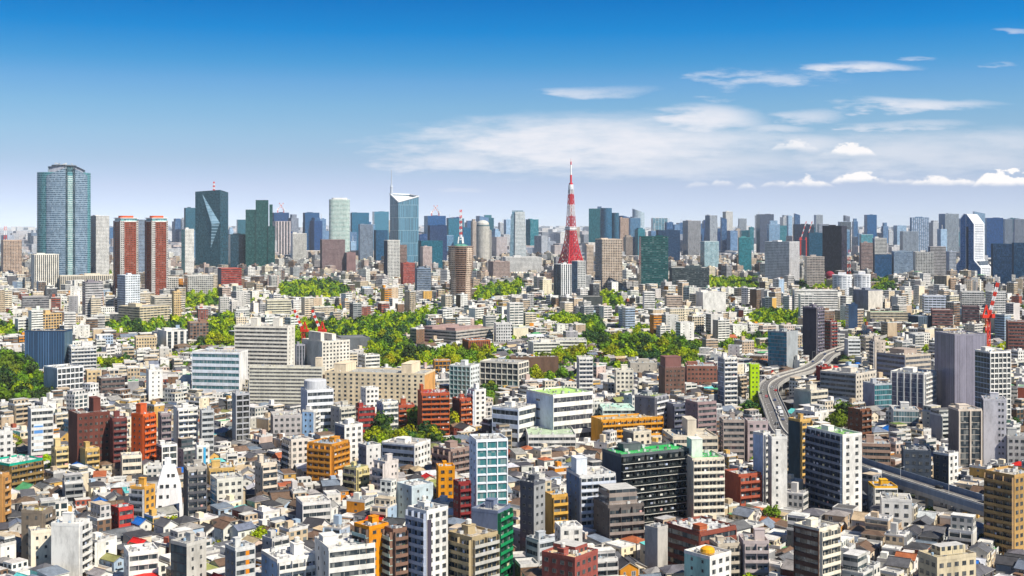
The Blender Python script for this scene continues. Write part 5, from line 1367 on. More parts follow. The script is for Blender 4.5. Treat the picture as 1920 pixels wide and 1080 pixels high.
# ------------------------------------------------------------------ landmark table
for row in T:
    kind, x0, xc, x1, yt, yb, Ls, Rs, col, label, ref, o = row
    r, (w, d, H, th, cx, cy, Y) = bld(kind, x0, xc, x1, yt, yb, Ls, Rs, col, label, ref, **o)
    fs = faces_of(w, d)
    if o.get('sign'):
        signboard(r, 'R', w, d, w * .12, w * .55, H * .35, H * .78, (.62, .70, .80), 'signboard', [(w * .14, w * .53, H * .62, H * .75, (.10, .25, .55)), (w * .18, w * .5, H * .45, H * .5, (.8, .8, .8))])
        signboard(r, 'R', w, d, w * .10, w * .55, H * .05, H * .26, (.72, .16, .34), 'billboard')
    if o.get('stripe'):
        signboard(r, 'R', w, d, w * .52, w * .70, 0.5, H - .5, o['stripe'], 'wall_stripe')
    if o.get('stripeL'):
        signboard(r, 'R', w, d, w * .02, w * .2, 0.5, H - 2.5, o['stripeL'], 'dark_strip')
    if o.get('tank'):
        m = MB(); m.lathe([(2.4, H + .6), (2.7, H + 1.4), (2.5, H + 2.6), (1.6, H + 3.2), (0, H + 3.4)], o['tank'], PNT, 14, w * .25, d * .3); m.box(w * .25 - 1.2, w * .25 + 1.2, d * .3 - 1.2, d * .3 + 1.2, H + .02, H + .6, GY, PLN); m.build('water_tank', r)
    if o.get('drum'):
        m = MB(); rr = min(w, d) * .42
        m.lathe([(rr, H + .05), (rr, H + 6), (rr * .96, H + 6.3), (0, H + 6.4)], (.55, .56, .58), PLN, 24, w * .42, d * .45); m.build('roof_drum', r)
    for k in range(o.get('topcranes', 0)):
        p_ = Vector((cx, cy, 0)) + Vector((cos(th) * w * (.3 + .4 * k) - sin(th) * d * .4, sin(th) * w * (.3 + .4 * k) + cos(th) * d * .4, 0))
        crane(p_.x, p_.y, H, 12, 38, radians(50), (0.4, 2.6)[k], ('crane with jib raised right' if k == 0 else 'crane with jib raised left') + ' on top of the ' + label.split(' with')[0], 1.6, WHT)
    if o.get('redcranes'):
        for k in range(2):
            x_ = (1501 + 11 * k - 960) / F * (cy - 60); crane(x_, cy - 60, 0, zat(450, cy - 60), zat(424, cy) - zat(452, cy) + 14, radians(72), 0.2, ('left' if k == 0 else 'right') + ' one of two thin red cranes before the black tower', 1.4)
rs_ = random.Random(77)
SKYC = [('navy', (.04, .11, .24), (.02, .07, .17)), ('slate blue', (.17, .27, .42), (.06, .13, .25)), ('pale blue', (.40, .52, .66), (.12, .23, .36)), ('white', (.64, .65, .66), (.14, .17, .22)), ('teal', (.04, .19, .24), (.02, .12, .16)),
        ('grey', (.32, .35, .41), (.10, .12, .17)), ('beige', (.56, .47, .40), (.12, .11, .11)), ('mauve', (.38, .31, .33), (.10, .08, .10))]
SKY_LATE = []
px_ = 168.0
while px_ < 1925:
    px_ += rs_.uniform(8, 17)
    if 990 < px_ < 1095 and rs_.random() < .8: continue
    if px_ < 340 and rs_.random() < .6: continue
    wd = rs_.uniform(9, 26); cn, cc, cg = rs_.choices(SKYC, weights=(22, 20, 17, 12, 14, 6, 5, 4))[0]
    yt_ = rs_.choice((rs_.uniform(403, 420), rs_.uniform(415, 436), rs_.uniform(428, 455)))
    yb_ = rs_.uniform(466, 492); st_ = rs_.choice(('cur', 'cur', 'rib', 'grd', 'fin'))
    cut = px_ + wd * rs_.uniform(.12, .42)
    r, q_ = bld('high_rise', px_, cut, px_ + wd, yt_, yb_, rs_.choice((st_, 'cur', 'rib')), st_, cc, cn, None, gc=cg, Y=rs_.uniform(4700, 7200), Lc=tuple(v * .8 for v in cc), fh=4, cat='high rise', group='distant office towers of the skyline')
    LM.pop()
    w_, d_, H_ = q_[0], q_[1], q_[2]; e_ = MB(); qq = rs_.random()
    if qq < .4: e_.box(w_ * .15, w_ * .8, d_ * .15, d_ * .8, H_ + .05, H_ + rs_.uniform(6, 18), tuple(v * .9 for v in cc), FAC, pat=pattern('fin', 4, None), gls=cg); e_.build('upper_block', r)
    elif qq < .6: e_.bar((w_ * .5, d_ * .5, H_), (w_ * .5, d_ * .5, H_ + rs_.uniform(15, 35)), 1.2, (.5, .5, .52)); e_.build('antenna', r)
    elif qq < .75:
        hh_ = rs_.uniform(6, 16); e_.prism([(0, 0), (w_, 0), (w_, d_), (0, d_)], H_ + .9, 0, tuple(v * .9 for v in cc), FAC, ztop=[H_ + hh_, H_ + hh_ * .4, H_ + hh_ * .4, H_ + hh_], pat=pattern('fin', 4, None), gls=cg); e_.build('sloped_crown', r)
    SKY_LATE.append((r, '%s distant tower' % cn, px_ + wd / 2, 470, q_[6]))
AG = [0]

# the orange lattice crane by the scaffold tower, and two by the cream blocks
x_, y_ = gp(1852, 668, 8); crane(x_ , y_, 0, zat(596, y_), 33, radians(74), 0.15, 'big red tower crane with striped jib behind the scaffold-wrapped tower', 1.6)
LM.append((1838, 1868, 660, y_, None, 1852))
for (px, lab) in ((569, 'left one of two red and white cranes by the massive cream block'), (602, 'right one of two red and white cranes by the massive cream block')):
    y_ = 1330.0; x_ = (px - 960) / F * y_
    crane(x_, y_, 0, zat(622, y_), 22, radians(66), pi - .25, lab, 1.35)
    LM.append((px - 12, px + 8, 640, y_, None, px))

# ------------------------------------------------------------------ elevated expressway
CL = [(1650, 628), (1592, 650), (1553, 664), (1538, 678), (1509, 694), (1475, 703), (1449, 715), (1440, 727), (1442, 741), (1449, 758), (1458, 780), (1468, 805), (1492, 826), (1545, 850), (1616, 876), (1730, 913), (1845, 949), (1940, 979)]
DZ = 12.0
P0 = [Vector((*gp(a, b, DZ), 0)) for a, b in CL]
def catmull(pts, n):
    res = []
    for i in range(len(pts) - 1):
        a = pts[max(0, i - 1)]; b = pts[i]; c = pts[i + 1]; e = pts[min(len(pts) - 1, i + 2)]
        for k in range(n):
            t_ = k / n
            res.append(0.5 * ((2 * b) + (c - a) * t_ + (2 * a - 5 * b + 4 * c - e) * t_ ** 2 + (3 * b - a - 3 * c + e) * t_ ** 3))
    res.append(pts[-1]); return res
raw = catmull(P0, 10)
# even steps, lightly smoothed
path = [raw[0]]
for q in raw[1:]:
    while (q - path[-1]).length > 6.0:
        path.append(path[-1] + (q - path[-1]).normalized() * 6.0)
for _ in range(6):
    path = [path[0]] + [(path[i - 1] + path[i] * 2 + path[i + 1]) / 4 for i in range(1, len(path) - 1)] + [path[-1]]
NRM = []
for i in range(len(path)):
    t_ = (path[min(len(path) - 1, i + 1)] - path[max(0, i - 1)]).normalized(); NRM.append(Vector((-t_.y, t_.x, 0)))
S = [0.0]
for i in range(1, len(path)): S.append(S[-1] + (path[i] - path[i - 1]).length)
HWD = 7.5
def ribbon(mb, a, b, z, col, mat, i0=0, i1=None, dash=None):
    i1 = len(path) - 1 if i1 is None else i1
    for i in range(i0, i1):
        if dash and (int(S[i] / 6.0) % 2): continue
        p, q, n, o_ = path[i], path[i + 1], NRM[i], NRM[i + 1]
        A = p + n * a; B = p + n * b; C = q + o_ * b; D = q + o_ * a
        mb.face([(A.x, A.y, z), (B.x, B.y, z), (C.x, C.y, z), (D.x, D.y, z)], col, mat)
def rail(mb, a, b, z0, z1, col, mat=PLN, i0=0, i1=None):
    i1 = len(path) - 1 if i1 is None else i1
    for i in range(i0, i1):
        p, q, n, o_ = path[i], path[i + 1], NRM[i], NRM[i + 1]
        A = p + n * a; B = p + n * b; C = q + o_ * b; D = q + o_ * a
        mb.face([(A.x, A.y, z0), (D.x, D.y, z0), (D.x, D.y, z1), (A.x, A.y, z1)], col, mat)
        mb.face([(C.x, C.y, z0), (B.x, B.y, z0), (B.x, B.y, z1), (C.x, C.y, z1)], col, mat)
        mb.face([(A.x, A.y, z1), (D.x, D.y, z1), (C.x, C.y, z1), (B.x, B.y, z1)], col, mat)
        mb.face([(B.x, B.y, z0), (C.x, C.y, z0), (D.x, D.y, z0), (A.x, A.y, z0)], col, mat)
ex = empty('expressway', (0, 0, 0)); tag(ex, 'elevated expressway that curves between the buildings on concrete piers', 'expressway')
m = MB(); rail(m, -HWD - .3, HWD + .3, DZ - 2.0, DZ - .02, (.40, .39, .37)); m.build('deck', ex)
m = MB(); ribbon(m, -HWD + .3, HWD - .3, DZ, (.2, .2, .2), ASP); m.build('road_surface', ex)
m = MB()
for a in (-HWD + .9, HWD - 1.05, -1.0, .85): ribbon(m, a, a + .16, DZ + .01, (.75, .74, .70), PNT)
for a in (-4.4, 4.25): ribbon(m, a, a + .16, DZ + .01, (.75, .74, .70), PNT, dash=True)
m.build('lane_markings', ex)
isp = min(range(len(path)), key=lambda i: abs(path[i].y - 720))
for sd in (-1, 1):
    m = MB(); a, b = sorted((sd * (HWD + .02), sd * (HWD + .28)))
    rail(m, a, b, DZ - .015, DZ + 1.1, (.44, .42, .39), PLN, 0, isp); m.build('side_barrier', ex)
    m = MB(); rail(m, a, b, DZ - .015, DZ + 2.7, (.20, .25, .33), PLN, isp); m.build('noise_barrier', ex)
m = MB(); rail(m, -.28, .28, DZ + .02, DZ + .95, (.52, .50, .46)); m.build('median_barrier', ex)
pmb = MB(); pmb.box(-1.1, 1.1, -1.4, 1.4, 0, DZ - 4, (.42, .41, .39), PLN); pmb.box(-1.3, 1.3, -7.2, 7.2, DZ - 4, DZ - 2.02, (.42, .41, .39), PLN, bottom=True)
first = None
for i in range(4, len(path), 5):
    n = NRM[i]; ang = atan2(n.y, n.x) - pi / 2
    if first is None: first = pmb.build('pier', ex, (path[i].x, path[i].y, 0), ang)
    else: link_copy(first, ex, (path[i].x, path[i].y, 0), ang)
lmb = MB(); lmb.bar((0, 0, 0), (0, 0, 7.5), .09, (.5, .5, .5)); lmb.bar((0, 0, 7.4), (0, 1.8, 7.7), .07, (.5, .5, .5)); lmb.box(-.15, .15, 1.4, 2.2, 7.6, 7.8, (.6, .6, .6), PNT)
first = None
for i in range(3, len(path), 6):
    n = NRM[i]; ang = atan2(n.y, n.x) - pi / 2; p_ = path[i] - n * (HWD + .15)
    if first is None: first = lmb.build('lamp_post', ex, (p_.x, p_.y, DZ + 1.1), ang)
    else: link_copy(first, ex, (p_.x, p_.y, DZ + 1.1), ang)
PATHXY = np.array([(p.x, p.y) for p in path])
for i in range(0, len(path), 2):
    px, py = proj(path[i].x, path[i].y, DZ)
    LM.append((px - 30 * 800 / path[i].y, px + 30 * 800 / path[i].y, py + (6 if path[i].y < 700 else 8), path[i].y + 12, None, px))
    if path[i].y < 1000: FOOT.append((path[i].x - 9, path[i].y - 9, 0.0, 18, 18))

# street under the expressway and a few vehicles
sm = MB(); ribbon(sm, -14, 14, .05, (.2, .2, .2), ASP)
rd = sm.build('road'); tag(rd, kind='structure')


def car_proto(body, kind='car'):
    r = empty(kind, (0, 0, 0))
    b = MB()
    if kind == 'truck':
        b.box(-2.6, 4.2, -1.15, 1.15, .9, 3.3, body, PNT, bottom=True)
        c = MB(); c.box(-4.2, -2.75, -1.1, 1.1, .6, 2.6, (.7, .7, .7), PNT, bottom=True); c.box(-4.24, -4.1, -.95, .95, 1.5, 2.4, (.02, .03, .04), GLS); c.build('cab', r)
        ws = ((-3.3, .5), (2.2, .5), (3.3, .5))
        b.build('cargo_box', r)
    else:
        outl = [(-2.1, .35), (2.1, .35), (2.15, .85), (1.5, .95), (.9, 1.42), (-1.0, 1.45), (-1.75, .95), (-2.12, .85)]
        for k in range(len(outl)):
            a, e = outl[k], outl[(k + 1) % len(outl)]
            b.face([(a[0], -.85, a[1]), (a[0], .85, a[1]), (e[0], .85, e[1]), (e[0], -.85, e[1])], body, PNT)
        for sy_ in (-.85, .85): b.face([(a[0], sy_, a[1]) for a in outl], body, PNT)
        b.build('body', r)
        g = MB()
        for sy_ in (-.86, .86): g.face([(1.2, sy_, .95), (.85, sy_, 1.36), (-.95, sy_, 1.38), (-1.5, sy_, .95)], (.02, .03, .04), GLS)
        g.face([(1.52, -.75, .97), (1.52, .75, .97), (.95, .7, 1.42), (.95, -.7, 1.42)], (.02, .03, .04), GLS); g.face([(-1.77, -.75, .97), (-1.77, .75, .97), (-1.05, .7, 1.45), (-1.05, -.7, 1.45)], (.02, .03, .04), GLS)
        g.build('windows', r)
        ws = ((-1.3, .33), (1.3, .33))
    first = None
    for (x_, rr) in ws:
        for sy_ in (-.8, .8):
            wm = MB(); wm.bar((0, -.12, 0), (0, .12, 0), rr, (.02, .02, .02), PNT, 10)
            if first is None: first = wm.build('wheel', r, (x_, sy_ * (1.15 if kind == 'truck' else 1), rr))
            else: link_copy(first, r, (x_, sy_ * (1.15 if kind == 'truck' else 1), rr))
    return r
def copy_tree(o, loc, rot):
    c = o.copy(); COL.objects.link(c); c.location = loc; c.rotation_euler = (0, 0, rot)
    for ch in list(o.children): link_copy(ch, c)
    return c
CARC = [('white', (.75, .75, .75)), ('black', (.02, .02, .022)), ('silver', (.45, .46, .48)), ('red', (.5, .03, .03)), ('dark blue', (.03, .06, .18)), ('white box', (.7, .7, .68))]
protos = {}
cands = [i for i in range(6, len(path) - 3)]
lane_of = (-5.7, -2.5, 2.5, 5.7)
seen = []
for k, i in enumerate(range(5, len(path) - 2, 3)):
    if rng.random() < .30: continue
    cn, cc = rng.choice(CARC[:5]) if rng.random() < .8 else CARC[5]
    lane = rng.choice(lane_of)
    t_ = (path[i + 1] - path[i - 1]).normalized(); ang = atan2(t_.y, t_.x) + (pi if lane > 0 else 0)
    p_ = path[i] + NRM[i] * lane
    px, py = proj(p_.x, p_.y, DZ)
    if not (-10 < px < 1925): continue
    kd = 'truck' if cn == 'white box' else 'car'
    o_ = protos.get(cn)
    if o_ is None: o_ = protos[cn] = car_proto(cc, kd); c_ = o_; c_.location = (p_.x, p_.y, DZ + .012); c_.rotation_euler = (0, 0, ang)
    else: c_ = copy_tree(o_, (p_.x, p_.y, DZ + .012), ang)
    seen.append((c_, kd, cn, px, py, lane))
LATE_LABEL = list(SKY_LATE)          # (object, template phrase, px, py, Y) finished at the end
for (c_, kd, cn, px, py, lane) in seen:
    tag(c_, None, kd, 'vehicles on the expressway')
    LATE_LABEL.append((c_, ('white box truck' if kd == 'truck' else cn + ' car') + ' on the expressway', px, py, c_.location.y))
# ------------------------------------------------------------------ parks (photo outlines of the crowns, at crown height)
PARKS = [
    ('wood behind the massive cream block', [(372, 652), (392, 602), (442, 590), (442, 650)]),
    ('large wooded park behind the cream slabs', [(545, 602), (640, 606), (700, 600), (800, 586), (838, 590), (806, 606), (772, 622), (760, 650), (800, 664), (868, 652), (925, 662), (920, 682), (800, 690), (715, 690), (694, 668), (690, 640), (640, 624), (600, 650), (556, 655)]),
    ('small park left of the lime green tower', [(1130, 640), (1200, 632), (1250, 636), (1310, 645), (1312, 680), (1270, 690), (1215, 676), (1135, 668)]),
    ('dark grove left of the small park', [(1096, 604), (1130, 608), (1132, 650), (1098, 648)]),
    ('wood at the left edge', [(-20, 680), (40, 672), (72, 700), (100, 715), (92, 745), (50, 756), (-20, 758)]),
    ('trees behind the lime-roofed white office', [(676, 806), (745, 796), (840, 800), (845, 838), (760, 836), (690, 836)]),
    ('trees beside the expressway', [(1388, 772), (1402, 752), (1440, 756), (1438, 782)]),
    ('tree belt below the beige stepped mansion', [(196, 616), (262, 603), (352, 594), (358, 614), (240, 626)]),
    ('tree row in the middle distance', [(1030, 592), (1115, 598), (1112, 612), (1040, 606)]),
    ('trees before the wide brown block', [(520, 536), (600, 530), (664, 545), (620, 560), (530, 558)]),
    ('trees behind the round white towers', [(1634, 526), (1676, 526), (1676, 547), (1640, 547)]),
    ('trees left of the round white towers', [(1500, 530), (1558, 530), (1560, 544), (1500, 545)]),
    ('trees by the long low dark building', [(1126, 560), (1160, 558), (1166, 574), (1130, 576)]),
    ('trees right of the flared round tower', [(890, 545), (985, 530), (990, 548), (895, 566)]),
    ('trees left of the flared round tower', [(752, 514), (780, 512), (782, 532), (752, 534)]),
    ('grove beside the dark brown tower', [(1558, 778), (1588, 768), (1590, 800), (1562, 806)]),
    ('trees before the broad white gridded office', [(1300, 526), (1420, 524), (1420, 540), (1300, 542)]),
    ('trees on the slope right of the small park', [(1400, 585), (1500, 590), (1500, 612), (1405, 606)]),
    ('trees beside the long dark brown hall', [(1000, 660), (1090, 655), (1092, 680), (1050, 690), (1005, 672)]),
    ('trees behind the twin red towers', [(165, 505), (208, 505), (208, 516), (165, 516)]),
    ('trees left of the navy louvred box', [(-10, 612), (38, 606), (40, 628), (-10, 632)]),
    ('trees around the beige stepped mansion', [(340, 560), (420, 556), (420, 572), (345, 578)]),
    ('trees left of the lime-roofed white office', [(905, 725), (925, 725), (925, 762), (908, 762)]),
    ('trees right of the brick red flats', [(810, 785), (868, 783), (868, 800), (812, 802)]),
]


def inside(px, py, poly):
    c = False; j = len(poly) - 1
    for i in range(len(poly)):
        (xi, yi), (xj, yj) = poly[i], poly[j]
        if (yi > py) != (yj > py) and px < (xj - xi) * (py - yi) / (yj - yi) + xi: c = not c
        j = i
    return c


N_TALL = len(LM)
for nm, poly in PARKS:                    # nothing tall may hide a park
    xs = [q[0] for q in poly]; ys = [q[1] for q in poly]
    for x in range(int(min(xs)), int(max(xs)), 24):
        yb_ = [py for py in range(int(min(ys)), int(max(ys)) + 2, 3) if inside(x + 8, py, poly)]
        if yb_: LM.append((x, x + 24, max(yb_) + 1, (CZ - 7) * F / (max(yb_) - HZ) + 6, None, x))

LMA = np.array([(a, b, c, e) for a, b, c, e, f, g in LM], dtype=float)
FA = np.array(FOOT, dtype=float)


STRICT = np.arange(len(LM)) >= N_TALL
STRICT |= LMA[:, 3] < 1900


def hmax(x, y, rad, strict=False):
    px = 960 + F * x / y; pr = F * rad / y
    q = (LMA[:, 3] > y + 3) & (LMA[:, 0] < px + pr) & (LMA[:, 1] > px - pr)
    if strict: q &= STRICT
    if not q.any(): return 99.0
    return float((CZ - (LMA[q, 2] - HZ) * y / F).min())


def blocked(x, y, m):
    dx, dy = x - FA[:, 0], y - FA[:, 1]
    c, s_ = np.cos(FA[:, 2]), np.sin(FA[:, 2])
    u, v = dx * c + dy * s_, -dx * s_ + dy * c
    return bool(((u > -m) & (u < FA[:, 3] + m) & (v > -m) & (v < FA[:, 4] + m)).any())


def near_road(x, y, m):
    return y < 1400 and bool((np.hypot(PATHXY[:, 0] - x, PATHXY[:, 1] - y) < m).any())


def in_park(x, y):
    px, py = proj(x, y, 6)
    if py < 500 or py > 850: return None
    for nm, poly in PARKS:
        if inside(px, py, poly): return nm
    return None


# ------------------------------------------------------------------ kinds of house
WALLS = [('white', (.76, .74, .69), 25), ('cream', (.70, .61, .47), 15), ('pale grey', (.52, .50, .47), 13), ('beige', (.50, .40, .29), 13), ('grey', (.30, .30, .31), 9), ('brown', (.19, .12, .08), 12),
         ('dark grey', (.09, .09, .10), 8), ('brick red', (.30, .09, .06), 4), ('pale blue', (.36, .45, .56), 4), ('ochre', (.56, .36, .13), 4), ('pink beige', (.56, .44, .38), 4), ('orange', (.58, .25, .05), 2)]
ROOFS = [('slate grey', (.12, .12, .13), 27), ('brown', (.15, .10, .07), 22), ('dark', (.055, .055, .06), 15), ('blue-grey', (.17, .20, .25), 10), ('grey', (.28, .27, .26), 12), ('terracotta', (.36, .12, .06), 4),
         ('bright red', (.55, .035, .03), 2.2), ('green', (.10, .30, .14), 2), ('bright blue', (.02, .14, .50), 2), ('turquoise', (.14, .46, .46), 1.6), ('tan', (.48, .38, .25), 5), ('olive', (.24, .25, .10), 2), ('silver', (.55, .57, .60), 4)]
DECKS = [('white', (.70, .69, .67), 30), ('pale grey', (.50, .49, .48), 24), ('tan', (.55, .46, .35), 18), ('grey', (.30, .30, .30), 14), ('dark', (.13, .13, .13), 6), ('green', (.12, .42, .16), 3), ('planted', (.14, .20, .06), 3)]


def pick(t_):
    return rng.choices(t_, weights=[q[2] for q in t_])[0]


def wall_box(m, w, d, z0, z1, col, style=None, fh=2.9, gls=GC, x0=0.0, y0=0.0):
    sides = [((x0, y0), (1, 0), w), ((x0 + w, y0), (0, 1), d), ((x0 + w, y0 + d), (-1, 0), w), ((x0, y0 + d), (0, -1), d)]
    for (ox, oy), (ux, uy), L in sides:
        pt = pattern(style, fh, None) if style else NOPAT
        if style and L > 1: pt = (L / max(1, round(L / pt[0])), pt[1], pt[2], pt[3])
        m.face([(ox, oy, z0), (ox + ux * L, oy + uy * L, z0), (ox + ux * L, oy + uy * L, z1), (ox, oy, z1)], col, FAC if style else PLN, pt, gls, [(0, 0), (L, 0), (L, z1 - z0), (0, z1 - z0)])


def roof_shape(kind, w, d, H, col):
    m = MB(); o = 0.45
    if kind == 'gable':
        flip = w < d; a, b = (d, w) if flip else (w, d)
        h = b * rng.uniform(.22, .34)
        T_ = (lambda x, y, z: (y, x, z)) if flip else (lambda x, y, z: (x, y, z))
        e = H - o * h / (b / 2) + .12
        for (y0, y1) in ((-o, b / 2), (b + o, b / 2)):
            pts = [T_(-o, y0, e), T_(a + o, y0, e), T_(a + o, y1, H + h + .12), T_(-o, y1, H + h + .12)]
            ln = hypot(b / 2 + o, h); m.face(pts, col, TIL, uv=[(0, 0), (a, 0), (a, ln), (0, ln)])
            lo = [(q[0], q[1], q[2] - .22) for q in pts]
            m.face([lo[0], lo[1], pts[1], pts[0]], tuple(c * .7 for c in col), PLN)
            m.face([lo[1], lo[2], pts[2], pts[1]], (.4, .38, .35), PLN); m.face([lo[0], pts[0], pts[3], lo[3]], (.4, .38, .35), PLN)
            m.face(lo[::-1], (.3, .28, .25), PLN)
        m.box(*((b / 2 - .16, b / 2 + .16, -o, a + o) if flip else (-o, a + o, b / 2 - .16, b / 2 + .16)), H + h + .06, H + h + .28, tuple(c * .8 for c in col), PLN)
        return m, h, flip
    if kind == 'hip':
        flip = w < d; a, b = (d, w) if flip else (w, d)
        h = b * rng.uniform(.2, .28)
        T_ = (lambda x, y, z: (y, x, z)) if flip else (lambda x, y, z: (x, y, z))
        i_ = min(b / 2, a / 2 - .3)
        e = H - .05; rdg = [T_(i_, b / 2, H + h), T_(a - i_, b / 2, H + h)]
        c4 = [T_(-o, -o, e), T_(a + o, -o, e), T_(a + o, b + o, e), T_(-o, b + o, e)]
        ln = hypot(b / 2, h)
        m.face([c4[0], c4[1], rdg[1], rdg[0]], col, TIL, uv=[(0, 0), (a, 0), (a - i_, ln), (i_, ln)]); m.face([c4[2], c4[3], rdg[0], rdg[1]], col, TIL, uv=[(0, 0), (a, 0), (a - i_, ln), (i_, ln)])
        m.face([c4[1], c4[2], rdg[1]], col, TIL, uv=[(0, 0), (b, 0), (b / 2, ln)]); m.face([c4[3], c4[0], rdg[0]], col, TIL, uv=[(0, 0), (b, 0), (b / 2, ln)])
        lo = [(q[0], q[1], q[2] - .2) for q in c4]
        for k in range(4): m.face([lo[k], lo[(k + 1) % 4], c4[(k + 1) % 4], c4[k]], (.42, .40, .37), PLN)
        m.face(lo[::-1], (.3, .28, .25), PLN)
        return m, h, flip
    if kind == 'shed':
        h = d * rng.uniform(.10, .2)
        pts = [(-.3, -.3, H + .1), (w + .3, -.3, H + .1), (w + .3, d + .3, H + h), (-.3, d + .3, H + h)]
        lo = [(q[0], q[1], q[2] - .25) for q in pts]
        m.face(pts, col, TIL, uv=[(0, 0), (w, 0), (w, d), (0, d)])
        for k in range(4): m.face([lo[k], lo[(k + 1) % 4], pts[(k + 1) % 4], pts[k]], (.5, .49, .47), PLN)
        m.face(lo[::-1], (.3, .28, .25), PLN)
        return m, h, False
    # flat
    ph = rng.choice((.35, .7, .9)); t_ = .22
    m.face([(.02, .02, H), (w - .02, .02, H), (w - .02, d - .02, H), (.02, d - .02, H)], col, DCK)
    pc = (.62, .61, .59)
    m.box(-.04, w + .04, -.04, t_, H - .3, H + ph, pc, PLN); m.box(-.04, w + .04, d - t_, d + .04, H - .3, H + ph, pc, PLN)
    m.box(-.04, t_, t_, d - t_, H - .3, H + ph - .003, pc, PLN); m.box(w - t_, w + .04, t_, d - t_, H - .3, H + ph - .003, pc, PLN)
    return m, 0, False


def make_house(w, d, H, near):
    """parts as (name, MB), windows as (x, y, z, rot, w, h, mesh), and words for the label"""
    wn, wc, _ = pick(WALLS); wc = jit(wc, .10)
    rk = rng.choices(('gable', 'hip', 'flat', 'shed'), weights=(34, 19, 38, 9))[0]
    parts = []; wins = []
    fl = max(1, round(H / 2.9))
    if rk == 'flat': rn, rc, _ = pick(DECKS)
    else: rn, rc, _ = pick(ROOFS)
    rc = jit(rc, .12)
    wl = MB(); style = None if near else 'pun'
    setback = rk == 'flat' and fl >= 3 and rng.random() < .45
    Hw = H - 2.8 if setback else H
    wall_box(wl, w, d, 0, Hw, wc, style)
    rf, h, flip = roof_shape(rk, w, d, Hw, rc)
    if rk == 'gable':
        for e in (0, 1):
            if flip: x_ = e * d; wl.face([(0, x_, Hw), (w, x_, Hw), (w / 2, x_, Hw + h)], wc, PLN)
            else: x_ = e * w; wl.face([(x_, 0, Hw), (x_, d, Hw), (x_, d / 2, Hw + h)], wc, PLN)
    if rk == 'shed':
        wl.face([(0, d, Hw), (w, d, Hw), (w, d, Hw + h - .2), (0, d, Hw + h - .2)], wc, PLN)
        for x_ in (0, w): wl.face([(x_, 0, Hw), (x_, d, Hw), (x_, d, Hw + h - .2)], wc, PLN)
    parts.append(('wall', wl)); parts.append(('roof', rf))
    if setback:
        u = MB(); y0 = d * rng.uniform(.25, .45)
        wall_box(u, w - .5, d - y0 - .4, Hw, H, wc, 'pun', 2.8, x0=.25, y0=y0)
        u.face([(.2, y0 - .05, H), (w - .2, y0 - .05, H), (w - .2, d - .1, H), (.2, d - .1, H)], jit((.6, .58, .55)), DCK)
        parts.append(('upper_floor', u))
    elif rk == 'flat' and rng.random() < .5 and w > 6:
        u = MB(); x0, y0 = w * rng.uniform(.1, .5), d * rng.uniform(.3, .6)
        u.box(x0, min(w - .5, x0 + 2.6), y0, min(d - .5, y0 + 3), Hw, Hw + 2.4, wc, PLN); parts.append(('roof_tower', u))
    if near and rng.random() < .55:
        b = MB(); fc = faces_of(w, d)['R' if rng.random() < .65 else 'L']; L = fc[3]
        u0 = L * rng.uniform(.05, .25); u1 = L * rng.uniform(.6, .95); z = 2.9 * (fl - 1 if fl > 1 else 0) + .1
        if setback: z = max(.1, z - 2.9)
        pc = wc if rng.random() < .6 else jit((.7, .7, .68))
        fbox(b, fc, u0, u1, z - .12, z + .04, -.02, 1.1, pc); fbox(b, fc, u0, u1, z + .04, z + 1.0, 1.0, 1.1, pc)
        parts.append(('balcony', b))
    if near and rng.random() < .45:
        e = MB(); k = rng.choice('RL'); fc = faces_of(w, d)[k]; L = fc[3]; a0 = L * rng.uniform(.05, .5); a1 = min(L * .95, a0 + rng.uniform(2, 3.6)); dz = min(H - 1.2, rng.choice((2.5, 2.6, 5.2)))
        ac = jit(wc if rng.random() < .5 else pick(WALLS)[1]); fbox(e, fc, a0, a1, 0, dz, -.02, 1.25, ac); fbox(e, fc, a0 - .15, a1 + .15, dz + .003, dz + .16, -.02, 1.45, jit(pick(ROOFS)[1]), TIL); parts.append(('annex', e))
    if near:
        wm = rng.choice((WIN_DARK, WIN_LIGHT, WIN_LIGHT, WIN_BROWN))
        for key in 'LR':
            fc = faces_of(w, d)[key]; L = fc[3]; (ox, oy), (ux, uy) = fc[0], fc[1]
            nb = max(1, int(L / 3.2))
            for i in range(fl if not setback else fl - 1):
                for k in range(nb):
                    if rng.random() < .25: continue
                    u = L * (k + .5) / nb + rng.uniform(-.3, .3)
                    big = rng.random() < .4
                    wins.append((ox + ux * u, oy + uy * u, i * 2.9 + (.25 if big else .95), fc[4], rng.choice((1.6, 1.9)) if big else rng.choice((.8, 1.2, 1.6)), 1.95 if big else 1.1, wm))
    if near and rk == 'flat' and rng.random() < .6:
        u = MB(); x0, y0 = w * rng.uniform(.2, .7), d * rng.uniform(.1, .3)
        u.box(x0 - .45, x0 + .45, y0 - .3, y0 + .3, Hw + .02, Hw + .9, (.55, .55, .54), PNT); parts.append(('cooling_unit', u))
    short_ = '%s house with %s %s roof' % (wn, rn, {'gable': 'gabled', 'hip': 'hipped', 'flat': 'flat', 'shed': 'sloping'}[rk])
    words_ = ('%s-storey %s house with %s %s roof' % (('one', 'two', 'three', 'four')[min(3, fl - 1)], wn, rn, {'gable': 'gabled', 'hip': 'hipped', 'flat': 'flat', 'shed': 'sloping'}[rk]))
    return parts, wins, words_, rk


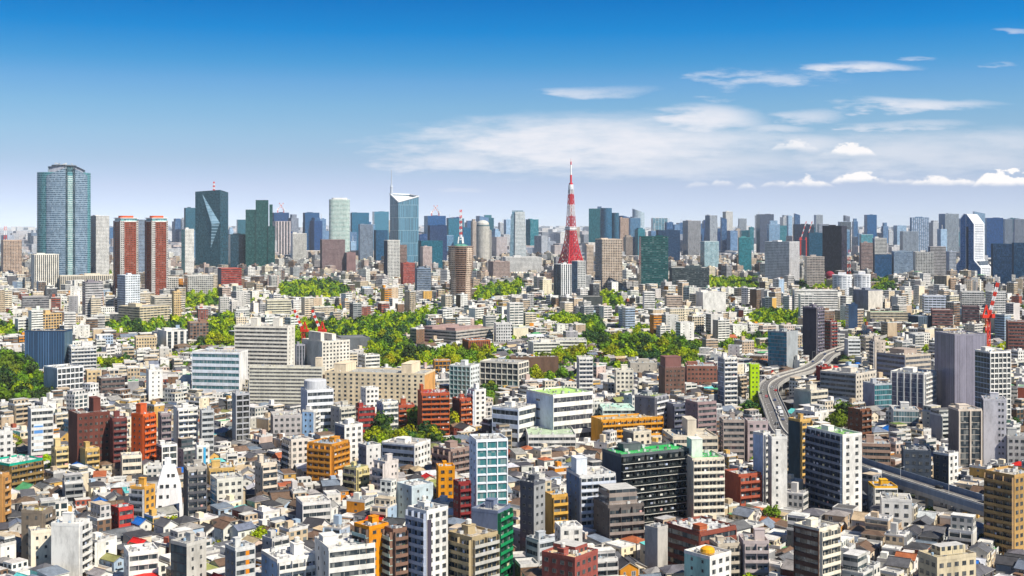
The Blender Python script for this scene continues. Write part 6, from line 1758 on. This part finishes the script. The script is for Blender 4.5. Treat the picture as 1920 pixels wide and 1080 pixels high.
def make_flats(w, d, H, near):
    wn, wc, _ = pick(WALLS if rng.random() < .55 else WALLS[:4]); wc = jit(wc, .08)
    parts = []; wins = []
    fh = rng.choice((2.9, 3.0, 3.3)); nf = max(2, round(H / fh)); fh = H / nf
    st = rng.choices(('bal', 'rib', 'pun', 'grd'), weights=(46, 16, 26, 12) if near else (44, 28, 18, 10))[0]
    side = rng.choice(('pun', 'bla', 'bla', ''))
    gcl = rng.choice((GC, (.03, .05, .06), (.05, .06, .07)))
    wl = MB(); fs = faces_of(w, d); main = 'R' if rng.random() < .6 else 'L'
    lc = jit(wc, .03) if rng.random() < .6 else jit(pick(WALLS)[1])
    for key in 'LRBK':
        fc = fs[key]; (ox, oy), (ux, uy), L = fc[0], fc[1], fc[3]
        mn = key == main or key == {'R': 'K', 'L': 'B'}[main]
        sty = st if mn else side
        geo = near and key == main and st in ('bal', 'rib')
        pt = NOPAT if not sty or (geo and st == 'rib') else pattern(sty, fh, None)
        if pt is not NOPAT and L > 1: pt = (L / max(1, round(L / pt[0])), pt[1], pt[2], pt[3])
        wl.face([(ox, oy, 0), (ox + ux * L, oy + uy * L, 0), (ox + ux * L, oy + uy * L, H), (ox, oy, H)], wc if mn else lc, FAC if pt is not NOPAT else PLN, pt, gcl, [(0, 0), (L, 0), (L, H), (0, H)])
    pc = wc if rng.random() < .5 else jit((.68, .68, .66)); storeys = []
    if near and st == 'bal':
        fc = fs[main]; L = fc[3]; b = MB()
        fbox(b, fc, .2, L - .2, -.12, .1, -.02, 1.2, pc); fbox(b, fc, .2, L - .2, .1, 1.1, 1.08, 1.2, pc)
        nb = max(1, round(L / 5.0))
        for k in range(nb + 1):
            u = min(max(.25 + k * (L - .5) / nb, .3), L - .3); fbox(b, fc, u - .07, u + .07, .1, fh - .15, -.02, 1.07, wc)
        storeys.append(('balcony', b, nf, fh, 1))
    elif near and st == 'rib':
        fc = fs[main]; L = fc[3]; g = MB(); fbox(g, fc, .4, L - .4, fh * .3, fh * .78, -.02, .05, gcl, GLS); storeys.append(('window_band', g, nf, fh, 0))
        for k in range(nf):
            fbox(wl, fc, .1, L - .1, k * fh + fh * .2, k * fh + fh * .29, -.02, .25, wc)
    parts.append(('wall', wl))
    rn, rc, _ = pick(DECKS); rc = jit(rc)
    rf, _h, _f = roof_shape('flat', w, d, H, rc); parts.append(('roof', rf))
    if near and min(w, d) > 6.5 and rng.random() < .5:
        u = MB(); cut = rng.uniform(.18, .35); hu = rng.choice((2.9, 3.0, 5.9))
        wall_box(u, w - .6 - (w * cut if main == 'L' else 0), d - .6 - (d * cut if main == 'R' else 0), H + .01, H + hu, jit(wc, .04), rng.choice(('pun', 'rib')), 2.95, gcl, x0=.3 + (w * cut if main == 'L' else 0), y0=.3 + (d * cut if main == 'R' else 0))
        x0_, y0_ = .2 + (w * cut if main == 'L' else 0), .2 + (d * cut if main == 'R' else 0)
        u.box(x0_, w - .2, y0_, d - .2, H + hu, H + hu + .3, jit(wc, .04), DCK, top=rc); parts.append(('upper_floor', u))
    elif min(w, d) > 5 and (near or rng.random() < .45):
        u = MB(); x0, y0 = w * rng.uniform(.08, .55), d * rng.uniform(.25, .55); hh = rng.choice((2.6, 3, 4.5))
        u.box(x0, min(w - .4, x0 + max(2.5, w * .3)), y0, min(d - .4, y0 + max(2.5, d * .3)), H, H + hh, wc, PLN); parts.append(('roof_tower', u))
    if near and y_now < 800: parts.append(('roof_equipment', roof_clutter(w, d, H, rng, rng.randint(5, 12))))
    if near:
        for k in range(rng.choice((2, 3, 4))):
            u = MB(); x0, y0 = w * rng.uniform(.12, .88), d * rng.uniform(.08, .24)
            u.box(x0 - .7, x0 + .7, y0 - .45, y0 + .45, H + .02, H + 1.2, (.5, .5, .49), PNT, top=(.25, .25, .25)); parts.append(('cooling_unit', u))
    words_ = '%d-storey %s flats with %s' % (nf, wn, {'bal': 'balconies', 'rib': 'ribbon windows', 'pun': 'small windows', 'grd': 'gridded front'}[st])
    return parts, wins, storeys, words_


# ------------------------------------------------------------------ lots
lots = []            # (x, y, theta, w, d, zone)
def lay(y0, y1, spacing, lw, ld, street, seed):
    r = random.Random(seed)
    seeds = []
    y = y0 - spacing
    while y < y1 + spacing:
        hw = .43 * max(y, y0) + spacing
        x = -hw
        while x < hw:
            seeds.append((x + r.uniform(-.4, .4) * spacing, y + r.uniform(-.4, .4) * spacing, radians(r.choice((18, 25, 32, 38, 45, 52, 62)) + r.uniform(-4, 4)))); x += spacing
        y += spacing
    SA = np.array([(a, b) for a, b, c in seeds])
    for i, (sx, sy_, th) in enumerate(seeds):
        R_ = spacing * 1.1; c, s_ = cos(th), sin(th)
        v = -R_; row = 0
        while v < R_:
            dd = r.uniform(*ld)
            u = -R_ + r.uniform(0, 5); n = 0
            while u < R_:
                ww = r.uniform(*lw)
                uc, vc = u + ww / 2, v + dd / 2
                x, y = sx + c * uc - s_ * vc, sy_ + s_ * uc + c * vc
                if y0 <= y < y1 and abs(x) < .422 * y + 12:
                    k = int(np.argmin((SA[:, 0] - x) ** 2 + (SA[:, 1] - y) ** 2))
                    if k == i: lots.append((x, y, th, ww, dd))
                u += ww; n += 1
                if n % 7 == 0: u += street
            v += dd; row += 1
            if row % 2 == 0: v += street
lay(455, 760, 95, (6.2, 10.2), (7.2, 10.4), 3.6, 3)
lay(760, 1250, 130, (7.5, 13), (8, 12.5), 4.2, 4)
lay(1250, 2500, 240, (9, 23), (8.5, 13), 5.0, 5)
lay(2500, 4300, 420, (14, 27), (13, 23), 8.0, 6)

def green(x, y):
    """leafy patches of the middle distance"""
    if y < 1050 or y > 3000: return 0.0
    v = sin(x * .0131 + 1.3) * cos(y * .0117 - .4) + .8 * sin(x * .0263 - y * .0187 + 2.1) + .6 * sin(x * .041 + y * .036)
    return v * (1.0 if y > 1200 else .8)


built = []; gaps = []; groves = []
for (x, y, th, lw, ld) in lots:
    if near_road(x, y, 14): continue
    if blocked(x, y, min(lw, ld) * .42): continue
    pk = in_park(x, y)
    if pk: continue
    hm = hmax(x, y, max(lw, ld) * .5)
    if hm < 4.0:
        gaps.append((x, y)); continue
    q = rng.random()
    if green(x, y) > 1.0 + .25 * (rng.random() - .5) and abs(x) < .30 * y + 40:
        groves.append((x, y)); continue
    if q < (.055 if y < 1250 else .21 if y < 2500 else .12): gaps.append((x, y)); continue
    w = lw * rng.uniform(.80, .95); d = ld * rng.uniform(.80, .95)
    q = rng.random()
    if y < 760:
        H = rng.choice((5.8, 6.2, 8.6, 8.8, 9.2)) if q < .93 else rng.uniform(11, 16)
    elif y < 1250:
        H = rng.choice((5.8, 6.4, 8.8, 9.5)) if q < .72 else rng.uniform(10, 16) if q < .95 else rng.uniform(17, 24)
    elif y < 2500:
        H = rng.uniform(5.5, 8.5) if q < .58 else rng.uniform(8.5, 13) if q < .90 else rng.uniform(13, 24)
    else:
        H = rng.uniform(8, 16) if q < .45 else rng.uniform(14, 26) if q < .88 else rng.uniform(26, 48)
    if 1350 < y < 4000 and hm < 60 and rng.random() < (.13 if abs(x / y + .02) > .11 else .05):
        H = min(rng.uniform(18, 42), hm + rng.uniform(6, 22), hmax(x, y, max(lw, ld) * .5, True)); w, d = max(w, 13), max(d, 12)
        if H < 5: continue
    else: H = min(H, hm)
    if H > 10.5 and y < 1250: w = min(lw * .97, w * 1.1); d = min(ld * .97, d * 1.1)
    px, py = proj(x, y, H * .6)
    if not (-25 < px < 1945 and py - 30 < 1110): continue
    built.append((x, y, th, w, d, H, px, py))
built.sort(key=lambda b: b[1])

STUFF = {'houses': MB(), 'low_buildings': MB(), 'middle_distance_buildings': MB()}
COUNT = {}
LIMIT = {'gabled_house': 290, 'hip_roofed_house': 250, 'flat_roofed_house': 290, 'block_of_flats': 290}
for (x, y, th, w, d, H, px, py) in built:
    ox, oy = x - (cos(th) * w - sin(th) * d) / 2, y - (sin(th) * w + cos(th) * d) / 2     # near corner
    near = y < 980; y_now = y
    if H <= 10.2 and y < 1500:
        parts, wins, words_, rk = make_house(w, d, H, near); storeys = []
        kind = {'gable': 'gabled_house', 'hip': 'hip_roofed_house', 'flat': 'flat_roofed_house', 'shed': 'flat_roofed_house'}[rk]
        if rk == 'shed': kind = 'gabled_house'
        cat = 'house'; bucket = 'houses'
    elif y < 2500:
        parts, wins, storeys, words_ = make_flats(w, d, H, near)
        kind = 'block_of_flats'; cat = 'block of flats'; bucket = 'low_buildings'
    else:
        m = MB(); wn, wc, _ = pick(WALLS[:6] + WALLS[10:11]); wall_box(m, w, d, 0, H, jit(wc, .12), rng.choice(('bal', 'rib', 'pun', 'grd')), 3.3, (.05, .06, .08)); rc = jit(pick(DECKS)[1])
        m.face([(0, 0, H), (w, 0, H), (w, d, H), (0, d, H)], rc, DCK)
        if rng.random() < .6: m.box(w * .3, w * .6, d * .3, d * .6, H, H + 3, jit(wc), PLN)
        STUFF['middle_distance_buildings'].merge(m, ox, oy, 0, th); continue
    n = COUNT.get(kind, 0)
    vis = -5 < px < 1925 and py < 1085
    if vis and n < LIMIT[kind]:
        COUNT[kind] = n + 1
        r = empty(kind, (ox, oy, 0), th); tag(r, None, cat, 'houses of the dense low quarter' if cat == 'house' else 'small blocks of flats among the houses')
        for nm, mb in parts:
            pt_ = mb.build(nm, r)
            if nm == 'roof_equipment': pt_['kind'] = 'stuff'
        for nm, mb, nf, fh, f0 in storeys: storeys_copy(nm, mb, r, nf, fh, f0)
        if y < 640:
            for q in wins: add_window(r, q[0], q[1], q[2], q[3], q[4], q[5], q[6])
        elif wins:
            e = MB()
            for q in wins:
                ux, uy = cos(q[3]), sin(q[3]); nx, ny = uy, -ux
                a = (q[0] - ux * q[4] / 2 + nx * .05, q[1] - uy * q[4] / 2 + ny * .05); b = (q[0] + ux * q[4] / 2 + nx * .05, q[1] + uy * q[4] / 2 + ny * .05)
                e.face([(*a, q[2]), (*b, q[2]), (*b, q[2] + q[5]), (*a, q[2] + q[5])], (.02, .03, .035), GLS)
            tag(e.build('windows', r), kind='stuff')
        LATE_LABEL.append((r, words_, px, py, y))
    else:
        B_ = STUFF[bucket]
        for nm, mb in parts: B_.merge(mb, ox, oy, 0, th)
        for nm, mb, nf, fh, f0 in storeys:
            for k in range(f0, nf): B_.merge(mb, ox - 0, oy, k * fh, th)
        for q in wins:
            e = MB(); ux, uy = cos(q[3]), sin(q[3]); nx, ny = uy, -ux
            a = (q[0] - ux * q[4] / 2 + nx * .05, q[1] - uy * q[4] / 2 + ny * .05); b = (q[0] + ux * q[4] / 2 + nx * .05, q[1] + uy * q[4] / 2 + ny * .05)
            e.face([(*a, q[2]), (*b, q[2]), (*b, q[2] + q[5]), (*a, q[2] + q[5])], (.02, .03, .035), GLS)
            B_.merge(e, ox, oy, 0, th)

# the far city, out to the horizon
rf_ = random.Random(12)
FARP = [(.70, .69, .68), (.72, .66, .60), (.60, .57, .56), (.52, .53, .56), (.66, .56, .52), (.40, .43, .50), (.76, .75, .74), (.26, .32, .42)]
far = MB()
for k in range(12500):
    y = 4300 * (16500 / 4300) ** (rf_.random() ** .9) if k < 9000 else 15000 * 2.9 ** rf_.random()
    x = rf_.uniform(-.425, .425) * y
    sc = .7 + y / 9000 * (1 if k < 9000 else 1.5)
    w, d = rf_.uniform(18, 55) * sc, rf_.uniform(18, 45) * sc
    q = rf_.random()
    H = rf_.uniform(10, 28) if q < .72 else rf_.uniform(25, 60) if q < .95 else rf_.uniform(60, 112)
    px = 960 + F * x / y
    H = min(H, max(6, hmax(x, y, w * .5)))
    if H > 60 and y < 7000: w, d = min(w, 42), min(d, 42)
    m = MB(); c = rf_.choice(FARP); k_ = rf_.uniform(.85, 1.1); c = tuple(v * k_ for v in c)
    wall_box(m, w, d, 0, H, c, rf_.choice(('rib', 'grd', 'pun', 'fin', 'cur') if H > 50 else ('rib', 'pun', 'grd')), 3.8, (.10, .13, .18) if y < 7000 else (.3, .32, .36))  # panes go paler far off: haze put into their colour
    m.face([(0, 0, H), (w, 0, H), (w, d, H), (0, d, H)], tuple(min(.75, v * 1.1) for v in c), DCK)
    far.merge(m, x, y, 0, rf_.uniform(.2, 1.0))
tag(far.build('distant_buildings'), 'pale city blocks fading towards the horizon behind the skyline towers', 'distant buildings', None, 'stuff')
for nm, lab in (('houses', 'dense mass of small houses and roofs behind the nearest ones'), ('low_buildings', 'mass of low white and beige blocks filling the middle of the city'), ('middle_distance_buildings', 'mass of pale blocks below the skyline towers')):
    if STUFF[nm].f: tag(STUFF[nm].build(nm), lab, nm.replace('_', ' '), None, 'stuff')
print('COUNT', COUNT, 'built', len(built))
# ------------------------------------------------------------------ trees
BRIGHT = (.34, .40, .032); MIDG = (.15, .235, .03); DARKG = (.035, .075, .025); YELG = (.44, .45, .035)
def crown_mesh(seed, n, leaf, tone, trunk=False):
    """a crown about 1 unit wide per metre of radius 1, base at z 0.0, top near z 2.1; clumps of leaf-sized faces"""
    r = random.Random(seed); m = MB()
    lobes = [(0, 0, 1.15, .72)]
    for k in range(r.randint(6, 9)):
        a = r.uniform(0, 2 * pi); q = r.uniform(.35, .75); lobes.append((q * cos(a), q * sin(a), r.uniform(.7, 1.55), r.uniform(.30, .48)))
    lobes.append((r.uniform(-.2, .2), r.uniform(-.2, .2), 1.7, .42))
    for k in range(n):
        lx, ly, lz, lr = r.choice(lobes) if r.random() < .8 else lobes[0]
        while True:
            v = Vector((r.gauss(0, 1), r.gauss(0, 1), r.gauss(0, 1)))
            if v.length > .1: v.normalize(); break
        rad = lr * (1 - .35 * r.random() ** 2)
        c = Vector((lx, ly, lz)) + Vector((v.x, v.y, v.z * .82)) * rad
        nrm_ = (v + Vector((r.uniform(-.7, .7), r.uniform(-.7, .7), r.uniform(-.3, .8)))).normalized()
        t_ = nrm_.cross(Vector((r.uniform(-1, 1), r.uniform(-1, 1), r.uniform(-1, 1))))
        if t_.length < .05: continue
        t_.normalize(); b = nrm_.cross(t_); s = leaf * r.uniform(.6, 1.3)
        kk = r.uniform(.72, 1.3); col = tuple(x * kk for x in (tone if r.random() < .75 else tuple((p + q) / 2 for p, q in zip(tone, MIDG))))
        p = [c + t_ * s + b * s * .15, c + b * s * .8 - t_ * s * .1, c - t_ * s * .9, c - b * s * .75 + t_ * .1 * s]
        m.face([tuple(q) for q in p], col, LEF)
    return m
def trunk_mesh(seed):
    r = random.Random(seed); m = MB(); bk = (.09, .065, .045)
    m.lathe([(.10, -.55), (.075, 0), (.055, .6), (.03, 1.2), (0, 1.5)], bk, PLN, 7)
    for k in range(5):
        a = 2 * pi * k / 5 + r.random(); m.bar((0, 0, .2 + .12 * k), (.55 * cos(a), .55 * sin(a), .8 + .15 * k), .028, bk, PLN, 5)
    return m
TONES = [('bright green', BRIGHT), ('mid green', MIDG), ('dark green', DARKG), ('yellow-green', YELG)]
PROTO = {}
for tn, tc_ in TONES:
    PROTO[tn] = [crown_mesh(31 * k + len(tn), 620, .135, tc_).mesh('crown') for k in range(3)]
FARC = {tn: [crown_mesh(17 * k + 3 + len(tn), 130, .27, tc_) for k in range(2)] for tn, tc_ in TONES}
TRK = [trunk_mesh(k).mesh('trunk') for k in range(3)]
rt = random.Random(21)
spots = []           # x, y, radius, tone, where
def tone_for(where):
    if 'dark grove' in where: return rt.choices(TONES, weights=(5, 25, 70, 0))[0][0]
    if 'left edge' in where: return rt.choices(TONES, weights=(15, 45, 40, 0))[0][0]
    if 'lime-roofed' in where or 'expressway' in where or 'dark brown tower' in where: return rt.choices(TONES, weights=(20, 60, 18, 2))[0][0]
    return rt.choices(TONES, weights=(42, 28, 24, 6))[0][0]
for nm, poly in PARKS:
    xs = [q[0] for q in poly]; ys = [q[1] for q in poly]
    Ya, Yb = (CZ - 7) * F / (max(ys) - HZ), (CZ - 7) * F / (min(ys) - HZ)
    pts = []
    area = (Yb - Ya) * (max(xs) - min(xs)) / F * (Ya + Yb) / 2
    for k in range(int(area / 16)):
        y = rt.uniform(Ya, Yb); t_ = (rt.uniform(min(xs), max(xs)) - 960) / F; x = t_ * y
        px, py = proj(x, y, 7)
        if not inside(px, py, poly): continue
        if blocked(x, y, 2.5) or near_road(x, y, 11): continue
        rr = rt.uniform(3.6, 8.2) * (1.0 if y < 2000 else 1.25)
        if any((x - a) ** 2 + (y - b) ** 2 < (.62 * (rr + c)) ** 2 for a, b, c in pts): continue
        pts.append((x, y, rr)); spots.append((x, y, rr, tone_for(nm), nm))
SINGLE = [(95, 880, 5), (88, 872, 4.5), (713, 922, 5.2), (735, 930, 3.5), (405, 1035, 4.6), (346, 838, 3.5), (488, 1008, 4.5), (1452, 972, 4.8), (1462, 980, 4), (1372, 942, 4.5), (1380, 948, 3.5), (1742, 958, 3.6), (1718, 950, 3.0), (1512, 934, 4.5),
          (1900, 790, 6), (1912, 782, 5), (608, 820, 4.2), (615, 826, 4), (35, 838, 4), (30, 830, 4), (1415, 600, 5), (1885, 1030, 3.2), (1440, 985, 3), (1770, 1036, 2.4), (28, 800, 4), (1150, 792, 3.4), (1160, 790, 3), (700, 838, 5), (1435, 968, 3)]
for (px, py, rr) in SINGLE:
    x, y = gp(px, py, rr * 1.3); spots.append((x, y, rr, rt.choices(TONES, weights=(35, 45, 15, 5))[0][0], None))
for (x, y) in gaps:
    if blocked(x, y, 3) or near_road(x, y, 13): continue
    hm = hmax(x, y, 3)
    p_ = .42 if y < 1250 else .75
    for k in range(1 if y < 1250 else 2 if y < 2500 else 3):
        if rt.random() > p_: continue
        rr = min(rt.uniform(2.0, 3.8) if y < 1250 else rt.uniform(3.2, 6), max(1.2, hm / 2.6))
        spots.append((x + rt.uniform(-4, 4), y + rt.uniform(-4, 4), rr, rt.choices(TONES, weights=(38, 38, 18, 6))[0][0], None))
for (x, y) in groves:
    if blocked(x, y, 4) or near_road(x, y, 14): continue
    hm = hmax(x, y, 4)
    for k in range(2):
        if rt.random() < .2: continue
        rr = min(rt.uniform(3.2, 6.2), max(2.2, (hm + 3) / 2.3))
        spots.append((x + rt.uniform(-5, 5), y + rt.uniform(-5, 5), rr, rt.choices(TONES, weights=(42, 28, 22, 8))[0][0], None))
# crumbs of green along the streets of the middle distance
for k in range(6500):
    y = 1150 * (3200 / 1150) ** rt.random(); x = rt.uniform(-.42, .42) * y
    if blocked(x, y, 4) or near_road(x, y, 14): continue
    rr = rt.uniform(2.6, 5.5)
    rr = min(rr, max(2.3, (hmax(x, y, 4) + 3) / 2.3))
    spots.append((x, y, rr, rt.choices(TONES, weights=(40, 36, 18, 6))[0][0], None))
spots.sort(key=lambda s: -(s[2] / s[1]))
woods = MB(); nt = 0
for (x, y, rr, tn, where) in spots:
    px, py = proj(x, y, rr * 1.3)
    hgt = rr * rt.uniform(.75, 1.2)
    if nt < 295 and -4 < px < 1924 and py < 1080:
        nt += 1
        r = empty('tree', (x, y, 0), rt.uniform(0, 6.28)); 
        lift = hgt * .5
        t_ = bpy.data.objects.new('trunk', rt.choice(TRK)); COL.objects.link(t_); t_.parent = r; t_.location = (0, 0, lift); t_.scale = (rr, rr, hgt)
        c = bpy.data.objects.new('crown', rt.choice(PROTO[tn])); COL.objects.link(c); c.parent = r; c.location = (0, 0, lift * .75); c.scale = (rr, rr, hgt)
        if where:
            tag(r, tn + ' leafy tree in the ' + where, 'tree', 'trees of the ' + where)
            if len(r['label'].split()) > 16: r['label'] = tn + ' tree in the ' + where
        else:
            tag(r, None, 'tree', 'trees between the houses'); LATE_LABEL.append((r, tn + ' tree', px, py, y))
    else:
        m = rt.choice(FARC[tn]); q = MB(); q.v = [(a[0] * rr, a[1] * rr, a[2] * hgt) for a in m.v]; q.f, q.c, q.m, q.p, q.g, q.uv = m.f, m.c, m.m, m.p, m.g, m.uv
        woods.merge(q, x, y, hgt * .1, rt.uniform(0, 6.28))
if woods.f: tag(woods.build('woods'), 'green trees scattered among the distant houses and parks', 'woods', None, 'stuff')
print('TREES', nt, len(spots))

# ------------------------------------------------------------------ labels that need their neighbours
refs = [(l[5], HZ + (CZ - 8) * F / l[3], l[3], l[4], l[0], l[1]) for l in LM if l[4]]
RA = np.array([(a, b) for a, b, c, e, f, g in refs])
groups_ = {}
def nearest_ref(px, py):
    k = int(np.argmin((RA[:, 0] - px) ** 2 + ((RA[:, 1] - py) * 1.6) ** 2)); return refs[k]
for o_ in list(COL.objects):
    lab = o_.get('label')
    if lab and o_.parent is None and len(lab.split()) < 6 and o_.location.y > 1:
        px, py = proj(o_.location.x, o_.location.y, 8)
        o_['label'] = lab + ' near the ' + nearest_ref(px, py)[3]
for (o_, words_, px, py, y) in LATE_LABEL:
    k = int(np.argmin((RA[:, 0] - px) ** 2 + ((RA[:, 1] - py) * 1.6) ** 2))
    rx_, rb, rY, rn, a, b = refs[k]
    rel = 'left of' if px < a - 4 else 'right of' if px > b + 4 else 'in front of' if y < rY else 'behind'
    groups_.setdefault((words_, rel, rn), []).append((px, py, o_))
ORD = ['', 'first', 'second', 'third', 'fourth', 'fifth', 'sixth', 'seventh', 'eighth', 'ninth', 'tenth', 'eleventh', 'twelfth', 'thirteenth', 'fourteenth', 'fifteenth', 'sixteenth']
for (words_, rel, rn), lst in groups_.items():
    base = '%s %s the %s' % (words_, rel, rn)
    lst.sort(key=lambda q: q[0])
    for i, (px, py, o_) in enumerate(lst):
        if len(lst) == 1: o_['label'] = base if len(base.split()) <= 16 else ' '.join(base.replace(' in front of ', ' before ').split()[1:])
        else:
            lab = '%s, %s from left' % (base, ORD[i + 1] if i + 1 < len(ORD) else str(i + 1) + 'th')
            if len(lab.split()) > 16: lab = '%s, %s from left' % (' '.join(base.replace(' in front of ', ' before ').split()[1:]), ORD[i + 1] if i + 1 < len(ORD) else str(i + 1) + 'th')
            if len(lab.split()) > 16: lab = '%s by %s, %s from left' % (' '.join(words_.split()[1:]), rn, ORD[i + 1] if i + 1 < len(ORD) else str(i + 1) + 'th')
            o_['label'] = lab

# ------------------------------------------------------------------ the summer haze over the city
hz = bpy.data.materials.new('haze'); hz.use_nodes = True
t = NT(hz.node_tree); hz.node_tree.nodes.clear()
o_ = t.n('ShaderNodeOutputMaterial'); v = t.n('ShaderNodeVolumePrincipled')
v.inputs['Color'].default_value = (.80, .90, 1.0, 1); v.inputs['Density'].default_value = HAZE; v.inputs['Anisotropy'].default_value = -0.3
t.link(v.outputs[0], o_.inputs['Volume'])
m = MB(); m.box(-24000, 24000, -900, 47000, -1.5, 345, (1, 1, 1), PLN, bottom=True)
h = m.build('haze'); h.data.materials.clear(); h.data.materials.append(hz); tag(h, kind='stuff')

_seen = {}
for o_ in COL.objects:
    lab = o_.get('label')
    if lab and o_.get('kind') != 'stuff' and not (o_.name.startswith('tree')): _seen.setdefault(lab, []).append(o_.name)
print('DUP', [(k, len(v)) for k, v in _seen.items() if len(v) > 1][:20], 'LONG', [k for k in _seen if len(k.split()) > 16][:5], 'SHORT', [k for k in _seen if len(k.split()) < 4][:5])
